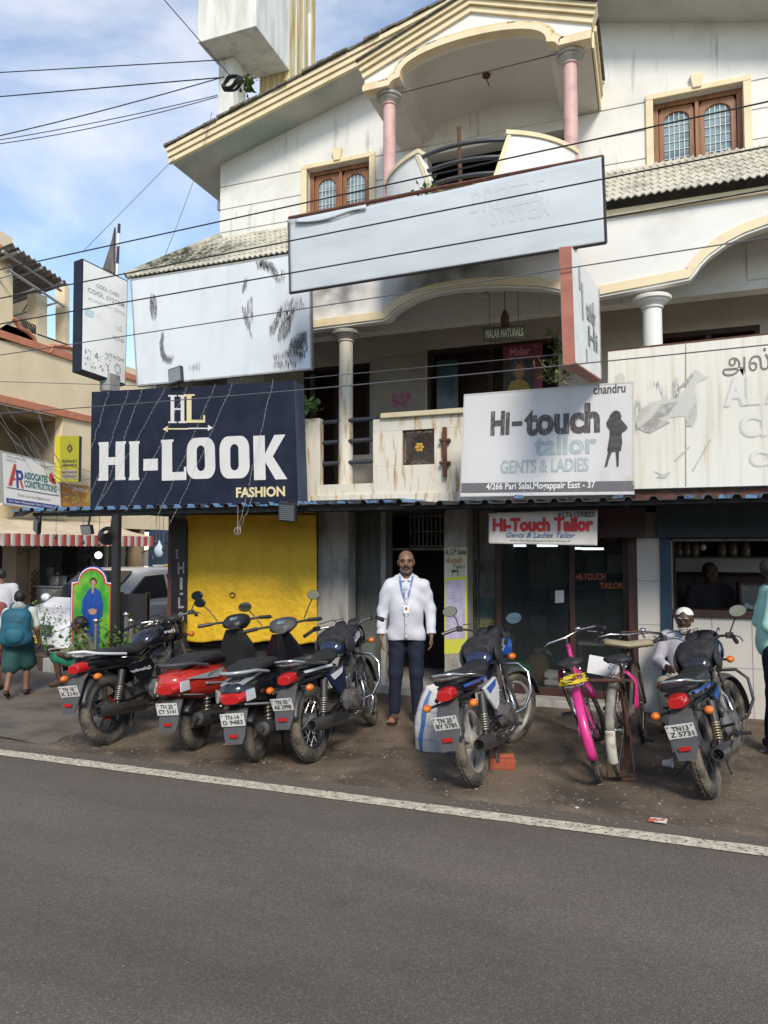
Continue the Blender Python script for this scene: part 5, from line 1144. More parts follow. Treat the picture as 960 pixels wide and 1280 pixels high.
# boards on the corner building
ac = thing('billboard', 'white ASSOCIATES CONSTRUCTIONS board with red and blue initials on the cream building', 'billboard', W(35, 640, .2))
B = Board(W(0.5, 563, .25), W(75, 580, .25), W(77, 641, .25), W(3, 631, .25))
B.slab('panel', M['white_print'], ac, .06); B.frame('frame', M['pipe_grey'], ac, .03, .07, .004)
M['sign_red'] = mat('sign_red', (.52, .05, .04), .5); M['sign_blue'] = mat('sign_blue', (.03, .05, .25), .5); M['sign_green'] = mat('sign_green', (.02, .16, .17), .5)
B.poly(ac, [[(.10, .62), (.155, .62), (.235, .28), (.235, .20), (.20, .20)], [(.16, .46), (.22, .46), (.22, .50), (.15, .50)]], M['sign_red'], .006, 'initial', kind='stuff')
B.poly(ac, [[(.23, .64), (.265, .64), (.265, .30), (.23, .30)], [(.265, .30), (.32, .30), (.345, .36), (.345, .42), (.32, .48), (.265, .48), (.265, .44), (.31, .43), (.31, .36), (.265, .35)]], M['sign_blue'], .006, 'initial', kind='stuff'); B.poly(ac, [(.285, .49), (.315, .48), (.35, .63), (.315, .63)], M['sign_red'], .006, 'initial')
B.text(ac, 'ASSOCIATES', M['sign_green'], .36, .30, .76, .44, .035, .006); B.text(ac, 'CONSTRUCTIONS', M['sign_green'], .36, .46, .92, .60, .03, .006)
B.poly(ac, [[(.79, .28), (.83, .20), (.87, .28), (.87, .40), (.79, .40)], [(.83, .33), (.91, .33), (.91, .43), (.83, .43)]], M['sign_red'], .007, 'emblem', kind='stuff'); B.rect(ac, M['sign_blue'], .08, .655, .95, .67, .006, 'rule'); B.text(ac, 'Email: associates@gmail.com', tm, .25, .74, .80, .81, .0, .006); B.rect(ac, M['sign_blue'], .06, .86, .96, .95, .006, 'address_bar'); B.text(ac, 'Pari Salai, Mogappair East, Chennai - 37', M['white_print'], .10, .885, .92, .93, .01, .008)
B.text(ac, 'CMDA APPROVED', tm, .08, .06, .40, .10, .0, .006); B.text(ac, 'CONTRACTORS', tm, .08, .13, .24, .17, .0, .006)
ys_ = thing('sign', 'upright yellow sign with a dark diamond mark and dark right edge on the cream building', 'sign', W(88, 608, .3))
B = Board(W(75, 545, .5), W(99, 545, .5), W(98, 602, .5), W(75.5, 602, .5)); M['sign_yel'] = mat('sign_yellow', (.58, .52, .02), .5)
B.slab('panel', M['sign_yel'], ys_, .12); B.poly(ys_, [[(.5, .16), (.34, .27), (.44, .27), (.5, .22)], [(.5, .38), (.66, .27), (.56, .27), (.5, .32)], [(.34, .27), (.5, .38), (.5, .33), (.42, .27)], [(.5, .16), (.66, .27), (.58, .27), (.5, .21)]], M['dark_print'], .005, 'diamond', kind='stuff')
B.text(ys_, 'RENAULT', M['dark_print'], .12, .52, .9, .58, .03, .005); B.text(ys_, 'SERVICE', M['dark_print'], .12, .62, .9, .67, .03, .005); B.rect(ys_, M['aw_cream'], .06, .74, .96, .94, .003); B.text(ys_, 'MOGAPPAIR', M['dark_print'], .1, .77, .92, .82, .02, .005); B.text(ys_, 'CHENNAI 37', M['dark_print'], .1, .86, .92, .91, .02, .005)
B = Board(W(99.5, 545, .5), W(102.5, 546, .5), W(101.5, 602, .5), W(98.5, 602, .5)); B.slab('side_edge', M['black_metal'], ys_, .1)
os_ = thing('sign', 'small orange painted sign with yellow lettering below the yellow upright sign', 'sign', W(95, 636, .3)); B = Board(W(77, 603, .22), W(112, 608, .22), W(112, 634, .22), W(79, 632, .22))
B.slab('panel', mat('sign_orange', (.45, .17, .02), .6, col2=(.5, .28, .03), scale=2), os_, .05); B.text(os_, 'JEWELS', M['white_print'], .35, .15, .92, .35, .02, .005); B.text(os_, 'உதயம்', mat('sign_lemon', (.66, .60, .05), .5), .08, .48, .93, .88, .02, .005)
# fittings under the striped awning
lt = thing('wall_lamp', 'lit round white lamp glowing inside the shop under the striped awning', 'lamp', W(123, 694, -.6)); q = W(123, 694, -.6); MB().ell(q, (.06, .10, .08), 12, 8).build('shade', mat('lamp_glow', (.8, .8, .8), .4, emit=(.95, 1, .95), estr=2.5), lt, smooth=180); MB().box(q.x - .16, q.y - .04, q.z - .04, q.x - .06, q.y + .04, q.z + .04).build('holder', M['dark_in'], lt)
ck = thing('wall_clock', 'small round white clock on the dark back wall of the shop across the side street', 'clock', W(154, 692, -.6)); q = W(154, 692, -.6); RX = Matrix.Rotation(PI / 2, 4, 'Y'); MB().lathe([(.075, 0), (.075, .03), (.062, .035)], 18, Matrix.Translation(q) @ RX).build('case', M['pipe_grey'], ck, smooth=40); MB().lathe([(.06, .036), (.06, .038)], 18, Matrix.Translation(q) @ RX).build('dial', M['white_print'], ck); MB().box(q.x + .039, q.y - .003, q.z, q.x + .041, q.y + .003, q.z + .045).box(q.x + .039, q.y, q.z - .003, q.x + .041, q.y + .035, q.z + .003).build('hand', M['black_metal'], ck, kind='stuff')
rnd = random.Random(12)
M['steel'] = mat('steel', (.42, .42, .42), .35, metal=.9, col2=(.3, .3, .3), scale=5)
ct = thing('food_counter', 'stainless steel food counter in front of the dark shop under the striped awning', 'counter', W(75, 760, .5)); a, b = W(56, 760, .35), W(92, 760, .35); MB().box(XL + .1, a.y, .1, XL + .7, b.y, .95).build('body', M['steel'], ct, bevel=.02); MB().box(XL + .05, a.y - .05, .952, XL + .75, b.y + .05, .99).build('top', M['steel'], ct, bevel=.008)
for k in range(3): y = a.y + .25 + k * .55; t = thing('cooking_pot', ('nearest', 'middle', 'farthest')[k] + ' round steel cooking pot on the food counter', 'pot', (XL + .4, y, .991), group='pots on the food counter'); MB().lathe([(.12, .992), (.17, 1.0), (.18, 1.16), (.19, 1.17)], 14, Matrix.Translation((XL + .4, y, 0))).build('body', M['steel'], t, smooth=50); MB().lathe([(.18, 1.172), (.10, 1.20), (.02, 1.21), (.02, 1.23)], 14, Matrix.Translation((XL + .4, y, 0))).build('lid', M['steel'], t, smooth=50)
hang = [mat('hang_%s' % n, c, .7) for n, c in (('grey', (.10, .10, .10)), ('brown', (.08, .05, .03)), ('pale', (.22, .21, .19)))]
for k in range(16):
    px, py = rnd.uniform(58, 205), rnd.uniform(696, 722); q = W(px, py, rnd.uniform(-.5, .2)); s_ = rnd.uniform(.04, .08)
    t = thing('hanging_packet', 'strip of small packets hung on a string in the dark shop opposite', 'packet', q, group='packets hung in the shop across the side street'); MB().tube([q + V((0, 0, s_ * 1.3)), V((q.x, q.y, zB0 + .02))], .004, 4).build('string', M['cable_grey'], t); MB().obox(q, (s_, s_ * 1.3, s_ * 2.4), Matrix.Rotation(rnd.uniform(-.4, .4), 3, 'Z')).build('packet', hang[k % 3], t, bevel=.01)
for k, (px, py, ww, hh, m_, lab) in enumerate(((198, 711, 13, 10, M['white_print'], 'white printed notice on the blue shop wall across the side street'), (208, 711, 5, 12, M['sign_yel'], 'small yellow notice beside the white one across the side street'))):
    t = thing('notice', lab, 'notice', W(px, py + 6, .1)); B = Board(W(px - ww / 2, py - hh / 2, .12), W(px + ww / 2, py - hh / 2, .12), W(px + ww / 2, py + hh / 2, .12), W(px - ww / 2, py + hh / 2, .12)); B.slab('sheet', m_, t, .01)
    for j in range(4): B.rect(t, tm, .15, .2 + j * .17, .85, .26 + j * .17, .004, 'text_line')
MB().box(XL - .02, W(186, 715).y, 0, XL + .02, W(215, 715).y, zB0).build('blue_shop_wall', mat('shop_blue', (.02, .05, .10), .6, col2=(.03, .03, .04), scale=3), lb)
pl = thing('drain_pipe', 'pale grey upright pipe behind the arched portrait board', 'pipe', W(132, 760, .4)); q = W(132, 700, .4); MB().tube([(q.x, q.y, 0), (q.x, q.y, Lz(132, 672))], .045, 8).build('pipe', M['pipe_grey'], pl, smooth=60)

# ------------------------------------------------------------------ things hung under the awning corner
def lampbox(px, py, Y, w_, h, rot, label, name='flood_lamp', m=None, grid=False):
    q = at(px, py, Y); t = thing(name, label, 'lamp', q); Rm = Matrix.Rotation(rot[1], 3, 'Y') @ Matrix.Rotation(rot[0], 3, 'X')
    MB().obox(q, (w_, .05, h), Rm).build('housing', M['black_metal'], t, bevel=.012); MB().obox(q + Rm @ V((0, -.028, 0)), (w_ * .84, .008, h * .8), Rm).build('lens', m or mat('lens', (.18, .20, .20), .2), t)
    if grid:
        g_ = MB()
        for k in range(9): g_.obox(q + Rm @ V((0, -.034, h * (.4 - .1 * k))), (w_ * .9, .006, .006), Rm)
        g_.build('guard', M['pipe_dark'], t, kind='stuff')
    zc = max(q.z + .02, zl) ; MB().tube([q + Rm @ V((0, .03, h * .3)), V((q.x, q.y + .06, zl + .02 if q.z < zl else q.z - h * .62))], .012, 5).build('bracket', M['black_metal'], t); return t
lampbox(109, 662, 7.0, .17, .12, (.25, 0), 'black flood lamp facing out under the left end of the awning')
lampbox(47, 657, 7.0, .10, .24, (.5, .65), 'black tilted lamp hung at the far left under the awning')
lampbox(220, 470, 6.95, .19, .21, (-.15, -.2), 'flood lamp with grey glass perched on top of the navy sign')
lampbox(360, 640, 6.86, .21, .21, (.2, .1), 'square black meshed lamp hung at the right corner of the navy sign', grid=True)
hn = thing('loudspeaker', 'round black horn loudspeaker on the awning post', 'speaker', at(135, 668, 6.95)); q = at(134, 668, 6.9); MB().lathe([(.03, .12), (.05, .05), (.115, -.04), (.12, -.05), (.10, -.04), (.04, .03)], 16, Matrix.Translation(q) @ Matrix.Rotation(R(70), 4, 'X') @ Matrix.Rotation(.5, 4, 'Y'), cap=False).build('horn', M['black_metal'], hn, smooth=60); MB().tube([q + V((0, .05, 0)), V((q.x, 7.0, zl))], .012, 5).build('bracket', M['black_metal'], hn)
# black panel beside the post, portrait board, posts
bp = thing('black_panel', 'plain black sheet panel standing right of the awning post', 'panel', at(166, 830, 7.35)); a, b = at(149, 742, 7.35), at(184.5, 740, 7.35); MB().box(a.x, 7.35, .12, b.x, 7.38, a.z).build('sheet', M['black_metal'], bp); MB().box(a.x, 7.34, 0, a.x + .03, 7.4, a.z + .02).box(b.x - .03, 7.34, 0, b.x, 7.4, a.z + .02).build('frame', M['black_metal'], bp)
pb = thing('portrait_board', 'arched green portrait board of a woman in a blue sari with striped border', 'board', at(115, 830, 7.3)); YO = 7.3
c0, c1 = at(89, 725, YO), at(143, 725, YO); zb, zs, zt = .30, at(115, 727, YO).z, at(115, 707.5, YO).z
def archo(k):
    x0, x1, cx = c0.x + k, c1.x - k, (c0.x + c1.x) / 2; hw = (x1 - x0) / 2; r = hw * .68 ; pts = [(x0, zb + k), (x1, zb + k), (x1, zs - k)]
    for i in range(15): a = PI * i / 14; pts.append((cx + r * math.cos(a), zs - k * .4 + (zt - zs - k * .6) * math.sin(a)))
    return pts + [(x0, zs - k)]
for i, (k, m_) in enumerate(((0, M['sign_blue']), (.014, M['white_print']), (.030, mat('border_red', (.50, .03, .03), .5)), (.055, mat('board_green', (.03, .27, .03), .5, col2=(.20, .42, .03), scale=2.2, lo=.45, hi=.65)))):
    MB().prism([(x, YO - i * .004, z) for x, z in archo(k)], (0, .02 if i == 0 else .003, 0)).build('board' if i == 0 else ('picture' if i == 3 else 'border'), m_, pb)
B = Board((c0.x, YO - .0125, zt), (c1.x, YO - .0125, zt), (c1.x, YO - .0125, zb), (c0.x, YO - .0125, zb))
sk = mat('print_skin', (.40, .22, .13), .6); sb = mat('print_blue', (.012, .07, .32), .5, col2=(.01, .03, .14), scale=14, stretch=(3, 3, .4)); hk = mat('print_hair', (.015, .012, .012), .5)
E = lambda cx, cy, rx, ry, n=16: [(cx + rx * math.cos(2 * PI * i / n), cy + ry * math.sin(2 * PI * i / n)) for i in range(n)]
B.poly(pb, E(.54, .165, .080, .044), hk, .003, 'portrait'); B.poly(pb, E(.54, .178, .058, .036), sk, .0045, 'portrait')
B.poly(pb, [(.49, .225), (.59, .225), (.70, .27), (.78, .40), (.76, .52), (.70, .56), (.72, .80), (.68, .95), (.40, .95), (.33, .80), (.34, .56), (.28, .48), (.30, .36), (.40, .27)], sb, .0035, 'portrait'); B.poly(pb, [(.44, .46), (.54, .445), (.64, .46), (.62, .50), (.54, .515), (.46, .50)], sk, .006, 'portrait'); B.poly(pb, [(.51, .21), (.57, .21), (.56, .27), (.535, .30), (.51, .27)], sk, .006, 'portrait')
for x in (c0.x + .04, c1.x - .04): MB().box(x - .02, YO + .02, 0, x + .02, YO + .05, zb + .4).build('leg', M['black_metal'], pb)
M['chrome'] = mat('chrome', (.62, .62, .62), .16, metal=1.0)
for px, py, Y, lab in ((120, 776, 6.6, 'steel bollard with ball top behind the black motorcycle seat'), (158, 768, 6.9, 'taller of two chrome ball posts in front of the black panel'), (164, 776, 6.75, 'shorter chrome ball post in front of the black panel')):
    q = at(px, py, Y); t = thing('bollard', lab, 'bollard', (q.x, q.y, 0)); MB().tube([(q.x, q.y, 0), (q.x, q.y, q.z - .03)], .024, 10).build('post', M['steel'], t, smooth=60); MB().ell(q, (.034, .034, .034), 12, 8).build('ball', M['chrome'], t, smooth=180); MB().lathe([(.05, 0), (.05, .03), (.026, .04)], 12, Matrix.Translation((q.x, q.y, 0))).build('foot', M['steel'], t, smooth=40)
def plant(px, py, Y, r, n, lab, seed, hgt=.6):
    q = at(px, py, Y); t = thing('potted_plant', lab, 'plant', (q.x, Y, 0)); MB().lathe([(.10, .0), (.14, .22), (.15, .22), (.15, .25), (.12, .25)], 14, Matrix.Translation((q.x, Y, 0))).build('pot', mat('terracotta', (.09, .06, .045), .8), t, smooth=40)
    rnd = random.Random(seed)
    for k in range(4): MB().tube([(q.x, Y, .22), (q.x + rnd.uniform(-.1, .1), Y + rnd.uniform(-.1, .1), .45), (q.x + rnd.uniform(-1, 1) * r, Y + rnd.uniform(-.5, .5) * r, q.z + rnd.uniform(-.05, .2))], .006, 5).build('stem', M['leaf'], t)
    leaves('foliage', q, r * 1.5, n, M['leaf'], .06, t, seed, flat=1.1)['kind'] = 'stuff'
plant(60, 778, 7.9, .17, 120, 'straggly potted plant in front of the white car bonnet', 21); plant(97, 800, 6.9, .14, 110, 'low potted plant at the left foot of the portrait board', 22); plant(138, 806, 6.95, .13, 110, 'low potted plant at the right foot of the portrait board', 23); plant(160, 800, 6.8, .1, 70, 'spindly potted plant beside the chrome ball posts', 24)
cb = thing('stone_step', 'grey concrete block step in front of the white car', 'step', G(70, 842)); q = G(71, 843); MB().box(q.x - .26, q.y, 0, q.x + .24, q.y + .4, .21).build('block', M['concrete'], cb, bevel=.015); MB().box(q.x - .22, q.y + .05, .212, q.x + .26, q.y + .42, .33).build('block', M['concrete'], cb, bevel=.015)

# ------------------------------------------------------------------ white car in the side street
M['car_white'] = mat('car_white', (.68, .68, .69), .22, coat=.6); M['car_glass'] = mat('car_glass', (.02, .024, .03), .06, spec=.7); M['tyre'] = mat('tyre', (.03, .028, .027), .9, col2=(.11, .095, .075), scale=9, lo=.45, hi=.75, bump=.3); M['plate_yellow'] = mat('plate_yellow', (.62, .42, .03), .5); M['car_black'] = mat('car_black', (.02, .02, .022), .5)
car = thing('car', 'white car with yellow number plate parked nose out in the side street', 'car', (-8.32, 8.0, 0), R(-97), local=True); car.scale = (.95, .95, .95)
# local: +x is forward, nose at x = 0, width 1.7, height 1.48
CW = .85
def ring(x, z0, z1, wb, wt, n=5):
    """one cross section: lower side straight, shoulders rounded"""
    pts = []
    for i in range(n): a = PI / 2 * i / (n - 1); pts.append((x, -wt + .12 * (1 - math.sin(a)) - .12 * 0 + (-(wb - wt) * 0), z1 - .10 * (1 - math.sin(a)) if 0 else z1 - .10 + .10 * math.sin(a)))
    pts = [(x, -wb, z0), (x, -(wb + wt) / 2, (z0 + z1) / 2)] + [(x, -wt + .10 - .10 * math.cos(PI / 2 * i / 4), z1 - .08 + .08 * math.sin(PI / 2 * i / 4)) for i in range(5)]
    return [V(p) for p in pts] + [V((p[0], -p[1], p[2])) for p in reversed(pts)]
mb = MB(); mb.loft([ring(*r) for r in ((0, .34, .58, .64, .60), (-.05, .24, .66, .76, .70), (-.25, .22, .77, .83, .76), (-.5, .22, .84, CW, .80), (-.83, .22, .93, CW, .82), (-2.0, .22, .92, CW, .83), (-3.2, .22, .95, CW, .83), (-3.75, .26, .98, .82, .78), (-3.85, .34, .90, .76, .72))]); cbody = mb.build('body', M['car_white'], car, smooth=38)
mb = MB(); mb.loft([ring(*r) for r in ((-0.70, .86, .93, .74, .68), (-1.43, .86, 1.40, .80, .60), (-1.78, .86, 1.47, .81, .62), (-2.68, .86, 1.47, .81, .62), (-3.18, .86, 1.40, .80, .60), (-3.48, .86, .95, .78, .70))]); mb.build('roof', M['car_white'], car, smooth=38)
def ls(x, z): # side surface y at height z of the cabin
    return .80 - (z - .86) / .61 * .185
for pts in ([(-1.10, .97), (-1.63, 1.34), (-2.04, 1.36), (-2.04, .97)], [(-2.12, .97), (-2.12, 1.36), (-2.73, 1.36), (-2.73, .97)], [(-2.80, .98), (-2.80, 1.35), (-3.10, 1.33), (-3.28, 1.0)]):
    for sg in (1, -1): MB().prism([(x, sg * (ls(x, z) + .012), z) for x, z in pts], (0, -sg * .05, 0)).build('side_window', M['car_glass'], car)
MB().prism([(-0.78, -.66, .95), (-0.78, .66, .95), (-1.38, .58, 1.385), (-1.38, -.58, 1.385)], (-.03, 0, .05)).build('windscreen', M['car_glass'], car)
MB().box(.01, -.45, .50, -.06, .45, .66).build('grille', mat('car_grille', (.16, .16, .17), .4, metal=.5, col2=(.04, .04, .04), scale=30), car, bevel=.01); mb = MB(); mb.box(.012, -.52, .24, -.05, .52, .38); mb.build('air_intake', M['car_black'], car, bevel=.01)
for k in range(4): MB().box(.018, -.43, .515 + k * .036, .008, .43, .53 + k * .036).build('grille_bar', M['chrome'], car)
for sg in (-1, 1): MB().prism([(-.02, sg * .48, .56), (-.02, sg * .66, .60), (-.28, sg * .80, .74), (-.28, sg * .70, .80), (-.06, sg * .48, .68)], (0, 0, .03)).build('headlight', mat('headlight', (.5, .5, .5), .1), car, bevel=.01); MB().ell((-.95, sg * .93, .98), (.06, .10, .07), 10, 7).build('wing_mirror', M['car_white'], car, smooth=180)
cpl = MB().box(.02, -.25, .40, .035, .25, .50).build('number_plate', M['plate_yellow'], car); B = Board((.037, -.25, .50), (.037, .25, .50), (.037, .25, .40), (.037, -.25, .40)); B.text(cpl, 'TN 02 BK 4211', M['black_print'], .06, .2, .94, .8, .03, .002)
def carwheel(x, y):
    Mx = Matrix.Translation((x, y, .31)) @ Matrix.Rotation(PI / 2, 4, 'X'); t = MB().lathe([(.19, -.09), (.27, -.10), (.31, -.07), (.31, .07), (.27, .10), (.19, .09)], 24, Mx).build('wheel', M['tyre'], car, smooth=40); MB().lathe([(.05, -.095), (.18, -.09), (.19, -.07), (.19, .07), (.18, .09), (.05, .095)], 20, Mx).build('hub', M['steel'], t, smooth=40)
for x in (-.78, -3.1):
    for y in (-.76, .76): carwheel(x, y)
for sg in (1, -1):
    for x in (-2.08, -2.76): MB().box(x - .006, sg * (CW - .002), .30, x + .006, sg * (CW + .003), .92).build('door_seam', M['car_black'], car)
    for x in (-1.9, -2.62): MB().box(x - .09, sg * CW, .82, x + .07, sg * (CW + .025), .85).build('door_handle', M['car_white'], car, bevel=.006)
MB().box(-.5, -CW - .004, .22, -3.5, CW + .004, .30).build('sill', M['car_black'], car)
# ------------------------------------------------------------------ unseen row behind the camera, added to hold back low sky light
op_ = thing('building', 'plain cream two storey row of shops added unseen across the road to block low sky', 'building', (0, -15, 0))
mb = MB(); mb.box(-30, -20, 0, 30, -15, 5.6); mb.build('wall', M['lb_wall'], op_); MB().box(-30, -15, 2.6, 30, -14.2, 2.75).build('canopy', M['concrete'], op_)
for k in range(14): MB().box(-28 + k * 4.1, -14.99, .1, -25.4 + k * 4.1, -14.95, 2.4).build('shutter', M['shutter'], op_); MB().box(-27.6 + k * 4.1, -14.99, 3.6, -26 + k * 4.1, -14.95, 5.0).build('window', M['pane'], op_)
# ------------------------------------------------------------------ motorcycles, scooters, bicycles (local axes: x forward, y left, z up; rear contact at origin)
def xf(mb, Mx): mb.v = [tuple(Mx @ V(p)) for p in mb.v]; return mb
def sring(x, z, hw, hh, e=2.4, n=16, top=None):
    pts = []
    for k in range(n):
        a = 2 * PI * k / n; c, s_ = math.cos(a), math.sin(a)
        yy = hw * math.copysign(abs(c) ** (2 / e), c); zz = hh * math.copysign(abs(s_) ** (2 / e), s_)
        if top and s_ > 0: yy *= 1 - (1 - top) * s_
        if top and s_ < 0 and top < 0: yy *= 1 + top * s_
        pts.append(V((x, yy, z + zz)))
    return pts
def sloft(secs, n=16, mb=None): return (mb or MB()).loft([sring(*s[:4], e=(s[4] if len(s) > 4 else 2.4), n=n, top=(s[5] if len(s) > 5 else None)) for s in secs])
def plate_mat(): return mat('plate_white', (.60, .60, .57), .5, col2=(.42, .39, .34), scale=14, lo=.5, hi=.75)
M['plate'] = plate_mat()
M['rubber'] = mat('rubber', (.035, .032, .030), .9, col2=(.17, .14, .105), scale=7, lo=.36, hi=.66, bump=.3)
M['alloy_grey'] = mat('alloy_grey', (.34, .32, .29), .45, metal=.5, col2=(.20, .17, .14), scale=8)
M['alloy_black'] = mat('alloy_black', (.035, .033, .033), .45, col2=(.10, .085, .07), scale=8, lo=.5, hi=.75)
M['chrome_d'] = mat('chrome_dull', (.55, .54, .52), .22, metal=1, col2=(.28, .24, .20), scale=9, lo=.5, hi=.8)
M['engine'] = mat('engine', (.20, .19, .18), .5, metal=.6, col2=(.08, .07, .06), scale=12)
M['seat_black'] = mat('seat_black', (.016, .016, .018), .6, col2=(.035, .033, .033), scale=10, bump=.15)
M['plastic_black'] = mat('plastic_black', (.022, .022, .024), .4, col2=(.05, .046, .043), scale=6, lo=.5, hi=.8)
M['fender_grey'] = mat('fender_grey', (.060, .060, .062), .6, col2=(.12, .105, .088), scale=6, lo=.45, hi=.75)
M['muffler'] = mat('muffler', (.11, .105, .10), .38, metal=.7, col2=(.16, .12, .09), scale=9, lo=.5, hi=.75)
M['lamp_red'] = mat('lamp_red', (.42, .012, .012), .15, coat=.5); M['lamp_orange'] = mat('lamp_orange', (.62, .15, .015), .2, coat=.4)
M['paint_black'] = mat('paint_black', (.010, .010, .013), .16, coat=.6); M['paint_blue'] = mat('paint_blue', (.012, .10, .40), .2, coat=.5); M['paint_navy'] = mat('paint_navy', (.012, .018, .05), .18, coat=.6)
M['paint_red'] = mat('paint_red', (.42, .03, .02), .22, coat=.5); M['paint_silver'] = mat('paint_silver', (.42, .43, .44), .3, metal=.4); M['mirror'] = mat('mirror_glass', (.75, .8, .82), .03, metal=1)
M['decal_white'] = mat('decal_white', (.62, .62, .62), .4); M['spring'] = mat('spring', (.40, .38, .34), .35, metal=.8); M['dark_steel'] = mat('dark_steel', (.06, .058, .056), .5, metal=.5)
def wheel(par, cx, r, wt, kind, rimmat, name='wheel', hubr=.06, Mx=None, nsp=5):
    """tyre with tread blocks, rim, hub and spokes; axle along y"""
    T = Matrix.Translation((cx, 0, r)) @ Matrix.Rotation(PI / 2, 4, 'X'); T = (Mx @ T) if Mx else T
    h = wt / 2; rr = r - wt * .95
    prof = [(rr, -h * .62), (rr + wt * .3, -h * .95), (r - wt * .25, -h * .92), (r - wt * .06, -h * .55), (r, 0), (r - wt * .06, h * .55), (r - wt * .25, h * .92), (rr + wt * .3, h * .95), (rr, h * .62)]
    t = MB().lathe(prof, 40, T, cap=False); nb = 44
    for k in range(nb):      # tread blocks
        a = 2 * PI * k / nb
        for sg in (-1, 1):
            R3 = T.to_3x3() @ Matrix.Rotation(a + (sg * .035), 3, 'Z'); c = T @ (Matrix.Rotation(a + sg * .035, 3, 'Z') @ V((r - wt * .035, 0, sg * h * .42)))
            t.obox(c, (wt * .10, r * .085, h * .52), R3 @ Matrix.Rotation(sg * -.5, 3, 'Y'))
    tyre = t.build(name, M['rubber'], par, smooth=45)
    rm = MB().lathe([(rr + .008, -h * .66), (rr - .004, -h * .7), (rr - .022, -h * .45), (rr - .026, 0), (rr - .022, h * .45), (rr - .004, h * .7), (rr + .008, h * .66)], 40, T, cap=False); rm.build('rim', rimmat, tyre, smooth=50)
    MB().lathe([(.015, -h * 1.25), (hubr, -h * .95), (hubr * 1.15, -h * .5), (hubr * 1.15, h * .6), (hubr * .8, h * 1.1), (.015, h * 1.25)], 20, T).build('hub', M['engine'] if kind == 'wire' else rimmat, tyre, smooth=40)
    MB().tube([T @ V((0, 0, -h * 1.9)), T @ V((0, 0, h * 1.9))], .011, 8).build('axle', M['dark_steel'], tyre)
    if kind == 'wire':
        sp = MB()
        for k in range(32):
            a = 2 * PI * k / 32; sg = 1 if k % 2 else -1; b = a + (.55 if (k // 2) % 2 else -.55)
            sp.tube([T @ V((hubr * 1.1 * math.cos(b), hubr * 1.1 * math.sin(b), sg * h * .7)), T @ V(((rr - .02) * math.cos(a), (rr - .02) * math.sin(a), 0))], .0028, 4, caps=False)
        sp.build('spokes', M['chrome_d'], tyre, kind='stuff')
    elif kind == 'disc':
        MB().lathe([(hubr, -h * .5), (rr - .02, -h * .28), (rr - .02, h * .28), (hubr, h * .5)], 28, T, cap=False).build('disc', rimmat, tyre, smooth=40)
        for k in range(nsp): a = 2 * PI * k / nsp; MB().prism([T @ (Matrix.Rotation(a, 3, 'Z') @ V(p)) for p in ((hubr * .9, -.02, h * .6), (rr - .03, -.012, h * .4), (rr - .03, .012, h * .4), (hubr * .9, .02, h * .6))], T.to_3x3() @ V((0, 0, -h * 1.2))).build('spoke', rimmat, tyre)
    else:
        base = None
        for k in range(nsp):
            a = 2 * PI * k / nsp + .3; Rz = Matrix.Rotation(a, 3, 'Z')
            MB().loft([[T @ (Rz @ V(p)) for p in ((hubr * .7, -.026, -h * .5), (hubr * .7, .026, -h * .5), (hubr * .7, .026, h * .5), (hubr * .7, -.026, h * .5))], [T @ (Rz @ V(p)) for p in ((rr * .6, -.016, -h * .34), (rr * .6, .016, -h * .34), (rr * .6, .016, h * .34), (rr * .6, -.016, h * .34))], [T @ (Rz @ V(p)) for p in ((rr - .018, -.026, -h * .36), (rr - .018, .026, -h * .36), (rr - .018, .026, h * .36), (rr - .018, -.026, h * .36))]]).build('spoke', rimmat, tyre, bevel=.003, seg=1)
    return tyre
def fender(cx, cz, r, a0, a1, hw, Mx=None, n=18, t=.012, lip=.03, m=None):
    """mudguard: arc round an axle at (cx, cz), angles in degrees from +x, section curved across y"""
    def f(u, v):
        a = R(a0 + (a1 - a0) * u); q = (v - .5) * 2; rr = r - lip * abs(q) ** 2.4
        p = V((cx + rr * math.cos(a), q * hw, cz + rr * math.sin(a))); return Mx @ p if Mx else p
    return MB().grid(f, n, 8)
def mirror_part(par, base, tip, facing, size=(.065, .045), shape_m=None, Mx=None, stemr=.006):
    b, t = V(base), V(tip); k = [b, b.lerp(t, .5) + V((.02, 0, .01)), t]
    if Mx: k = [Mx @ p for p in k]; t = k[-1]
    MB().tube(k, stemr, 6).build('mirror_stem', M['dark_steel'], par)
    n = V(facing).normalized(); a = n.cross(V((0, 0, 1))).normalized(); b2 = n.cross(a)
    Rm = Matrix((a, b2, n)).transposed()
    o = MB().ell(t, (size[0], size[1], .018), 16, 8, Rm).build('mirror', M['plastic_black'], par, smooth=180)
    MB().add([t + Rm @ V((size[0] * .9 * math.cos(2 * PI * i / 18), size[1] * .9 * math.sin(2 * PI * i / 18), .0195)) for i in range(18)], [tuple(range(18))]).build('mirror_glass', M['mirror'], o, fix=False)
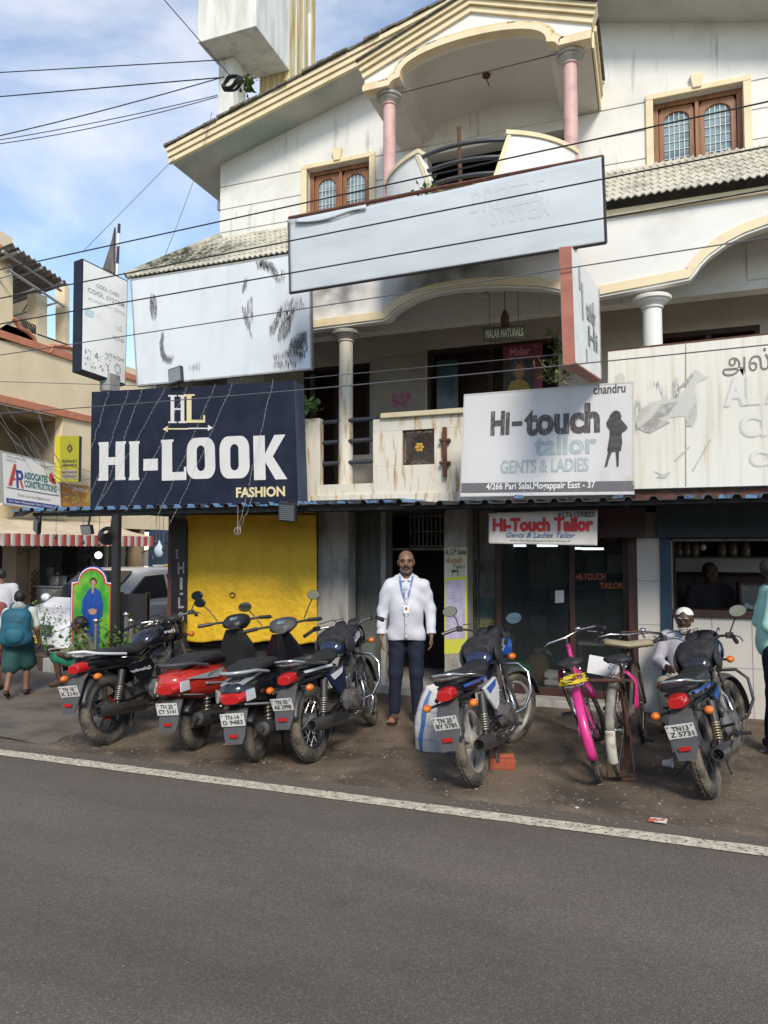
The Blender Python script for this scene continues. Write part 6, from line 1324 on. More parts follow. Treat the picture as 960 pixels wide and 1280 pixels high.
def plate_on(par, c, w_, h, lines, tilt=-.25, yaw=0):
    """rear number plate facing -x"""
    c = V(c); up = V((math.sin(-tilt) * -1, 0, math.cos(tilt))); up = V((-math.sin(tilt) * -1, 0, math.cos(tilt))).normalized(); rt = V((0, -1, 0))
    if yaw: rt = Matrix.Rotation(yaw, 3, 'Z') @ rt
    B = Board(c - rt * w_ / 2 + up * h / 2, c + rt * w_ / 2 + up * h / 2, c + rt * w_ / 2 - up * h / 2, c - rt * w_ / 2 - up * h / 2)
    p = B.slab('number_plate', M['plate'], par, .004)
    for i, t in enumerate(lines):
        v0 = .10 + i * .42; B.text(p, t, M['black_print'], .08 if len(t) > 5 else .2, v0, .92 if len(t) > 5 else .80, v0 + .36, .03, .002)
    mbp = MB()
    for u in (.08, .92): mbp.ell(B.p(u, .12, .002), (.004, .006, .006), 6, 4)
    mbp.build('plate_bolt', M['rust'], p, kind='stuff')
def coil(a, b, r, turns, wr, n=9):
    a, b = V(a), V(b); d = (b - a); L = d.length; d.normalize(); s_ = d.orthogonal().normalized(); t = d.cross(s_); pts = []
    for i in range(int(turns * n) + 1): k = i / (turns * n); ph = 2 * PI * i / n; pts.append(a + d * L * k + s_ * r * math.cos(ph) + t * r * math.sin(ph))
    return MB().tube(pts, wr, 5)

def motorcycle(label, loc, head, lean, c):
    root = thing('motorcycle', label, 'motorcycle', loc, 0, c.get('group'), local=True)
    root.rotation_euler = (R(lean), 0, R(head)); P = lambda mb, n, m, par=None, **k: mb.build(n, m, par or root, **k)
    WB, r = 1.25, .305
    # steering group transform
    ax = V((-.37, 0, .93)).normalized(); pv = V((1.03, 0, .90)); SM = Matrix.Translation(pv) @ Matrix.Rotation(R(c.get('steer', 20)), 4, ax) @ Matrix.Translation(-pv)
    S_ = lambda mb: xf(mb, SM)
    wheel(root, 0, r, .095, c['wk'], c['wm'], 'rear_wheel', .062); wheel(root, WB, r - .005, .075, c['wk'], c['wm'], 'front_wheel', .05, SM @ Matrix.Translation((0, 0, .005)))
    if c.get('red_hub'): P(MB().lathe([(.10, -.012), (.075, -.028)], 24, Matrix.Translation((0, -.03, r)) @ Matrix.Rotation(PI / 2, 4, 'X'), cap=False), 'wheel_sticker', M['lamp_red'])
    # frame, swing arm
    fm = MB()
    for sg in (-1, 1):
        fm.tube([(0, sg * .075, r), (.46, sg * .085, .36)], .019, 6); fm.tube([(.46, sg * .08, .36), (.50, sg * .08, .62), (.95, sg * .03, .86)], .018, 6); fm.tube([(-.28, sg * .09, .66), (.48, sg * .09, .64)], .015, 6); fm.tube([(.46, sg * .08, .34), (.55, sg * .09, .24), (.86, sg * .07, .26), (.99, sg * .03, .80)], .018, 6)
    fm.tube([(.95, 0, .82), (1.01, 0, .98)], .034, 8); P(fm, 'frame', M['paint_black'], smooth=60)
    P(MB().tube([(-.02, .075, r + .06), (.40, .08, .42)], .012, 5).tube([(-.02, .075, r - .06), (.40, .08, .30)], .012, 5).prism([(-.06, .07, .25), (.44, .07, .30), (.47, .07, .42), (-.06, .07, .37)], (0, .02, 0)), 'chain_case', M['plastic_black'])
    # engine: crankcase, finned barrel, covers
    P(sloft([(.48, .36, .09, .09), (.55, .36, .13, .12, 3), (.75, .35, .13, .12, 3), (.84, .36, .09, .08)]), 'engine', M['engine'], smooth=40)
    fb_ = MB()
    for k in range(7): q = V((.70 + k * .022, 0, .46 + k * .028)); fb_.obox(q, (.17 - .004 * k, .16, .011), Matrix.Rotation(R(-38), 3, 'Y') @ Matrix.Identity(3))
    P(fb_, 'cooling_fins', M['engine'], kind='stuff'); P(MB().obox((.865, 0, .665), (.11, .12, .08), Matrix.Rotation(R(-38), 3, 'Y')), 'cylinder_head', M['engine'], bevel=.012)
    for sg in (-1, 1): P(MB().lathe([(.085, 0), (.085, .03), (.06, .045)], 18, Matrix.Translation((.66 if sg < 0 else .62, sg * .125, .36)) @ Matrix.Rotation(-sg * PI / 2, 4, 'X')), 'engine_cover', c.get('cover', M['engine']), smooth=40)
    P(MB().obox((.60, -.10, .52), (.09, .05, .10)), 'carburettor', M['chrome_d'], bevel=.01)
    # exhaust on the right (-y)
    mz = .31
    P(MB().tube([(.90, -.03, .60), (.98, -.07, .50), (.96, -.10, .36), (.82, -.13, .24), (.55, -.15, .23), (.34, -.155, .25)], [.020, .020, .020, .021, .022, .024], 10), 'exhaust_pipe', M['chrome_d'], smooth=60)
    mf = P(MB().lathe([(.022, 0), (.035, .02), (.048, .10), (.054, .46), (.050, .60), (.042, .64), (.036, .64), (.030, .60)], 18, Matrix.Translation((.36, -.155, .25)) @ Matrix.Rotation(R(-83), 4, 'Y'), cap=False), 'muffler', M['muffler'], smooth=50)
    P(MB().lathe([(.004, 0), (.030, .001)], 14, Matrix.Translation((-.235, -.155, .323)) @ Matrix.Rotation(R(-83), 4, 'Y')).lathe([(.012, .0), (.014, .05)], 10, Matrix.Translation((-.228, -.155, .322)) @ Matrix.Rotation(R(-83), 4, 'Y'), cap=False), 'muffler_end', M['dark_in'], mf)
    P(MB().prism([(.30, -.212, .27), (-.06, -.214, .30), (-.06, -.214, .33), (.10, -.214, .35), (.30, -.212, .31)], (0, .006, 0)), 'heat_shield', c.get('shield', M['chrome_d']), mf)
    # shock absorbers
    for sg in (-1, 1):
        s_ = P(MB().tube([(0, sg * .125, r + .02), (.10, sg * .125, .62)], .014, 8).tube([(.045, sg * .125, .46), (.095, sg * .125, .615)], .030, 10), 'shock_absorber', c.get('shockm', M['dark_steel']), smooth=50)
        P(coil((.005, sg * .125, r + .06), (.05, sg * .125, .48), .027, 7, .006), 'spring', c.get('springm', M['spring']), s_, smooth=180, kind='stuff')
    # rear mudguard, flap, plate, lamp, indicators
    P(fender(0, r, r + .055, 95, 165, .075), 'rear_mudguard', M['plastic_black'], smooth=180, fix=False, solid=.006)
    P(MB().loft([[V((x, y, z)) for y in (-w_, w_)] + [V((x + .018, y, z + .004)) for y in (w_, -w_)] for x, z, w_ in ((-.22, .66, .06), (-.33, .60, .08), (-.385, .50, .085), (-.42, .41, .075), (-.45, .345, .055))]), 'rear_flap', M['fender_grey'], smooth=40)
    plate_on(root, (-.418, c.get('py', 0), .525), .178, .10, c['plate'], -.36, c.get('pyaw', 0)); P(MB().box(-.446, -.035, .405, -.432, .035, .43), 'reflector', M['lamp_red'])
    P(MB().tube([(-.36, 0, .52), (-.41, 0, .53)], .02, 6), 'plate_bracket', M['dark_steel'])
    tl = P(sloft([(-.20, .70, .066, .047, 3), (-.30, .70, .064, .045, 3), (-.355, .692, .054, .034, 3)]), 'tail_light', M['lamp_red'], smooth=40, bevel=.004); P(sloft([(-.16, .705, .085, .058, 3), (-.235, .705, .076, .055, 3)]), 'lamp_housing', M['plastic_black'], tl, smooth=40)
    for sg in (-1, 1):
        i_ = P(MB().ell((-.27, sg * .175, .615), (.042, .032, .028), 12, 8), 'indicator', M['lamp_orange'], smooth=180); P(MB().tube([(-.24, sg * .07, .63), (-.25, sg * .15, .615)], .011, 6), 'indicator_stem', M['plastic_black'], i_)
    # tail cowl and side panels
    bm = c['body']
    P(sloft([(-.25, .725, .075, .035, 3), (-.12, .72, .105, .055, 3), (.10, .70, .115, .06, 3), (.34, .665, .115, .07, 3), (.46, .65, .09, .06, 3)]), 'tail_cowl', bm, smooth=45)
    for sg in (-1, 1):
        pn = P(MB().prism([(.16, sg * .135, .645), (.50, sg * .135, .68), (.56, sg * .13, .60), (.50, sg * .125, .47), (.38, sg * .13, .44), (.24, sg * .135, .55)], (0, -sg * .03, 0)), 'side_panel', c.get('panel', bm), bevel=.012)
        if c.get('stripe'): P(MB().prism([(.20, sg * .1365, .635), (.47, sg * .1365, .665), (.44, sg * .1365, .62), (.27, sg * .1365, .585)], (0, sg * .003, 0)), 'decal', c['stripe'], pn); P(MB().prism([(-.20, sg * .0985, .735), (.30, sg * .1185, .72), (.30, sg * .1185, .70), (-.18, sg * .102, .715)], (0, sg * .003, 0)), 'decal', c['stripe'], pn)
        if c.get('name'):
            Bd = Board((.48, -.139, .60), (.18, -.139, .60), (.18, -.139, .56), (.48, -.139, .56)) if sg < 0 else Board((.18, .139, .60), (.48, .139, .60), (.48, .139, .56), (.18, .139, .56))
            Bd.text(pn, c['name'], M['decal_white'], 0, 0, 1, 1, .02, .003 if Bd.n.y * sg > 0 else -.003, shear=.3)
    # seat and tank
    P(sloft([(-.24, .765, .085, .018, 3), (-.18, .775, .125, .032, 3), (.02, .785, .135, .042, 3), (.16, .772, .138, .045, 3), (.34, .762, .125, .045, 3), (.50, .785, .09, .05, 3), (.56, .80, .07, .045, 3)]), 'seat', M['seat_black'], smooth=50)
    tk = P(sloft([(.50, .80, .075, .045, 2.6), (.56, .83, .115, .075, 2.8), (.68, .855, .145, .105, 2.8), (.82, .875, .150, .110, 2.6), (.93, .875, .125, .095, 2.4), (1.0, .86, .07, .06, 2.2)], 20), 'fuel_tank', c['tank'], smooth=60)
    P(MB().lathe([(.035, 0), (.035, .018), (.02, .022)], 14, Matrix.Translation((.80, 0, .982))), 'tank_cap', M['chrome_d'], tk, smooth=40)
    if c.get('tankstripe'):
        for sg in (-1, 1): P(MB().prism([(.62, sg * .139, .86), (.90, sg * .147, .93), (.93, sg * .141, .88), (.72, sg * .151, .82)], (0, sg * .006, 0)), 'decal', c['tankstripe'], tk)
    if c.get('tankname'):
        for sg in (-1, 1):
            Bd = Board((.88, -.156, .90), (.70, -.156, .90), (.70, -.156, .865), (.88, -.156, .865)) if sg < 0 else Board((.70, .156, .90), (.88, .156, .90), (.88, .156, .865), (.70, .156, .865))
            Bd.text(tk, c['tankname'], M['decal_white'], 0, 0, 1, 1, .04, .002, shear=.2)
    if c.get('bag'):     # padded tank cover with pockets
        P(sloft([(.54, .875, .11, .05, 3), (.62, .90, .150, .075, 3), (.80, .93, .158, .075, 3), (.90, .93, .12, .05, 3)]), 'tank_cover', c['bag'], smooth=50, bevel=.004); P(MB().ell((.66, -.15, .84), (.10, .025, .085), 14, 8).ell((.66, .15, .84), (.10, .025, .085), 14, 8), 'cover_pocket', c['bag'], smooth=180, kind='stuff'); P(sloft([(.56, .935, .09, .02, 4), (.74, .985, .095, .02, 4)]), 'cover_flap', c['bag'], smooth=40)
    # grab rail
    g_ = MB(); g_.tube([(.14, .145, .75), (-.05, .155, .775), (-.20, .13, .80), (-.30, .085, .83), (-.33, 0, .835), (-.30, -.085, .83), (-.20, -.13, .80), (-.05, -.155, .775), (.14, -.145, .75)], .012, 8)
    if c.get('railx'): g_.tube([(-.22, .12, .80), (-.30, 0, .80), (-.22, -.12, .80)], .010, 6); g_.tube([(-.33, 0, .835), (-.22, 0, .775)], .010, 6)
    P(g_, 'grab_rail', c.get('railm', M['chrome_d']), smooth=60)
    # steering: fork, front mudguard, headlamp, bars
    for sg in (-1, 1):
        P(S_(MB().tube([(1.245, sg * .062, r - .005), (1.145, sg * .062, .56)], .024, 10).tube([(1.145, sg * .062, .56), (.985, sg * .062, .96)], .016, 8)), 'fork_leg', M['engine'] if sg else 0, smooth=50)
    P(S_(MB().obox((1.02, 0, .90), (.05, .17, .03)).obox((1.06, 0, .79), (.05, .17, .035))), 'fork_yoke', M['dark_steel'], bevel=.006)
    P(xf(fender(WB, r, r + .045, 10 if not c.get('bigfender') else -8, 152, .058), SM), 'front_mudguard', c.get('fm', M['plastic_black']), smooth=180, fix=False, solid=.005)
    hl_ = P(S_(sloft([(1.02, .87, .11, .11, 2.6), (1.10, .87, .125, .125, 2.6), (1.17, .865, .105, .105, 2.4)])), 'headlamp_shell', c.get('shell', bm), smooth=50); P(S_(MB().ell((1.17, 0, .865), (.03, .092, .085), 14, 8)), 'headlamp', mat('lens_clear', (.5, .52, .54), .08) if 'lens_clear' not in M else M['lens_clear'], hl_, smooth=180)
    if c.get('visor'): P(S_(sloft([(1.00, .96, .11, .03, 2.4), (1.08, .99, .12, .06, 2.4), (1.16, .965, .08, .04, 2.4)])), 'visor', c['visor'], hl_, smooth=50)
    P(S_(MB().lathe([(.055, 0), (.055, .035), (.048, .04)], 16, Matrix.Translation((.99, .062, .98)) @ Matrix.Rotation(R(-30), 4, 'Y')).lathe([(.055, 0), (.055, .035), (.048, .04)], 16, Matrix.Translation((.99, -.062, .98)) @ Matrix.Rotation(R(-30), 4, 'Y'))), 'instrument', M['plastic_black'], smooth=40, kind='stuff')
    P(S_(MB().tube([(.80, .37, .975), (.90, .31, 1.01), (.96, .18, 1.005), (.985, .08, .955), (.985, -.08, .955), (.96, -.18, 1.005), (.90, -.31, 1.01), (.80, -.37, .975)], .011, 8)), 'handlebar', M['chrome_d'] if c.get('bars') != 'black' else M['dark_steel'], smooth=60)
    for sg in (-1, 1):
        P(S_(MB().tube([(.905, sg * .305, 1.01), (.79, sg * .378, .970)], .017, 8)), 'grip', M['plastic_black']); P(S_(MB().obox((.915, sg * .28, 1.012), (.05, .05, .045), Matrix.Rotation(sg * -.6, 3, 'Z')).tube([(.945, sg * .29, 1.01), (.93, sg * .35, .995), (.85, sg * .40, .97)], .005, 5)), 'lever', M['dark_steel'])
        if c.get('mirrors', 3) & (1 if sg > 0 else 2): mirror_part(root, (.91, sg * .28, 1.02), (.90 + c.get('mdx', 0), sg * (.38 + c.get('mdy', 0)), c.get('mz', 1.16)), c.get('mface', (-1, 0, .05)), c.get('msz', (.068, .048)), Mx=SM)
        f_ = P(S_(MB().ell((1.08, sg * .18, .80), (.042, .03, .028), 10, 7)), 'indicator', M['lamp_orange'], smooth=180); P(S_(MB().tube([(1.06, sg * .09, .80), (1.08, sg * .16, .80)], .01, 5)), 'indicator_stem', M['plastic_black'], f_)
    cb_ = MB()
    for y, z in ((.05, .02), (-.04, .0), (.02, -.03)): cb_.tube([SM @ V((.93, y * 5, 1.05)), SM @ V((1.10, y * 3, 1.06)), V((1.06, y, .90 + z)), V((.92, y, .78))], .0045, 5)
    P(cb_, 'control_cables', M['cable'], kind='stuff')
    # crash guard, pegs, stand, sari guard
    if c.get('guard'):
        for sg in (-1, 1): P(MB().tube([(.97, sg * .05, .72), (.99, sg * .20, .70), (.985, sg * .27, .62), (.96, sg * .27, .46), (.92, sg * .20, .34), (.88, sg * .07, .30)], .0125, 8), 'crash_guard', c['guard'], smooth=60)
    P(MB().tube([(.52, -.12, .30), (.52, -.26, .29)], .013, 8).tube([(.52, .12, .30), (.52, .26, .29)], .013, 8).tube([(.16, -.13, .42), (.12, -.24, .44)], .010, 6), 'footrest', M['plastic_black'], kind='stuff')
    P(MB().tube([(.42, .10, .30), (.36, .22, .14), (.34, .30, .015 + .30 * math.sin(R(-lean)))], .013, 6), 'side_stand', M['dark_steel'])
    for sg in (-1, 1): P(MB().tube([(.30, sg * .08, .32), (.16, sg * .12, .10)], .012, 6), 'centre_stand', M['dark_steel'])
    P(MB().tube([(-.12, .15, .66), (-.12, .16, .34), (.10, .16, .28), (.28, .15, .36), (.26, .14, .64)], .007, 6).tube([(0, .16, .32), (.02, .155, .65)], .006, 5).tube([(.14, .16, .29), (.15, .15, .65)], .006, 5), 'sari_guard', M['chrome_d'])
    return root

def scooter(label, loc, head, lean, c):
    root = thing('scooter', label, 'scooter', loc, 0, None, local=True); root.rotation_euler = (R(lean), 0, R(head)); P = lambda mb, n, m, par=None, **k: mb.build(n, m, par or root, **k)
    WB, r = 1.24, .215
    ax = V((-.42, 0, .9)).normalized(); pv = V((.95, 0, .95)); SM = Matrix.Translation(pv) @ Matrix.Rotation(R(c.get('steer', 15)), 4, ax) @ Matrix.Translation(-pv); S_ = lambda mb: xf(mb, SM)
    wheel(root, 0, r, .095, 'disc', c['wm'], 'rear_wheel', .045); wheel(root, WB, r, .09, 'disc', c['wm'], 'front_wheel', .045, SM)
    P(sloft([(-.12, .24, .06, .05), (.0, .24, .075, .075), (.25, .27, .085, .08), (.45, .30, .07, .06)]), 'engine_case', M['engine'], smooth=45)
    P(MB().lathe([(.02, 0), (.05, .03), (.062, .10), (.066, .40), (.05, .46), (.02, .465)], 18, Matrix.Translation((.22, -.165, .22)) @ Matrix.Rotation(R(-80), 4, 'Y')), 'muffler', M['muffler'], smooth=50); P(MB().prism([(.14, -.235, .20), (-.16, -.237, .25), (-.16, -.237, .32), (.14, -.235, .27)], (0, .008, 0)), 'heat_shield', c.get('shield', M['plastic_black']), bevel=.006); P(MB().tube([(-.235, -.165, .30), (-.29, -.165, .305)], .018, 8), 'tail_pipe', M['dark_steel'])
    P(MB().tube([(-.05, -.13, r), (.02, -.13, .52)], .02, 8), 'shock_absorber', M['dark_steel']); P(coil((-.04, -.13, r + .04), (.01, -.13, .46), .03, 7, .006), 'spring', M['spring'], kind='stuff', smooth=180)
    # body
    bd = P(sloft([(-.40, .60, .07, .06, 2.6), (-.34, .595, .125, .095, 2.6), (-.18, .58, .175, .13, 2.6), (.05, .55, .195, .155, 2.6), (.28, .52, .185, .16, 2.8), (.42, .48, .15, .15, 3), (.47, .44, .12, .12, 3)], 20), 'rear_body', c['body'], smooth=60)
    for sg in (-1, 1):
        if c.get('stripe'): 
            sd = lambda x: .178 + .02 * min(1, max(0, (x + .18) / .3))
            P(MB().prism([(-.36, sg * .14, .64), (-.05, sg * .185, .645), (.25, sg * .165, .64), (.10, sg * .19, .58), (-.10, sg * .185, .60)], (0, sg * .014, 0)), 'side_flash', c['stripe'], bd, bevel=.004); P(MB().prism([(-.10, sg * .185, .575), (.34, sg * .182, .50), (.34, sg * .182, .485), (-.10, sg * .187, .555)], (0, sg * .012, 0)), 'side_flash', c['stripe'], bd)
        if c.get('name'):
            Bd = Board((.22, -.2, .56), (-.06, -.2, .56), (-.06, -.2, .515), (.22, -.2, .515)) if sg < 0 else Board((-.06, .2, .56), (.22, .2, .56), (.22, .2, .515), (-.06, .2, .515)); Bd.text(bd, c['name'], M['decal_white'], 0, 0, 1, 1, .0, .004, shear=.4)
        P(MB().tube([(-.38, sg * .10, .52), (-.15, sg * .19, .475), (.15, sg * .20, .42), (.42, sg * .16, .36)], .008, 6), 'trim_line', c.get('trim', M['chrome_d']), bd)
    tl = P(sloft([(-.30, .585, .14, .05, 3), (-.38, .575, .115, .045, 3), (-.43, .565, .07, .032, 3)]), 'tail_light', M['lamp_red'], smooth=45)
    for sg in (-1, 1): P(MB().prism([(-.36, sg * .10, .62), (-.30, sg * .15, .63), (-.30, sg * .155, .55), (-.38, sg * .11, .54)], (-.02, sg * .012, 0)), 'indicator', c.get('ind', M['lamp_orange']), tl, bevel=.004)
    P(sloft([(-.36, .67, .10, .012, 3), (-.10, .70, .13, .02, 3), (.05, .71, .13, .02, 3)]), 'top_cowl', c.get('cowl', c['body']), smooth=45)
    P(sloft([(-.24, .725, .11, .02, 3), (-.10, .75, .145, .045, 3), (.10, .755, .155, .05, 3), (.30, .735, .15, .05, 3), (.44, .70, .10, .05, 3), (.48, .68, .07, .035, 3)]), 'seat', M['seat_black'], smooth=50)
    P(MB().tube([(.0, .16, .70), (-.22, .15, .745), (-.36, .08, .755), (-.38, 0, .755), (-.36, -.08, .755), (-.22, -.15, .745), (.0, -.16, .70)], .013, 8), 'grab_rail', c.get('railm', M['fender_grey']), smooth=60)
    P(MB().loft([[V((x, y, z)) for y in (-w_, w_)] + [V((x + .02, y, z + .003)) for y in (w_, -w_)] for x, z, w_ in ((-.20, .50, .07), (-.33, .47, .09), (-.385, .38, .092), (-.405, .30, .085), (-.425, .235, .065))]), 'rear_flap', M['fender_grey'], smooth=40)
    P(fender(0, r, r + .06, 60, 150, .085), 'rear_mudguard', M['plastic_black'], smooth=180, fix=False, solid=.006)
    plate_on(root, (-.415, 0, .415), .19, .10, c['plate'], -.2); P(MB().box(-.43, -.03, .285, -.418, .03, .308), 'reflector', M['lamp_red'])
    P(sloft([(.40, .30, .14, .035, 4), (.85, .29, .15, .035, 4), (.98, .33, .12, .06, 4)]), 'floorboard', M['plastic_black'], smooth=40)
    P(MB().loft([[V((x, y, z)) for x, y in ((.90 + b, -w_), (.98 + b, -w_ * .6), (1.01 + b, 0), (.98 + b, w_ * .6), (.90 + b, w_), (.885 + b, w_ * .6), (.88 + b, 0), (.885 + b, -w_ * .6))] for z, w_, b in ((.24, .13, .06), (.36, .19, .05), (.60, .20, .0), (.78, .17, -.04), (.92, .09, -.08))]), 'front_apron', c['front'], smooth=45)
    P(S_(sloft([(.74, .955, .05, .03, 2.4), (.80, .98, .12, .05, 2.6), (.90, 1.0, .135, .065, 2.4), (.98, .985, .11, .06, 2.4), (1.03, .96, .07, .045, 2.4)])), 'headset', c.get('headset', M['plastic_black']), smooth=50); P(S_(MB().ell((.815, 0, 1.015), (.05, .085, .02), 14, 7, Matrix.Rotation(R(-25), 3, 'Y'))), 'instrument_glass', M['pane'], smooth=180)
    P(S_(MB().ell((1.03, 0, .955), (.02, .07, .05), 12, 7)), 'headlamp', M['mirror'], smooth=180)
    P(S_(MB().tube([(.80, -.36, .995), (.89, -.2, 1.0), (.91, 0, .99), (.89, .2, 1.0), (.80, .36, .995)], .012, 7)), 'handlebar', M['dark_steel'])
    for sg in (-1, 1):
        P(S_(MB().tube([(.865, sg * .245, 1.0), (.795, sg * .37, .995)], .018, 8)), 'grip', M['plastic_black']); P(S_(MB().tube([(.91, sg * .22, 1.0), (.90, sg * .30, .99), (.83, sg * .38, .985)], .005, 5)), 'lever', M['dark_steel'])
        if c.get('mirrors', 3) & (1 if sg > 0 else 2): mirror_part(root, (.89, sg * .20, 1.02), (.88, sg * (.33 + c.get('mdy', 0)), c.get('mz', 1.22)), c.get('mface', (-1, 0, .05)), (.062, .045), Mx=SM)
    P(xf(fender(WB, r, r + .055, -5, 165, .085), SM), 'front_mudguard', c['front'], smooth=180, fix=False, solid=.006)
    for sg in (-1, 1): P(S_(MB().tube([(WB, sg * .075, r), (WB - .10, sg * .06, .42), (1.08, sg * .03, .52)], .02, 8)), 'fork_leg', M['dark_steel'])
    P(MB().tube([(.30, .12, .26), (.20, .15, .02)], .012, 6).tube([(.30, -.12, .26), (.20, -.15, .02)], .012, 6), 'centre_stand', M['dark_steel'], kind='stuff')
    return root

M['tank_cover'] = mat('tank_cover', (.018, .018, .02), .7, col2=(.035, .035, .036), scale=14, bump=.2); M['alloy_lite'] = mat('alloy_lite', (.42, .40, .36), .5, metal=.3, col2=(.26, .22, .17), scale=7); M['seat_spring'] = mat('gold_spring', (.42, .33, .20), .4, metal=.7)
def heading(a, b): d = V(b) - V(a); return math.degrees(math.atan2(d.y, d.x))
def gp(px, py): q = G(px, py); return V((q.x, q.y, .012))
M['lens_clear'] = mat('lens_clear', (.5, .52, .54), .08)
# 1: far left black one; 2, 3: scooters; 4: spoked; 5: white and blue beside the sack; 6: blue at the right
motorcycle('black motorcycle leftmost of the row with white lettering on its side panel', gp(136, 931), 91, -7, dict(wk='alloy', wm=M['alloy_black'], body=M['paint_black'], tank=M['paint_black'], plate=('TN 18', 'K 2141'), name='Splendor', tankname='Hero', guard=None, railm=M['decal_white'], railx=True, fm=M['plastic_black'], mirrors=2, red_hub=True, steer=14, pyaw=.1, shield=M['muffler']))
scooter('red and silver scooter with black seat second from the left', gp(246, 937), 95, -5, dict(wm=M['alloy_black'], body=M['paint_red'], stripe=M['paint_silver'], front=M['plastic_black'], plate=('TN 20', 'CY 5141'), cowl=M['paint_red'], ind=M['paint_silver'], mirrors=1, mdy=.02, steer=8))
scooter('black scooter with silver trim and round mirror between red scooter and spoked motorcycle', gp(322, 952), 99, -6, dict(wm=M['alloy_grey'], body=M['paint_black'], front=M['paint_black'], plate=('TN-14', 'D 9483'), cowl=M['paint_silver'], name='Activa', headset=M['fender_grey'], mirrors=3, mface=(-1, -.25, .05), ind=M['paint_silver'], trim=M['paint_silver'], railm=M['paint_silver'], steer=10))
motorcycle('black and blue motorcycle with wire spoked wheels and padded tank cover', gp(393, 952), 90, -8, dict(wk='wire', wm=M['chrome_d'], body=M['paint_black'], tank=M['paint_navy'], panel=M['paint_navy'], stripe=M['decal_white'], tankstripe=M['paint_silver'], plate=('TN 05', 'AE 2998'), bag=M['tank_cover'], guard=M['chrome'], mirrors=0, steer=12, railx=True, shield=M['plastic_black']))
motorcycle('dusty blue and white motorcycle with pale alloy wheels beside the striped sack', gp(599, 982), 86, -12, dict(wk='alloy', wm=M['alloy_lite'], body=M['paint_black'], tank=M['paint_navy'], panel=M['decal_white'], stripe=M['paint_blue'], tankstripe=M['decal_white'], plate=('TN 20', 'BY 5781'), bag=M['tank_cover'], guard=M['chrome'], mirrors=3, steer=-30, railx=True, visor=M['paint_black'], shell=M['paint_blue'], mface=(-.8, -.2, .05), bars='black', fm=M['fender_grey']))
motorcycle('black and bright blue motorcycle nearest the right edge with brown spring shocks', gp(893, 997), 77, -14, dict(wk='alloy', wm=M['alloy_black'], body=M['paint_black'], tank=M['paint_black'], panel=M['paint_black'], stripe=M['paint_blue'], tankstripe=M['paint_blue'], plate=('TN13', 'Z 5731'), bag=M['tank_cover'], guard=M['plastic_black'], mirrors=2, steer=-16, fm=M['fender_grey'], bigfender=True, springm=M['seat_spring'], mz=1.20, visor=M['paint_black'], shield=M['chrome_d'], mface=(-1, -.2, .05), pyaw=.15))

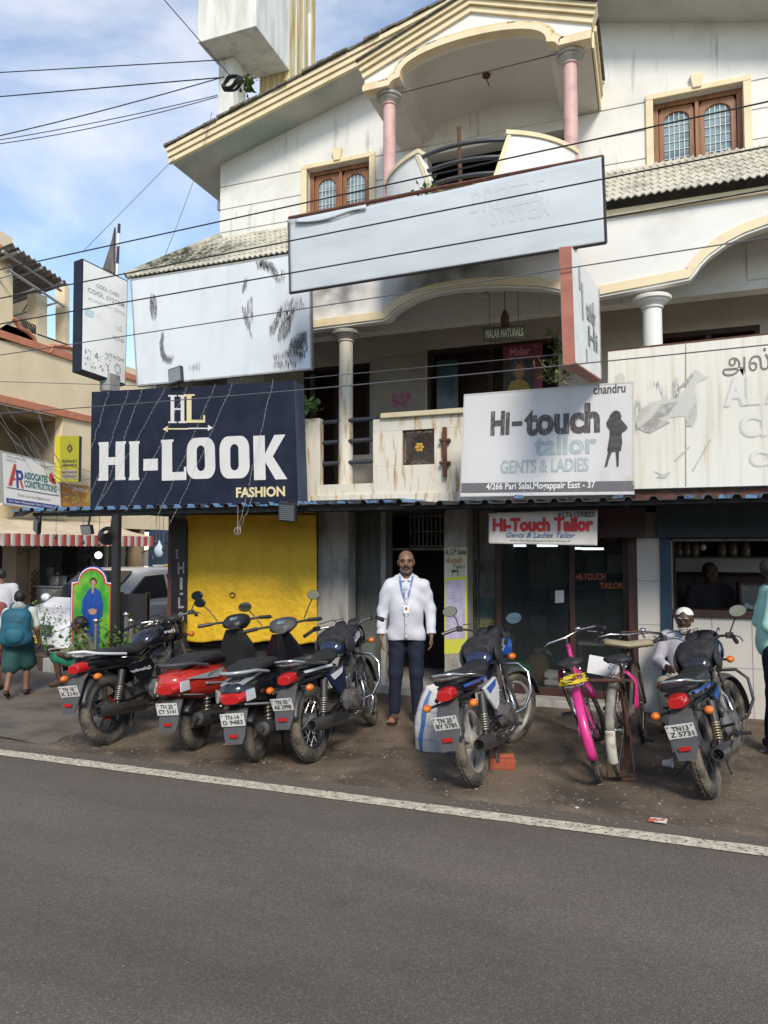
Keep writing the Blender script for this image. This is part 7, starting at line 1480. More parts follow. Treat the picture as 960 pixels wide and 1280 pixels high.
def bicycle(label, loc, head, lean, c):
    root = thing('bicycle', label, 'bicycle', loc, 0, None, local=True); root.rotation_euler = (R(lean), 0, R(head)); P = lambda mb, n, m, par=None, **k: mb.build(n, m, par or root, **k)
    r, WB = .34, 1.08; fmat = c['frame']
    ax = V((-.34, 0, .94)).normalized(); pv = V((.88, 0, .80)); SM = Matrix.Translation(pv) @ Matrix.Rotation(R(c.get('steer', 10)), 4, ax) @ Matrix.Translation(-pv); S_ = lambda mb: xf(mb, SM)
    def bw(cx, Mx=None, nm='wheel'):
        T = Matrix.Translation((cx, 0, r)) @ Matrix.Rotation(PI / 2, 4, 'X'); T = (Mx @ T) if Mx else T
        t = MB().lathe([(r - .035, -.012), (r - .018, -.021), (r - .004, -.014), (r, 0), (r - .004, .014), (r - .018, .021), (r - .035, .012)], 48, T, cap=False)
        for k in range(56):
            a = 2 * PI * k / 56; t.obox(T @ (Matrix.Rotation(a, 3, 'Z') @ V((r - .003, 0, .009 if k % 2 else -.009))), (.007, .014, .014), T.to_3x3() @ Matrix.Rotation(a, 3, 'Z'))
        ty = t.build(nm, M['rubber'], root, smooth=45); MB().lathe([(r - .034, -.014), (r - .048, -.012), (r - .052, 0), (r - .048, .012), (r - .034, .014)], 48, T, cap=False).build('rim', c.get('rim', M['chrome_d']), ty, smooth=50)
        MB().lathe([(.01, -.05), (.024, -.04), (.016, -.02), (.016, .02), (.024, .04), (.01, .05)], 12, T).build('hub', M['chrome_d'], ty, smooth=40); sp = MB()
        for k in range(32): a = 2 * PI * k / 32; sg = 1 if k % 2 else -1; b = a + (.9 if (k // 2) % 2 else -.9); sp.tube([T @ V((.022 * math.cos(b), .022 * math.sin(b), sg * .034)), T @ V(((r - .05) * math.cos(a), (r - .05) * math.sin(a), 0))], .0018, 4, caps=False)
        sp.build('spokes', M['chrome_d'], ty, kind='stuff')
    bw(0, nm='rear_wheel'); bw(WB, SM, 'front_wheel')
    bb = V((.46, 0, .29)); st = V((.30, 0, .72)); hd = V((.855, 0, .86)); hb = V((.90, 0, .70))
    f = MB(); f.tube([bb, st], .016, 8); f.tube([bb, hb], .017, 8); f.tube([hb + V((.02, 0, -.05)), hd + V((-.01, 0, .04))], .019, 8)
    if c.get('ladies'): f.tube([hd, V((.62, 0, .52)), V((.40, 0, .46))], .016, 8)
    else: f.tube([hd, st + V((.01, 0, -.03))], .015, 8)
    for sg in (-1, 1): f.tube([bb, (0, sg * .06, r)], .010, 6); f.tube([st + V((.01, 0, -.06)), (0, sg * .06, r)], .009, 6)
    P(f, 'frame', fmat, smooth=60)
    fk = MB()
    for sg in (-1, 1): fk.tube([(.925, sg * .045, .63), (1.0, sg * .05, .46), (WB, sg * .052, r)], .011, 6)
    fk.tube([(.925, -.045, .635), (.925, .045, .635)], .013, 6); P(S_(fk), 'fork', fmat, smooth=60)
    P(fender(0, r, r + .035, 40, c.get('mg', 205), .032, lip=.018), 'rear_mudguard', c.get('mgm', fmat), smooth=180, fix=False, solid=.003); P(xf(fender(WB, r, r + .035, 25, 165, .03, lip=.018), SM), 'front_mudguard', fmat, smooth=180, fix=False, solid=.003)
    if c.get('tipm'): P(fender(0, r, r + .038, 168, 206, .034, lip=.018), 'mudguard_tip', c['tipm'], smooth=180, fix=False, solid=.003)
    P(sloft([(.12, .835, .05, .02, 2.4), (.16, .845, .105, .032, 2.4), (.25, .84, .10, .03, 2.4), (.34, .84, .045, .022, 2.4), (.43, .845, .02, .014, 2.4)]), 'saddle', M['seat_black'], smooth=60); ss = MB()
    for sg in (-1, 1): ss.tube([V((.16 + .012 * math.cos(t), sg * .06 + .012 * math.sin(t), .775 + .005 * t)) for t in np.linspace(0, 12, 30)], .004, 4)
    ss.tube([(.16, 0, .80), (.30, 0, .80), (.40, 0, .83)], .007, 5); P(ss, 'saddle_springs', M['chrome_d'], kind='stuff'); P(MB().tube([st, (.285, 0, .81)], .012, 8), 'seat_post', M['chrome_d'])
    P(S_(MB().tube([hd, hd + V((-.025, 0, .10))], .012, 8).tube([(.62, .27, .95), (.76, .26, .965), (.84, .16, .975), (.835, 0, .965), (.84, -.16, .975), (.76, -.26, .965), (.62, -.27, .95)], .0105, 8)), 'handlebar', M['chrome_d'], smooth=60)
    for sg in (-1, 1):
        P(S_(MB().tube([(.72, sg * .263, .961), (.60, sg * .27, .947)], .016, 8)), 'grip', c.get('gripm', M['plastic_black'])); P(S_(MB().tube([(.80, sg * .20, .945), (.70, sg * .235, .925), (.62, sg * .24, .915)], .005, 5)), 'brake_lever', M['chrome_d'])
    P(S_(MB().ell((.79, -.12, 1.0), (.028, .028, .02), 12, 7)), 'bell', M['chrome'], smooth=180)
    # carrier
    cz = .735; ca = MB(); ca.tube([(.20, .06, cz), (-.20, .065, cz), (-.24, 0, cz), (-.20, -.065, cz), (.20, -.06, cz)], .006, 6)
    for y in (-.03, 0, .03): ca.tube([(.2, y, cz), (-.23, y, cz)], .004, 5)
    for x in (.1, -.1): ca.tube([(x, .065, cz), (x, -.065, cz)], .004, 5)
    for sg in (-1, 1): ca.tube([(-.16, sg * .065, cz), (-.01, sg * .062, r)], .005, 5)
    P(ca, 'carrier', c.get('carrier', M['chrome_d']))
    if c.get('tipm'): P(MB().box(-.25, -.16, cz + .008, -.20, .16, cz + .02), 'carrier_bar', M['rust'])
    # cranks, chain guard, stand
    P(MB().lathe([(.01, -.06), (.095, -.052), (.095, -.046), (.01, -.04)], 24, Matrix.Translation(bb) @ Matrix.Rotation(PI / 2, 4, 'X')), 'chain_ring', M['dark_steel'], smooth=40); P(MB().tube([bb + V((0, -.07, 0)), bb + V((.10, -.085, -.14))], .010, 6).tube([bb + V((0, .07, 0)), bb + V((-.10, .085, .14))], .010, 6).obox(bb + V((.10, -.13, -.14)), (.09, .08, .02)).obox(bb + V((-.10, .13, .14)), (.09, .08, .02)), 'pedals', M['dark_steel'], kind='stuff')
    P(MB().prism([(-.02, -.062, .30), (.44, -.062, .26), (.52, -.062, .30), (.50, -.062, .39), (.42, -.062, .40), (-.02, -.062, .37)], (0, .006, 0)), 'chain_guard', fmat)
    sdp = MB(); zl_ = .005
    for sg in (-1, 1): sdp.tube([(0, sg * .075, r), (-.09, sg * .10, .012)], .007, 6)
    sdp.tube([(-.09, -.10, .012), (-.09, .10, .012)], .006, 6)
    if c.get('stand', True): P(sdp, 'rear_stand', M['rust'])
    return root
M['pink_paint'] = mat('pink_paint', (.60, .03, .20), .3, coat=.3, col2=(.48, .03, .17), scale=5); M['rusty_black'] = mat('rusty_black', (.05, .042, .036), .6, col2=(.16, .09, .05), scale=10, lo=.45, hi=.7); M['old_white'] = mat('old_white', (.52, .49, .42), .7, col2=(.28, .22, .16), scale=12, lo=.5, hi=.7)
bk1 = bicycle('bright pink bicycle with pink mudguard and yellow rope on its carrier', gp(750, 977), 96, -14, dict(frame=M['pink_paint'], ladies=True, mgm=M['pink_paint'], mg=195, rim=M['chrome_d'], steer=24, stand=False))
bk2 = bicycle('old rusty roadster bicycle with white painted mudguard tip', gp(779, 973), 83, -4, dict(frame=M['rusty_black'], mgm=mat('mud_grey', (.16, .15, .13), .6, col2=(.30, .27, .22), scale=8), tipm=M['old_white'], mg=170, rim=M['rust'], carrier=M['rust'], steer=6))
# rope wound on the pink bicycle's carrier
rp = thing('rope', 'yellow rope wound on the carrier of the pink bicycle', 'rope', bk1.location + V((0, 0, .75))); rnd = random.Random(3)
M['rope_y'] = mat('rope_yellow', (.60, .45, .03), .7)
bm4 = Matrix.Translation(bk1.location) @ bk1.rotation_euler.to_matrix().to_4x4()
for k in range(5): MB().tube([bm4 @ V((-.08 + .13 * math.cos(t) + rnd.uniform(-.02, .02) - .02 * k, .085 * math.sin(t) + rnd.uniform(-.025, .025), .748 + .008 * k + .015 * math.sin(t * 2 + k))) for t in np.linspace(0, 2 * PI, 14)[:-1]], .006, 5, loop=True).build('loop', M['rope_y'], rp, smooth=60)
bm5 = Matrix.Translation(bk2.location) @ bk2.rotation_euler.to_matrix().to_4x4()
cl_ = thing('cloth', 'pink cloth strip hung over the right side of the rusty bicycle carrier', 'cloth', bm5 @ V((.1, -.12, .72)))
MB().grid(lambda u, v: bm5 @ V((.02 + .10 * u + .01 * math.sin(v * 5), -.06 - .07 * min(1, v * 3) - .01 * math.sin(u * 6 + v * 4), .76 - .30 * max(0, v - .1))), 8, 10).build('sheet', M['pink_paint'], cl_, smooth=180, fix=False, solid=.006)
wc = thing('card', 'blank white card tucked between the two bicycles below the saddle', 'card', bm5 @ V((.55, .12, .75))); q = bm5 @ V((.50, .16, .74)); rz = Matrix.Rotation(.15, 3, 'Y') @ Matrix.Rotation(.1, 3, 'Z'); MB().obox(q, (.27, .008, .15), rz).build('sheet', M['white_print'], wc)
tbx = thing('bag', 'flat tan canvas bag laid over the handlebars of the two bicycles', 'bag', bm5 @ V((.80, .1, .94))); MB().loft([sring(x, bm5.translation.z + .0, .0 + h, hh, 3, 14) for x, h, hh in ((0, .04, .02),)][:0] + [[bm5 @ V((.74 + .08 * c_, -.20 + .40 * t + .02 * c_, .90 + .032 * s_ + .015 * math.sin(t * 9))) for c_, s_ in [(math.cos(a) * sc, math.sin(a) * sc) for a in [i * PI / 6 for i in range(12)]]] for t, sc in ((0, .7), (.06, 1), (.5, 1.05), (.94, 1), (1, .7))]).build('body', mat('tan_canvas', (.32, .27, .17), .8, col2=(.24, .19, .12), scale=9, bump=.2), tbx, smooth=60); MB().tube([bm5 @ V((.74, -.14, .945)), bm5 @ V((.72, -.12, 1.0)), bm5 @ V((.72, .04, 1.0)), bm5 @ V((.74, .06, .945))], .008, 6).build('handle', M['rust'], tbx)
# sack and brick by the blue and white motorcycle
sk2 = thing('sack', 'woven white plastic sack with blue stripes standing behind the dusty motorcycle', 'sack', G(546, 938)); q = G(546, 938); hS = .50
M['sack_white'] = mat('sack_white', (.55, .54, .51), .6, col2=(.44, .43, .40), scale=8, bump=.3, bscale=90); M['sack_pale'] = mat('sack_pale', (.30, .38, .50), .6, col2=(.50, .51, .52), scale=25); M['sack_blue'] = mat('sack_blue', (.04, .12, .36), .6, col2=(.10, .17, .33), scale=20)
def sackp(u, v, k=0):
    a = 2 * PI * u; wv = .19 * (1 + .12 * math.sin(v * PI)) - .05 * v ** 3; rx, ry = wv + k, wv * .62 + k
    f = 1 + .14 * noise.noise(V((math.cos(a) * 2, math.sin(a) * 2, v * 3))) + .05 * math.sin(a * 5 + v * 3) * v - .25 * max(0, v - .55)
    cx_, sx_ = math.cos(a), math.sin(a); e = .75
    return V((q.x + rx * f * math.copysign(abs(cx_) ** e, cx_) + .03 * v, q.y + .02 + ry * f * math.copysign(abs(sx_) ** e, sx_), .01 + hS * v * (1 + .05 * math.sin(a * 2 + 1) * v)))
mb = MB(); mb.grid(sackp, 40, 16); mb.build('body', M['sack_white'], sk2, smooth=180, fix=False)
for v0_ in (.18, .42, .66): MB().grid(lambda u, v: sackp(u, v0_ + .035 * v, .0022), 40, 1).build('stripe', M['sack_pale'], sk2, smooth=180, fix=False)
for u0_ in (.57, .66, .82, .90, .05, .3): MB().grid(lambda u, v: sackp(u0_ + (.035 if u0_ in (.66, .82) else .015) * u, v, .003), 3, 16).build('stripe', M['sack_blue'], sk2, smooth=180, fix=False)
mb = MB(); mb.grid(lambda u, v: (lambda p: V((q.x + .02 + (p.x - q.x - .02) * (1 - v * .75), q.y + .02 + (p.y - q.y - .02) * (1 - v), p.z + .03 * v)))(sackp(u, 1)), 40, 3); mb.build('top_fold', M['sack_white'], sk2, smooth=180, fix=False)
br = thing('brick', 'single red brick lying behind the rear wheel of the dusty motorcycle', 'brick', G(625, 962)); q = G(626, 964); MB().obox(q + V((0, .06, .045)), (.20, .10, .085), Matrix.Rotation(.25, 3, 'Z')).build('body', mat('brick', (.36, .09, .045), .85, col2=(.25, .06, .035), scale=9, bump=.4), br, bevel=.008); MB().obox(q + V((.02, .1, .095)), (.12, .06, .02), Matrix.Rotation(.5, 3, 'Z')).build('chip', mat('brick2', (.36, .10, .05), .85), br, bevel=.006)
# ------------------------------------------------------------------ people: one continuous surface per body, clothes as children
def surface_nets(f, org, h):
    s = f < 0; nx, ny, nz = f.shape
    c = np.zeros((nx - 1, ny - 1, nz - 1), np.int32); ps = np.zeros((nx - 1, ny - 1, nz - 1, 3), np.float32)
    sl = lambda o, n: slice(o, n - 1 + o)
    for ax in range(3):
        o1, o2 = [a for a in range(3) if a != ax]
        for a in (0, 1):
            for b in (0, 1):
                off0 = [0, 0, 0]; off0[o1] = a; off0[o2] = b; off1 = list(off0); off1[ax] = 1
                A = f[sl(off0[0], nx), sl(off0[1], ny), sl(off0[2], nz)]; Bv = f[sl(off1[0], nx), sl(off1[1], ny), sl(off1[2], nz)]
                m = (A < 0) != (Bv < 0); t = np.where(m, A / np.where(m, A - Bv, 1), 0)
                c += m
                for k in range(3): ps[..., k] += np.where(m, (t if k == ax else off0[k]), 0)
    act = c > 0; idx = -np.ones(c.shape, np.int64); idx[act] = np.arange(act.sum())
    ii = np.argwhere(act); v = (ii + ps[act] / c[act][:, None]) * h + np.array(org)
    faces = []
    for ax in range(3):
        o1, o2 = [(1, 2), (2, 0), (0, 1)][ax]
        sA = s; n = list(f.shape)
        S0 = [slice(None)] * 3; S1 = [slice(None)] * 3; S0[ax] = slice(0, -1); S1[ax] = slice(1, None)
        a0, a1 = sA[tuple(S0)], sA[tuple(S1)]; ch = np.argwhere(a0 != a1)
        ok = (ch[:, o1] > 0) & (ch[:, o2] > 0) & (ch[:, o1] < n[o1] - 1) & (ch[:, o2] < n[o2] - 1); ch = ch[ok]
        if not len(ch): continue
        def cell(d1, d2): q = ch.copy(); q[:, o1] -= d1; q[:, o2] -= d2; return idx[q[:, 0], q[:, 1], q[:, 2]]
        q = np.stack([cell(1, 1), cell(0, 1), cell(0, 0), cell(1, 0)], 1); fl = ~a0[ch[:, 0], ch[:, 1], ch[:, 2]]; q[fl] = q[fl][:, ::-1]; faces.append(q)
    return v, np.concatenate(faces)
def sdf_mesh(prims, h, k=.03, disp=None, cut=None):
    """prims: ('c', a, b, ra, rb[, k]) tapered capsule, ('e', centre, radii, rot3x3 or None[, k])"""
    pts = []
    for p in prims:
        if p[0] == 'c': r = max(p[3], p[4]) + .05; pts += [np.array(p[1]) - r, np.array(p[1]) + r, np.array(p[2]) - r, np.array(p[2]) + r]
        else: r = max(p[2]) + .05; pts += [np.array(p[1]) - r, np.array(p[1]) + r]
    lo, hi = np.min(pts, 0), np.max(pts, 0); n = np.ceil((hi - lo) / h).astype(int) + 1
    f = np.full(n, 1.0, np.float32); ax = [lo[i] + h * np.arange(n[i]) for i in range(3)]
    for p in prims:
        kk = k
        if p[0] == 'c':
            a, b, ra, rb = np.array(p[1]), np.array(p[2]), p[3], p[4]; kk = p[5] if len(p) > 5 else k; r = max(ra, rb) + kk + 2 * h; l_, u_ = np.minimum(a, b) - r, np.maximum(a, b) + r
        else:
            cc, rad = np.array(p[1]), np.array(p[2], float); kk = p[4] if len(p) > 4 else k; r = rad.max() + kk + 2 * h; l_, u_ = cc - r, cc + r
        i0 = np.maximum(np.floor((l_ - lo) / h).astype(int), 0); i1 = np.minimum(np.ceil((u_ - lo) / h).astype(int) + 1, n); sl = tuple(slice(i0[i], i1[i]) for i in range(3))
        Xg, Yg, Zg = np.meshgrid(*[ax[i][i0[i]:i1[i]] for i in range(3)], indexing='ij')
        if p[0] == 'c':
            d = b - a; L2 = max((d * d).sum(), 1e-9); t = np.clip(((Xg - a[0]) * d[0] + (Yg - a[1]) * d[1] + (Zg - a[2]) * d[2]) / L2, 0, 1)
            g = np.sqrt((Xg - a[0] - t * d[0]) ** 2 + (Yg - a[1] - t * d[1]) ** 2 + (Zg - a[2] - t * d[2]) ** 2) - (ra + (rb - ra) * t)
        else:
            q = np.stack([Xg - cc[0], Yg - cc[1], Zg - cc[2]], -1)
            if p[3] is not None: q = q @ np.array(p[3])
            k0 = np.sqrt(((q / rad) ** 2).sum(-1)); k1 = np.sqrt(((q / rad ** 2) ** 2).sum(-1)); g = np.where(k1 > 1e-6, k0 * (k0 - 1) / np.maximum(k1, 1e-6), -rad.min())
        cur = f[sl]; hh = np.clip(.5 + .5 * (cur - g) / kk, 0, 1); f[sl] = cur * (1 - hh) + g * hh - kk * hh * (1 - hh)
    if disp is not None:
        Xg, Yg, Zg = np.meshgrid(*ax, indexing='ij'); f = f + disp(Xg, Yg, Zg).astype(np.float32)
    if cut is not None:
        Xg, Yg, Zg = np.meshgrid(*ax, indexing='ij')
        f = np.maximum(f, cut(Xg, Yg, Zg).astype(np.float32))
    return surface_nets(f, lo, h)
def np_build(name, v, f, m, par, smooth=180):
    me = bpy.data.meshes.new(name); me.from_pydata(v.tolist(), [], f.tolist()); me.materials.append(m); me.shade_smooth(); me.update()
    o = bpy.data.objects.new(name, me); COL.objects.link(o); o.parent = par; BASE[o] = V((0, 0, 0)); return o
M['skin'] = mat('skin', (.20, .105, .066), .5, col2=(.155, .077, .047), scale=18, spec=.4); M['skin_dark'] = mat('skin_dark', (.085, .042, .028), .5, col2=(.06, .03, .02), scale=18, spec=.4)
M['hair'] = mat('hair', (.012, .010, .010), .6); M['hair_grey'] = mat('hair_grey', (.20, .19, .18), .8, col2=(.08, .075, .07), scale=60); M['stubble'] = mat('stubble', (.065, .05, .042), .9, col2=(.14, .12, .105), scale=70); M['beard_white'] = mat('beard_white', (.48, .46, .44), .9, col2=(.32, .30, .28), scale=60); M['eye_dark'] = mat('eye_dark', (.01, .008, .008), .2); M['eye_white'] = mat('eye_white', (.10, .07, .055), .3); M['lip'] = mat('lip', (.14, .05, .04), .5)
def foldfn(seed, amp, fz=1.0):
    r = random.Random(seed); W_ = [(r.uniform(8, 26), r.uniform(8, 26), r.uniform(14, 42) * fz, r.uniform(0, 6), r.uniform(.4, 1)) for _ in range(7)]
    return lambda x, y, z: amp * sum(w_[4] * np.sin(w_[0] * x + w_[1] * y + w_[2] * z + w_[3] + 1.5 * np.sin(9 * z + 7 * x)) for w_ in W_) / 3
def arr(p): return (p[0], p[1], p[2])
def lerp(a, b, t): return tuple(a[i] + (b[i] - a[i]) * t for i in range(3))
def face_parts(par, c, Rh, skin, hairm=None, beard=None, brow=M['hair'], s=1.0, moust=None):
    """eyes, brows, mouth on the front (-y) of a head centred at c"""
    P3 = lambda x, y, z: V(c) + Rh @ (V((x, y, z)) * s)
    for sg in (-1, 1):
        MB().ell(P3(sg * .031, -.081, .012), (.0125 * s, .007 * s, .0058 * s), 10, 6, Rh).build('eye', M['eye_white'], par, smooth=180); MB().ell(P3(sg * .031, -.0865, .012), (.0062 * s, .003 * s, .0058 * s), 8, 5, Rh).build('iris', M['eye_dark'], par, smooth=180)
        MB().tube([P3(sg * .012, -.094, .033), P3(sg * .030, -.096, .039), P3(sg * .052, -.084, .032)], [.004 * s, .0055 * s, .003 * s], 6).build('eyebrow', brow, par, smooth=180)
    MB().tube([P3(-.024, -.087, -.056), P3(-.008, -.098, -.053), P3(.008, -.098, -.053), P3(.024, -.087, -.056)], [.003 * s, .006 * s, .006 * s, .003 * s], 6).build('mouth', M['lip'], par, smooth=180)
    if moust: MB().tube([P3(-.036, -.084, -.050), P3(-.018, -.097, -.040), P3(0, -.101, -.037), P3(.018, -.097, -.040), P3(.036, -.084, -.050)], [.004 * s, .008 * s, .0075 * s, .008 * s, .004 * s], 8).build('moustache', moust, par, smooth=180)
def head_prims(c, Rh, s=1.0):
    P3 = lambda x, y, z: tuple(V(c) + Rh @ (V((x, y, z)) * s)); Rn = np.array(Rh)
    e = [('e', P3(0, .012, .035), (.076 * s, .096 * s, .088 * s), Rn, .02), ('e', P3(0, -.022, -.03), (.060 * s, .066 * s, .082 * s), Rn, .025), ('e', P3(0, -.052, -.085), (.030 * s, .028 * s, .022 * s), Rn, .025),
         ('c', P3(0, -.086, .022), P3(0, -.104, -.016), .009 * s, .0125 * s, .012), ('e', P3(.013, -.092, -.018), (.009 * s, .010 * s, .008 * s), Rn, .008), ('e', P3(-.013, -.092, -.018), (.009 * s, .010 * s, .008 * s), Rn, .008),
         ('c', P3(-.045, -.074, .034), P3(.045, -.074, .034), .013 * s, .013 * s, .015), ('e', P3(.048, -.05, -.02), (.022 * s, .022 * s, .02 * s), Rn, .02), ('e', P3(-.048, -.05, -.02), (.022 * s, .022 * s, .02 * s), Rn, .02)]
    for sg in (-1, 1): e.append(('e', P3(sg * .079, .015, .0), (.010 * s, .020 * s, .032 * s), Rn, .008))
    return e
def hand_prims(w_, d, side, fw, curl=.3, s=1.0, thumb=1):
    """hand hanging from wrist w_ in direction d; 'side' is the across-knuckle axis, fw the way the fingers curl"""
    w_, d, side, fw = V(w_), V(d).normalized(), V(side).normalized(), V(fw).normalized(); pr = []
    for i, o in enumerate((-.026, -.009, .009, .025)): pr.append(('c', tuple(w_ + side * o * .55 * s), tuple(w_ + d * .080 * s + side * o * s), .016 * s, .0135 * s, .012))
    for i, (o, L) in enumerate(((-.028, .066), (-.010, .080), (.009, .076), (.027, .060))):
        a = w_ + d * .085 * s + side * o * s; b = a + (d * math.cos(curl) + fw * math.sin(curl)) * L * .52 * s; c = b + (d * math.cos(curl * 2.4) + fw * math.sin(curl * 2.4)) * L * .48 * s
        pr += [('c', tuple(a), tuple(b), .0098 * s, .0088 * s, .005), ('c', tuple(b), tuple(c), .0088 * s, .0072 * s, .005)]
    a = w_ + d * .025 * s - side * .026 * s * thumb; b = a + (d * .75 - side * .6 * thumb + fw * .25).normalized() * .042 * s; c = b + (d * .92 - side * .2 * thumb + fw * .3).normalized() * .034 * s
    pr += [('c', tuple(a), tuple(b), .0125 * s, .0105 * s, .008), ('c', tuple(b), tuple(c), .0105 * s, .0085 * s, .006)]
    return pr
def person(label, loc, rotz, group=None): return thing('person', label, 'person', loc, rotz, group, local=True)
def face_cam(q, off=0): return math.atan2(-q.x, q.y) * -1 * -1 + off    # rotz that turns local -y towards the camera
# ---- the standing man
q = G(508, 904); man = person('standing man in white shirt, dark blue trousers and a blue lanyard', (q.x, q.y, .012), math.atan2(q.y, q.x) - PI / 2)
I3 = Matrix.Identity(3); hc = (0, -.012, 1.563)
sh = [(-.172, .01, 1.345), (.172, .01, 1.345)]; el_ = [(-.232, .040, 1.09), (.238, .03, 1.095)]; wr = [(-.248, -.03, .858), (.246, -.045, .866)]
hip = [(-.088, .01, .88), (.088, .01, .88)]; kn = [(-.105, -.005, .48), (.10, -.01, .48)]; an = [(-.118, .03, .085), (.105, .025, .085)]
body = head_prims(hc, Matrix.Rotation(R(2), 3, 'X'), .98) + [('c', (0, .012, 1.36), (0, .0, 1.50), .064, .056), ('e', (0, .012, 1.28), (.155, .095, .12), None), ('e', (0, -.005, 1.12), (.15, .115, .15), None), ('e', (0, .01, .95), (.15, .105, .13), None), ('c', sh[0], sh[1], .042, .042)]
for i in (0, 1):
    sg = -1 if i == 0 else 1
    body += [('c', sh[i], el_[i], .042, .038), ('c', el_[i], wr[i], .040, .027), ('c', hip[i], kn[i], .082, .055), ('c', kn[i], an[i], .055, .036), ('c', an[i], (an[i][0] + sg * .01, .045, .035), .034, .034, .02), ('c', (an[i][0], .03, .045), (an[i][0] + sg * .03, -.085, .034), .036, .034, .02)]
    for t in range(5): body.append(('c', (an[i][0] + sg * (.03 + .0) + (t - 2) * .0165, -.085, .030), (an[i][0] + sg * .035 + (t - 2) * .018, -.135 + abs(t - (1 if sg > 0 else 3)) * .007, .026), .011, .009, .006))
    body += hand_prims((wr[i][0], wr[i][1] - .002, wr[i][2] - .012), (sg * .02, -.10, -1), (0, 1, 0), (-sg, -.1, 0), .32, .95, 1)
v, f = sdf_mesh(body, .0062, .03); np_build('body', v, f, M['skin'], man)
M['shirt_white'] = mat('shirt_white', (.55, .55, .585), .8, col2=(.50, .50, .54), scale=8, bump=.3, bscale=9)
shp = [('c', (-.145, .01, 1.335), (.145, .01, 1.335), .056, .056, .05), ('c', (-.07, .018, 1.392), (.07, .018, 1.392), .056, .056, .05), ('e', (0, .008, 1.255), (.168, .112, .15), None, .06), ('e', (0, -.018, 1.09), (.170, .134, .19), None, .06), ('e', (0, .0, .93), (.165, .125, .19), None, .06), ('c', (-.09, .0, .84), (.09, .0, .84), .105, .105, .05)]
for i in (0, 1): shp += [('c', (sh[i][0], sh[i][1], sh[i][2] - .01), el_[i], .066, .056, .035), ('c', el_[i], lerp(el_[i], wr[i], .86), .058, .044, .02)]
fo = foldfn(3, .0075); zk = lambda x, y, z: fo(x, y, z) + .0045 * np.sin(42 * z + 8 * np.abs(x) + 3 * np.sin(12 * x)) * np.exp(-((np.abs(x) - .25) / .05) ** 2) 
hole = lambda x, y, z: np.maximum(.808 + .012 * np.cos(9 * x) - z, np.maximum(-(np.sqrt(x ** 2 + (y - .0) ** 2) - .062) - 10 * (z < 1.40), -10))
def shirt_cut(x, y, z):
    c = np.maximum(.802 + .01 * np.cos(12 * x) - z - 10. * (np.abs(x) > .212), -1)
    neck = .066 - np.sqrt(x ** 2 + (y + .02) ** 2 * .8); return np.maximum(c, np.where(z > 1.405, neck, -1))
v, f = sdf_mesh(shp, .008, .04, zk, shirt_cut); shirt = np_build('shirt', v, f, M['shirt_white'], man)
for i in (0, 1):
    a = lerp(el_[i], wr[i], .84); b = lerp(el_[i], wr[i], 1.0); MB().tube([a, lerp(a, b, .15), b], [.045, .047, .045], 16).build('cuff', M['shirt_white'], shirt, smooth=50)
for sg in (-1, 1): MB().prism([(sg * .010, -.082, 1.395), (sg * .062, -.083, 1.372), (sg * .078, -.035, 1.425), (sg * .066, .0, 1.462), (sg * .055, -.045, 1.445)], (0, -.008, .003)).build('collar', M['shirt_white'], shirt, bevel=.003)
yf = lambda z: -.012 - (.118 + .028 * math.exp(-((z - 1.08) / .16) ** 2) + (.008 if z < .98 else 0))
MB().grid(lambda u, v: V(((u - .5) * .032, yf(.83 + .52 * v) - .010 - .002 * math.sin(PI * u), .83 + .52 * v)), 3, 24).build('placket', M['shirt_white'], shirt, smooth=180, fix=False, solid=.004)
for k in range(6): MB().ell((0, yf(.88 + .085 * k) - .014, .88 + .085 * k), (.006, .003, .006), 8, 5).build('button', M['eye_white'], shirt, smooth=180)
M['trouser'] = mat('trouser', (.008, .012, .027), .85, col2=(.013, .018, .036), scale=7, bump=.12)
tr = [('e', (0, .01, .88), (.160, .115, .11), None)]
for i in (0, 1): tr += [('c', hip[i], kn[i], .097, .068, .03), ('c', kn[i], (an[i][0], an[i][1], .10), .067, .054, .03)]
v, f = sdf_mesh(tr, .009, .03, foldfn(5, .005, 1.2), lambda x, y, z: np.maximum(.075 - z, z - .99)); np_build('trousers', v, f, M['trouser'], man)
M['sandal'] = mat('sandal', (.035, .018, .012), .6)
for i in (0, 1):
    sg = -1 if i == 0 else 1; x0 = an[i][0] + sg * .02
    t = MB().loft([[V((x0 + sx * w_, y, z)) for sx, z in ((-1, .0), (1, .0), (1, .014), (-1, .014))] for y, w_ in ((.08, .03), (.05, .038), (-.03, .038), (-.09, .046), (-.135, .040), (-.15, .022))]).build('sandal', M['sandal'], man, smooth=40)
    MB().tube([(x0 - .047, -.075, .012), (x0 - .03, -.08, .058), (x0, -.085, .070), (x0 + .03, -.08, .058), (x0 + .047, -.075, .012)], .009, 6).tube([(x0 - .04, -.01, .012), (x0 - .022, -.03, .075), (x0 + .022, -.03, .075), (x0 + .04, -.01, .012)], .008, 6).build('strap', M['sandal'], t, kind='stuff')
hp = [('e', (0, .026, 1.602), (.0795, .094, .080), None), ('e', (.060, .02, 1.555), (.022, .05, .05), None), ('e', (-.060, .02, 1.555), (.022, .05, .05), None)]
v, f = sdf_mesh(hp, .006, .02, foldfn(9, .0015), lambda x, y, z: np.maximum(-.03 - y + .6 * np.maximum(z - 1.60, 0), 1.525 - z)); np_build('hair', v, f, M['hair'], man)
face_parts(man, V(hc), Matrix.Rotation(R(2), 3, 'X'), M['skin'], moust=M['hair'], s=.98)
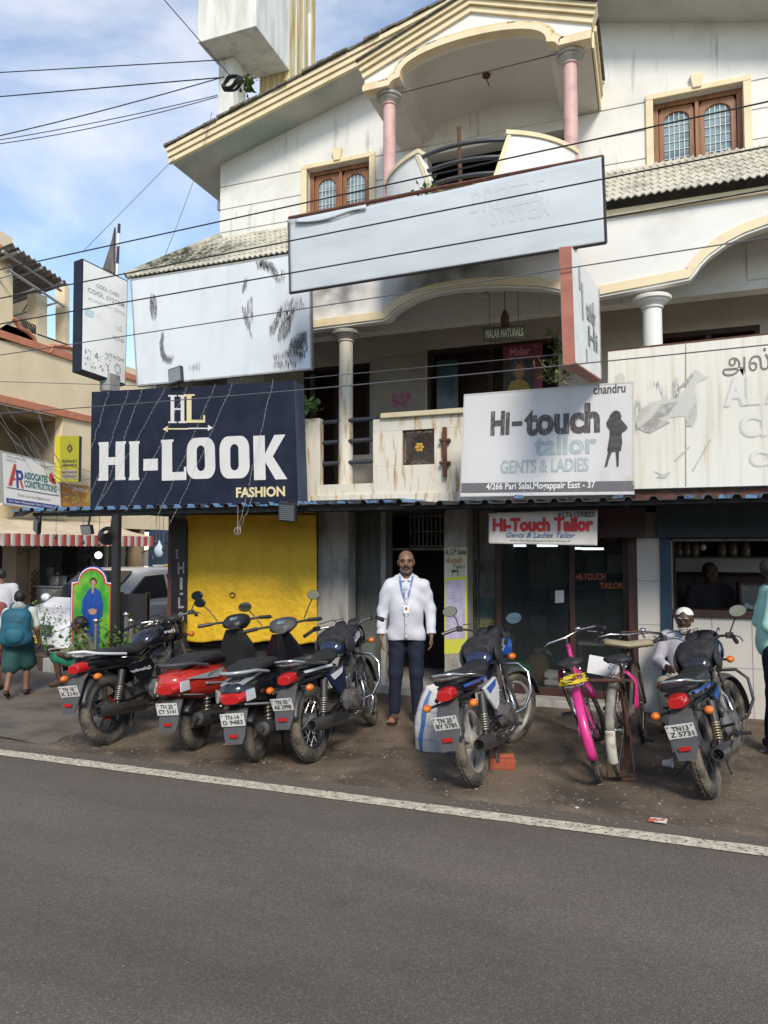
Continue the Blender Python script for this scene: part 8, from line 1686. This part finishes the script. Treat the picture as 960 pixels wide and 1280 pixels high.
v, f = sdf_mesh([('e', (0, -.058, 1.474), (.045, .038, .033), None), ('c', (-.056, -.03, 1.50), (-.03, -.066, 1.478), .013, .016), ('c', (.056, -.03, 1.50), (.03, -.066, 1.478), .013, .016)], .006, .015, foldfn(2, .0015), lambda x, y, z: np.maximum(z - 1.502, -(np.sqrt((x / .03) ** 2 + ((z - 1.512) / .018) ** 2) - 1) * .02)); np_build('beard', v, f, M['stubble'], man)
lan = MB()
for sg in (-1, 1): pts = [(sg * .066, .02, 1.455), (sg * .064, -.055, 1.43), (sg * .05, -.118, 1.36), (sg * .028, -.142, 1.27), (sg * .004, -.155, 1.185)]; lan.loft([[V(p) + V((-.008, 0, 0)), V(p) + V((.008, 0, 0)), V(p) + V((.008, -.003, 0)), V(p) + V((-.008, -.003, 0))] for p in pts])
lan.build('lanyard', mat('lanyard_blue', (.07, .13, .36), .6, col2=(.35, .40, .5), scale=40, lo=.55, hi=.6), man, kind='stuff'); cd_ = MB().box(-.028, -.176, 1.075, .028, -.172, 1.155).build('id_card', M['white_print'], man, bevel=.002); MB().box(-.012, -.178, 1.108, .012, -.1765, 1.135).build('print', mat('card_print', (.35, .10, .06), .5), cd_); MB().tube([(0, -.157, 1.19), (0, -.172, 1.155)], .003, 5).build('clip', M['chrome'], cd_)

# ---- generic figure from joints
def figure(root, J, shirtm, lowm, skin, h=.012, s=1.0, sleeves=1.0, hem=None, hands=True, shoes=None, headR=None, hair='short', face=True, hairm=None, beard=None, skirt=None, cap=None, hand_dir=(0, -.1, -1), long_trouser=True):
    C3, Pv, N = V(J['chest']), V(J['pelvis']), V(J['neck']); up = (N - Pv).normalized(); side = (V(J['sh'][1]) - V(J['sh'][0])).normalized(); fw = side.cross(up).normalized(); Rt = np.array(Matrix((side, fw, up)).transposed())
    Rh = headR or I3; hd = J['head']; b = head_prims(hd, Rh, s) + [('c', tuple(N - up * .06 * s), tuple(V(hd) - V((0, 0, .06 * s)) + V((0, .01, 0))), .058 * s, .052 * s), ('e', tuple(C3), (.15 * s, .10 * s, .15 * s), Rt), ('e', tuple((C3 + Pv) / 2), (.135 * s, .095 * s, .15 * s), Rt), ('e', tuple(Pv), (.15 * s, .105 * s, .12 * s), Rt), ('c', J['sh'][0], J['sh'][1], .05 * s, .05 * s)]
    for i in (0, 1):
        b += [('c', J['sh'][i], J['el'][i], .047 * s, .038 * s), ('c', J['el'][i], J['wr'][i], .037 * s, .026 * s)]
        if 'kn' in J: b += [('c', J['hip'][i], J['kn'][i], .080 * s, .054 * s), ('c', J['kn'][i], J['an'][i], .052 * s, .034 * s), ('c', J['an'][i], J['toe'][i], .034 * s, .028 * s, .02)]
        if hands:
            d = (V(J['wr'][i]) - V(J['el'][i])).normalized(); b += hand_prims(J['wr'][i], d, fw if abs(d.dot(fw)) < .8 else up, -side if i else side, .4, s * .95, 1)
    v, f = sdf_mesh(b, h, .03 * s); np_build('body', v, f, skin, root)
    sp = [('c', tuple(V(J['sh'][0]) * .85 + V(J['sh'][1]) * .15), tuple(V(J['sh'][1]) * .85 + V(J['sh'][0]) * .15), .066 * s, .066 * s, .05), ('e', tuple(C3), (.178 * s, .120 * s, .17 * s), Rt, .06), ('e', tuple((C3 + Pv) / 2), (.168 * s, .118 * s, .18 * s), Rt, .06), ('e', tuple(Pv), (.172 * s, .125 * s, .14 * s), Rt, .06)]
    for i in (0, 1):
        if sleeves >= .55: sp += [('c', J['sh'][i], J['el'][i], .068 * s, .054 * s, .035), ('c', J['el'][i], lerp(J['el'][i], J['wr'][i], (sleeves - .5) * 1.8), .054 * s, .043 * s, .02)]
        else: sp += [('c', J['sh'][i], lerp(J['sh'][i], J['el'][i], sleeves * 2), .068 * s, .060 * s, .035)]
    v, f = sdf_mesh(sp, h, .04 * s, foldfn(int(abs(hd[2]) * 1000), .004 * s), (lambda x, y, z: hem - z) if hem else None); np_build('shirt', v, f, shirtm, root)
    if 'kn' in J and lowm:
        lo_ = [('e', tuple(Pv - up * .02), (.160 * s, .118 * s, .11 * s), Rt)]
        for i in (0, 1):
            if skirt: lo_ += [('c', J['hip'][i], lerp(J['hip'][i], J['kn'][i], skirt), .12 * s, .125 * s, .08)]
            else: lo_ += [('c', J['hip'][i], J['kn'][i], .096 * s, .070 * s), ('c', J['kn'][i], lerp(J['kn'][i], J['an'][i], .92 if long_trouser else .1), .068 * s, .056 * s)]
        v, f = sdf_mesh(lo_, h, .03 * s, foldfn(4, .004)); np_build('skirt' if skirt else 'trousers', v, f, lowm, root)
        for i in (0, 1):
            if shoes:
                a, t = V(J['an'][i]), V(J['toe'][i]); d = (t - a); d.z = 0; d.normalize(); sd_ = d.cross(V((0, 0, 1)))
                v, f = sdf_mesh([('c', tuple(a - d * .03 * s + V((0, 0, -.035 * s))), tuple(t + d * .03 * s + V((0, 0, -.004))), .040 * s, .036 * s)], .01, .02); np_build('shoe', v, f, shoes, root)
    P3 = lambda x, y, z: tuple(V(hd) + Rh @ (V((x, y, z)) * s)); Rn = np.array(Rh)
    if hair == 'short':
        o_ = V(hd); v, f = sdf_mesh([('e', P3(0, .022, .040), (.083 * s, .098 * s, .092 * s), Rn)], h * .8, .02, foldfn(1, .002), lambda x, y, z: -np.minimum(.045 * s + ((x - o_.x) * (Rh @ V((0, 1, 0))).x + (y - o_.y) * (Rh @ V((0, 1, 0))).y + (z - o_.z) * (Rh @ V((0, 1, 0))).z) * 1.0, .045 * s + (z - o_.z) * 1.2 + (y * 0))); np_build('hair', v, f, hairm or M['hair'], root)
    if face: face_parts(root, V(hd), Rh, skin, brow=hairm or M['hair'], s=s, moust=beard)
    return Rt
# ---- old man seated behind the blue motorcycle
q = at(856, 800, 7.72); om = person('seated old man with white skullcap and beard behind the blue motorcycle', (q.x, q.y, 0), math.atan2(q.y, q.x) - PI / 2 - .15)
Z0 = .34; J = dict(head=(0.01, -.07, 1.02), neck=(0, -.02, .90), chest=(0, .0, .72), pelvis=(0, .04, .44), sh=[(-.17, 0, .84), (.17, 0, .84)], el=[(-.25, -.05, .60), (.25, -.05, .60)], wr=[(-.13, -.26, .58), (.12, -.27, .56)], hip=[(-.09, 0, .42), (.09, 0, .42)], kn=[(-.13, -.40, .44), (.13, -.40, .44)], an=[(-.12, -.40, .07), (.12, -.40, .07)], toe=[(-.13, -.52, .04), (.13, -.52, .04)])
M['shirt_lilac'] = mat('shirt_lilac', (.46, .43, .47), .85, col2=(.38, .36, .40), scale=6); M['cloth_beige'] = mat('cloth_beige', (.36, .33, .26), .85, col2=(.28, .25, .19), scale=8)
figure(om, J, M['shirt_lilac'], M['cloth_beige'], M['skin_dark'], .009, .97, 1.0, hairm=M['beard_white'], hair=None, headR=Matrix.Rotation(R(8), 3, 'X'))
hc2 = V(J['head']); v, f = sdf_mesh([('e', (.01, -.055, 1.065), (.083, .096, .078), None)], .008, .02, None, lambda x, y, z: 1.062 - .1 * (y + .05) - z); np_build('skullcap', v, f, M['white_print'], om)
v, f = sdf_mesh([('e', (.01, -.138, .922), (.034, .026, .036), None), ('c', (-.048, -.09, .955), (-.02, -.125, .93), .008, .014), ('c', (.068, -.09, .955), (.04, -.125, .93), .008, .014)], .007, .02, foldfn(6, .003)); np_build('beard', v, f, M['beard_white'], om)
gl = MB()
for sg in (-1, 1): gl.tube([hc2 + V((sg * .032 + .024 * math.cos(a), -.101, .0 + .017 * math.sin(a))) for a in [i * PI / 6 for i in range(12)]], .0022, 4, loop=True); gl.tube([hc2 + V((sg * .056, -.10, .004)), hc2 + V((sg * .080, .01, .008))], .0022, 4)
gl.tube([hc2 + V((-.008, -.102, 0)), hc2 + V((.008, -.102, 0))], .0022, 4); gl.build('spectacles', M['dark_steel'], om, kind='stuff')
MB().grid(lambda u, v: V((.085 + .075 * u + .02 * math.sin(v * 4), -.10 - .02 * math.sin(u * PI) - .05 * v * (1 - v) * 2 + (.10 if v < .12 else 0) * (1 - v / .12), .905 - .30 * v)), 6, 12).build('shawl', M['cloth_beige'], om, smooth=180, fix=False, solid=.012)
bn = thing('stool', 'low wooden stool under the seated old man', 'stool', (q.x, q.y, 0), math.atan2(q.y, q.x) - PI / 2, local=True); MB().box(-.2, -.14, .28, .2, .2, .32).build('seat', M['wood_dark'], bn, bevel=.006)
for sx in (-.16, .16):
    for sy in (-.1, .16): MB().box(sx - .02, sy - .02, .012, sx + .02, sy + .02, .278).build('leg', M['wood_dark'], bn)
# ---- person in mint shirt at the right edge
q = G(972, 942); ms = person('person in mint green shirt and dark trousers at the right edge', (q.x, q.y, .012), math.atan2(q.y, q.x) - PI / 2 + R(100))
J = dict(head=(0, -.02, 1.50), neck=(0, .01, 1.39), chest=(0, .01, 1.20), pelvis=(0, .02, .90), sh=[(-.185, .01, 1.33), (.185, .01, 1.33)], el=[(-.235, .08, 1.07), (.235, .08, 1.07)], wr=[(-.12, -.16, 1.04), (.10, -.17, 1.03)], hip=[(-.09, 0, .88), (.09, 0, .88)], kn=[(-.10, -.02, .48), (.10, -.01, .48)], an=[(-.10, .03, .09), (.10, .03, .09)], toe=[(-.11, -.10, .04), (.11, -.10, .04)])
M['shirt_mint'] = mat('shirt_mint', (.36, .62, .52), .8, col2=(.29, .53, .44), scale=6)
figure(ms, J, M['shirt_mint'], M['trouser'], M['skin_dark'], .011, 1.0, .95, hem=.80, shoes=M['sandal'])
# ---- pedestrians at the left
q = G(22, 872); sp_ = person('schoolchild walking away with teal backpack and dark green skirt', (q.x, q.y, .016), math.atan2(q.y, q.x) - PI / 2 + R(168))
s = .78; J = dict(head=(0, -.02, 1.115), neck=(0, 0, 1.02), chest=(0, .0, .88), pelvis=(0, .0, .64), sh=[(-.135, 0, .965), (.135, 0, .965)], el=[(-.19, .02, .77), (.185, .05, .77)], wr=[(-.20, -.08, .60), (.19, .02, .58)], hip=[(-.065, 0, .62), (.065, 0, .62)], kn=[(-.07, -.09, .36), (.075, .05, .34)], an=[(-.07, -.07, .07), (.075, .20, .11)], toe=[(-.075, -.16, .035), (.078, .13, .04)])
M['shirt_pale'] = mat('shirt_pale', (.45, .50, .43), .85); M['skirt_green'] = mat('skirt_green', (.015, .07, .065), .85, col2=(.02, .05, .05), scale=6); M['teal_bag'] = mat('teal_bag', (.012, .11, .16), .7, col2=(.01, .07, .11), scale=5, bump=.1)
figure(sp_, J, M['shirt_pale'], M['skirt_green'], M['skin'], .011, s, .38, skirt=.95, shoes=M['sandal'])
bk = [('c', (-.07, .155, .93), (.07, .155, .93), .085, .085, .05), ('c', (-.085, .16, .68), (.085, .16, .68), .09, .09, .05), ('e', (0, .17, .80), (.155, .10, .20), None, .05)]
v, f = sdf_mesh(bk, .009, .05, foldfn(8, .003)); bp_ = np_build('backpack', v, f, M['teal_bag'], sp_); MB().ell((0, .25, .72), (.11, .035, .09), 14, 8).build('pocket', M['teal_bag'], bp_, smooth=180); MB().grid(lambda u, v: V((.115 * math.sin((u - .5) * 2.4), .215 + .055 * math.cos((u - .5) * 2.4) - .01, .82 + .012 * v + .05 * math.cos((u - .5) * 3))), 12, 1).build('zip', M['dark_steel'], bp_, fix=False, solid=.006)
for sg in (-1, 1): MB().tube([(sg * .08, .12, 1.0), (sg * .085, .03, 1.045), (sg * .09, -.08, .98), (sg * .10, -.10, .84), (sg * .12, .02, .70)], .016, 6).build('strap', M['teal_bag'], bp_, smooth=60)
v, f = sdf_mesh([('e', (0, .06, 1.04), (.055, .05, .05), None), ('c', (-.05, .05, 1.02), (.05, .05, 1.02), .03, .03)], .009, .03, foldfn(3, .003)); np_build('scarf', v, f, mat('scarf_grey', (.33, .35, .33), .9, col2=(.18, .2, .19), scale=30), sp_)
q = G(3, 868); s2 = person('child in red top at the extreme left edge beside the schoolchild with backpack', (q.x, q.y, .016), math.atan2(q.y, q.x) - PI / 2 + R(150)); s2.location.x -= .22
J2 = {k: ([tuple(c * 1.04 for c in p) for p in v_] if isinstance(v_, list) else tuple(c * 1.04 for c in v_)) for k, v_ in J.items()}
figure(s2, J2, mat('shirt_red', (.20, .045, .05), .85, col2=(.30, .10, .09), scale=6), mat('skirt_maroon', (.12, .02, .035), .85), M['skin'], .012, .8, .8, skirt=.9, shoes=M['sandal'])
q = atX(25, 790, -8.6); q.z = 0; wsn = person('person in white shirt seen from behind beyond the schoolchild', (q.x - .5, q.y + .1, 0), math.atan2(q.y, q.x) - PI / 2 + R(190))
Jb = dict(head=(0, -.02, 1.30), neck=(0, .01, 1.19), chest=(0, .01, 1.02), pelvis=(0, .02, .76), sh=[(-.17, .01, 1.13), (.17, .01, 1.13)], el=[(-.22, .02, .89), (.22, .02, .89)], wr=[(-.22, -.06, .70), (.22, -.06, .70)], hip=[(-.08, 0, .74), (.08, 0, .74)], kn=[(-.09, -.02, .40), (.09, -.01, .40)], an=[(-.09, .03, .09), (.09, .03, .09)], toe=[(-.10, -.09, .04), (.10, -.09, .04)])
figure(wsn, Jb, M['shirt_white'], M['trouser'], M['skin'], .013, .9, .4, hem=.66, shoes=M['sandal'])
q = G(104, 858); sq = person('person in patterned tan shirt squatting before the portrait board', (q.x, q.y, .016), math.atan2(q.y, q.x) - PI / 2 + R(-105))
Jq = dict(head=(0, -.07, .74), neck=(0, -.03, .635), chest=(0, .0, .48), pelvis=(0, .10, .24), sh=[(-.16, 0, .57), (.16, 0, .57)], el=[(-.21, -.14, .40), (.21, -.14, .40)], wr=[(-.10, -.33, .42), (.10, -.34, .40)], hip=[(-.09, .06, .24), (.09, .06, .24)], kn=[(-.11, -.28, .36), (.11, -.30, .37)], an=[(-.11, -.22, .06), (.11, -.24, .06)], toe=[(-.12, -.33, .03), (.12, -.35, .03)])
figure(sq, Jq, mat('floral', (.26, .25, .15), .85, col2=(.23, .07, .03), scale=11, lo=.52, hi=.58, col3=(.12, .14, .08), scale3=14, lo3=.6, hi3=.64), mat('cloth_green', (.01, .17, .10), .8, col2=(.25, .22, .12), scale=9, lo=.52, hi=.56), M['skin_dark'], .012, .9, .45, long_trouser=False)
bs = thing('stool', 'tiny block stool under the squatting person', 'stool', (q.x, q.y, 0), math.atan2(q.y, q.x) - PI / 2 + R(-105), local=True); MB().box(-.14, .0, .016, .14, .22, .12).build('seat', M['wood_dark'], bs, bevel=.006); MB().box(-.12, .02, .1205, .12, .20, .135).build('cushion', M['cloth_beige'], bs, bevel=.006)
q = at(888, 760, 9.0); wn2 = person('dark figure of a person standing behind the service window', (q.x, q.y, .0), math.atan2(q.y, q.x) - PI / 2 + R(20))
figure(wn2, {k: ([tuple(c * 1.10 for c in p) for p in v_] if isinstance(v_, list) else tuple(c * 1.10 for c in v_)) for k, v_ in Jb.items()}, mat('dark_shirt', (.03, .028, .03), .9), M['trouser'], M['skin_dark'], .014, .98, .4)

# ------------------------------------------------------------------ overhead cables
def cable(label, pts, r=.007, name='overhead_cable', m=None, sag=.0, ext=True):
    """pts: (px, py, Y) of two or more points on the wire; the ends run on past the frame"""
    P_ = [at(*p) for p in pts]
    a, b = P_[0], P_[-1]; n = 24; L = (b - a).length; q = []
    if len(P_) == 2:
        for i in range(n + 1): t = i / n; q.append(a.lerp(b, t) + V((0, 0, -sag * 4 * t * (1 - t))))
        if ext: q = [a + (a - b) * .35 + V((0, 0, sag * 1.2))] + q + [b + (b - a) * .35 + V((0, 0, sag * 1.2))]
    else: q = P_
    if len(P_) == 2 and not ext and (pts[0][0] == -60 or pts[0][1] < 0): q = [a + (a - b) * 2.5] + q
    c0 = sum(q, V((0, 0, 0))) / len(q); o = MB().tube(q, r, 5).build(name, m or M['cable'])
    return tag(o, label, 'cable', 'overhead cables')
cable('thick black cable crossing the facade below the top balcony and over the grey banner top', [(0, 337, 5.4), (960, 127, 5.6)], .0065)
cable('black cable running across the middle of the blank grey banner', [(0, 373, 5.4), (960, 183, 5.6)], .0065)
cable('black cable crossing the lower edge of the blank grey banner', [(0, 405, 5.4), (960, 237, 5.6)], .0065)
cable('thin cable crossing the faded white billboard and the right veranda arch', [(0, 444, 5.8), (960, 297, 6.0)], .0055, m=M['cable_grey'])
cable('pale cable passing over the HI-LOOK monogram and above the Hi-touch board', [(0, 517, 5.8), (960, 431, 6.0)], .0055, m=M['cable_grey'], sag=.03)
cable('thin cable across the veranda doors above the pink poster', [(380, 473, 7.2), (700, 443, 7.2)], .0045, m=M['cable_grey'], ext=False)
cable('thin cable strung above the top edge of the navy sign from the left building', [(0, 477, 6.6), (170, 482, 6.85)], .004, m=M['cable_grey'], ext=False)
cable('topmost cable in the sky ending at the roof tower', [(-60, 94, 8.2), (275, 75, 8.6)], .008, ext=False); cable('second sky cable leading to the coil beside the roof tower', [(-60, 126, 8.2), (275, 97, 8.58)], .009, ext=False)
cable('sky cable rising steeply to the coil beside the roof tower', [(-60, 183, 7.4), (280, 96, 8.58)], .008, ext=False, sag=.04); cable('upper of two close sky cables ending at the roof eave', [(-60, 184, 7.4), (272, 119, 8.3)], .006, ext=False, sag=.05); cable('lower of two close sky cables ending at the roof eave', [(-60, 187, 7.3), (272, 121, 8.3)], .006, ext=False, sag=.09)
cable('cable dropping from the top of the sky to the coil', [(195, -12, 8.0), (288, 95, 8.58)], .007, ext=False)
cable('thin wire from the roof eave down to the left sign box', [(218, 198, 7.98), (105, 313, 7.5)], .004, m=M['cable_grey'], ext=False)
cable('thin wire hanging from the roof eave down to the tiled skirt roof', [(265, 140, 7.95), (246, 215, 7.95), (222, 280, 7.8), (203, 327, 7.7)], .004, m=M['cable_grey'], ext=False)
cable('thin wire strung between the pink columns under the portico ceiling', [(490, 119, 7.40), (718, 62, 7.40)], .005, ext=False)
rnd = random.Random(31)
for k in range(12):
    x0, y0 = rnd.uniform(-20, 60), rnd.uniform(480, 560); x1, y1 = rnd.uniform(90, 120), rnd.uniform(560, 640)
    tag(MB().tube([at(x0, y0, 7.3).lerp(at(x1, y1, 7.05), t) + V((0, 0, -.25 * 4 * t * (1 - t) * rnd.uniform(.6, 1))) for t in np.linspace(0, 1, 12)], .003, 4).build('service_wire', M['cable_grey']), 'thin slack service wire in the tangle between the corner building and the navy sign', 'wire', 'tangle of service wires at the left')
# fairy lights across the navy sign
M['fairy'] = mat('fairy_white', (.36, .35, .33), .4)
for fi, (x0, y0, x1, y1) in enumerate(((138, 489, 113, 570), (163, 487, 113, 625), (180, 486, 124, 632), (209, 484, 124, 633), (236, 483, 160, 640), (271, 480, 192, 660), (293, 478, 212, 660), (343, 474, 300, 660), (321, 610, 298, 668))):
    a, b = at(x0, y0, 6.96), at(x1, y1, 6.88); mb = MB(); pts = [a.lerp(b, t / 14) + V((.010 * math.sin(t * 2.1), -.03 + .01 * math.sin(t * 1.3), -.03 * math.sin(PI * t / 14))) for t in range(15)]
    t_ = thing('string_light', ('leftmost', 'second', 'third', 'fourth', 'fifth', 'sixth', 'seventh', 'eighth', 'short lowest')[fi] + ' string of fairy lights from the left across the navy sign', 'string light', b, group='fairy light strings over the navy sign')
    MB().tube(pts, .0018, 4).build('wire', M['fairy'], t_); bb_ = MB(); L = (b - a).length
    for j in range(int(L / .06)): p = a.lerp(b, (j + .5) / int(L / .06)) + V((rnd.uniform(-.01, .01), -.032, rnd.uniform(-.008, .008) - .03 * math.sin(PI * (j + .5) / int(L / .06)))); bb_.ell(p, (.0035, .0035, .006), 5, 3)
    bb_.build('bulbs', M['fairy'], t_, kind='stuff')
ol = thing('hanging_ornament', 'round wire ornament dangling under the awning over the tarpaulin', 'ornament', at(297, 664, 6.85)); q = at(297, 664, 6.85)
for k in range(3): MB().tube([q + Matrix.Rotation(k * PI / 3, 3, 'Z') @ V((.04 * math.cos(a), 0, .04 * math.sin(a))) for a in [i * PI / 6 for i in range(12)]], .0035, 4, loop=True).build('ring', M['fairy'], ol)
MB().tube([q + V((0, 0, .04)), V((q.x, q.y, zl))], .0025, 4).build('string', M['fairy'], ol)
# little hanging bits under the left end of the awning
for k, (px, py) in enumerate(((70, 665), (104, 672), (124, 676), (150, 660), (195, 672), (204, 680))):
    q = at(px, py, 7.0); t = thing('hanging_hook', 'small hook and cord hanging under the left end of the awning', 'hook', q, group='hooks under the left awning'); MB().tube([V((q.x, q.y, zl)), q, q + V((.02, 0, -.03)), q + V((.0, 0, -.05)), q + V((-.02, 0, -.03))], .004, 4).build('cord', M['cable_grey'], t); MB().ell(q + V((0, 0, -.06)), (.02, .02, .03), 8, 5).build('bob', M['dark_steel'], t, smooth=180)
ph = thing('plastic_bag', 'small pale blue plastic bag hung near the black upright board', 'bag', at(199, 682, 7.0)); q = at(199, 682, 7.0); v, f = sdf_mesh([('e', (0, 0, -.06), (.06, .035, .08), None), ('c', (0, 0, 0), (0, 0, .05), .02, .012)], .008, .03, foldfn(2, .006)); ph.location = q; BASE[ph] = V((0, 0, 0)); np_build('body', v, f, mat('bag_pale', (.35, .45, .52), .4, col2=(.45, .5, .5), scale=9), ph); MB().tube([(0, 0, .05), (0, 0, zl - q.z)], .003, 4).build('string', M['cable_grey'], ph)

# ------------------------------------------------------------------ litter, gravel and stones
def scatter(name, n, xr, yr, sz, m, seed, flat=.35, grow=1, straw=False):
    rnd = random.Random(seed); mb = MB()
    for _ in range(n):
        x, y = rnd.uniform(*xr), rnd.uniform(*yr) if grow == 1 else yr[0] + (yr[1] - yr[0]) * rnd.random() ** grow; z = dz(x, y) if y > 4.9 else 0; s_ = rnd.uniform(*sz); a = rnd.uniform(0, 2 * PI); ca, sa = math.cos(a), math.sin(a)
        if straw:
            L, w_ = s_ * 2.5, s_ * .18; q = [(-L, -w_), (L, -w_), (L, w_), (-L, w_)]; mb.add([(x + p[0] * ca - p[1] * sa, y + p[0] * sa + p[1] * ca, z + .005 + .006 * (i % 2)) for i, p in enumerate(q)], [(0, 1, 2, 3)])
        else:
            vs = [(x + s_ * ca * rnd.uniform(.7, 1.2), y + s_ * sa * rnd.uniform(.7, 1.2), z), (x - s_ * sa * rnd.uniform(.7, 1.2), y + s_ * ca, z), (x - s_ * ca * rnd.uniform(.7, 1.2), y - s_ * sa, z), (x + s_ * sa, y - s_ * ca * rnd.uniform(.7, 1.2), z), (x + s_ * .1, y, z + s_ * flat * 2)]
            mb.add(vs, [(0, 1, 4), (1, 2, 4), (2, 3, 4), (3, 0, 4)])
    o = mb.build(name, m, fix=False); return tag(o, kind='stuff')
M['pebble'] = mat('pebble', (.20, .165, .125), .9, col2=(.10, .08, .06), scale=20); M['straw'] = mat('straw', (.20, .155, .085), .9, col2=(.12, .09, .05), scale=20); M['scrap'] = mat('scrap', (.45, .43, .40), .8, col2=(.25, .22, .18), scale=15)
tag(scatter('gravel', 1300, (-5, 2.2), (4.78, 8.0), (.004, .013), M['pebble'], 1, grow=1.5), 'scattered grit and pebbles on the dirt verge', 'gravel'); tag(scatter('straw', 520, (-5, 2.2), (4.95, 7.6), (.005, .012), M['straw'], 2, straw=True), 'dry straw and leaf bits on the dirt verge', 'straw')
tag(scatter('paper_scraps', 50, (-4.5, 2.2), (4.9, 7.4), (.010, .024), M['scrap'], 4, .25), 'small torn paper scraps on the dirt verge', 'litter'); tag(scatter('road_grit', 900, (-6, 3.0), (2.0, 4.9), (.002, .006), M['pebble'], 5, .4), 'loose grit on the asphalt', 'grit')
lt_ = thing('litter', 'white crumpled cup lying on the dirt between the bicycles and the blue motorcycle', 'litter', G(829, 960)); q = G(829, 960); MB().lathe([(.025, 0), (.035, .07), (.033, .07), (.023, .004)], 12, Matrix.Translation(q + V((0, 0, .035))) @ Matrix.Rotation(1.4, 4, 'Y') @ Matrix.Rotation(.3, 4, 'X')).build('cup', M['white_print'], lt_, smooth=40)
l2 = thing('litter', 'flat red and white wrapper on the dirt beside the road line', 'litter', G(822, 1028)); q = G(822, 1028); MB().prism([q + V((-.06, -.02, .008)), q + V((.05, -.03, .010)), q + V((.06, .03, .016)), q + V((-.04, .035, .012))], (0, 0, .004)).build('sheet', mat('wrapper', (.5, .12, .08), .5, col2=(.6, .58, .54), scale=22, lo=.48, hi=.52), l2)
l3 = thing('litter', 'small pale blue plastic scrap at the foot of the striped sack', 'litter', G(560, 940)); q = G(562, 940); v, f = sdf_mesh([('e', (0, 0, .02), (.07, .04, .025), None), ('e', (.05, .01, .015), (.04, .03, .02), None)], .008, .02, foldfn(7, .006)); l3.location = q; BASE[l3] = V((0, 0, 0)); np_build('scrap', v, f, mat('scrap_blue', (.35, .45, .52), .5), l3)
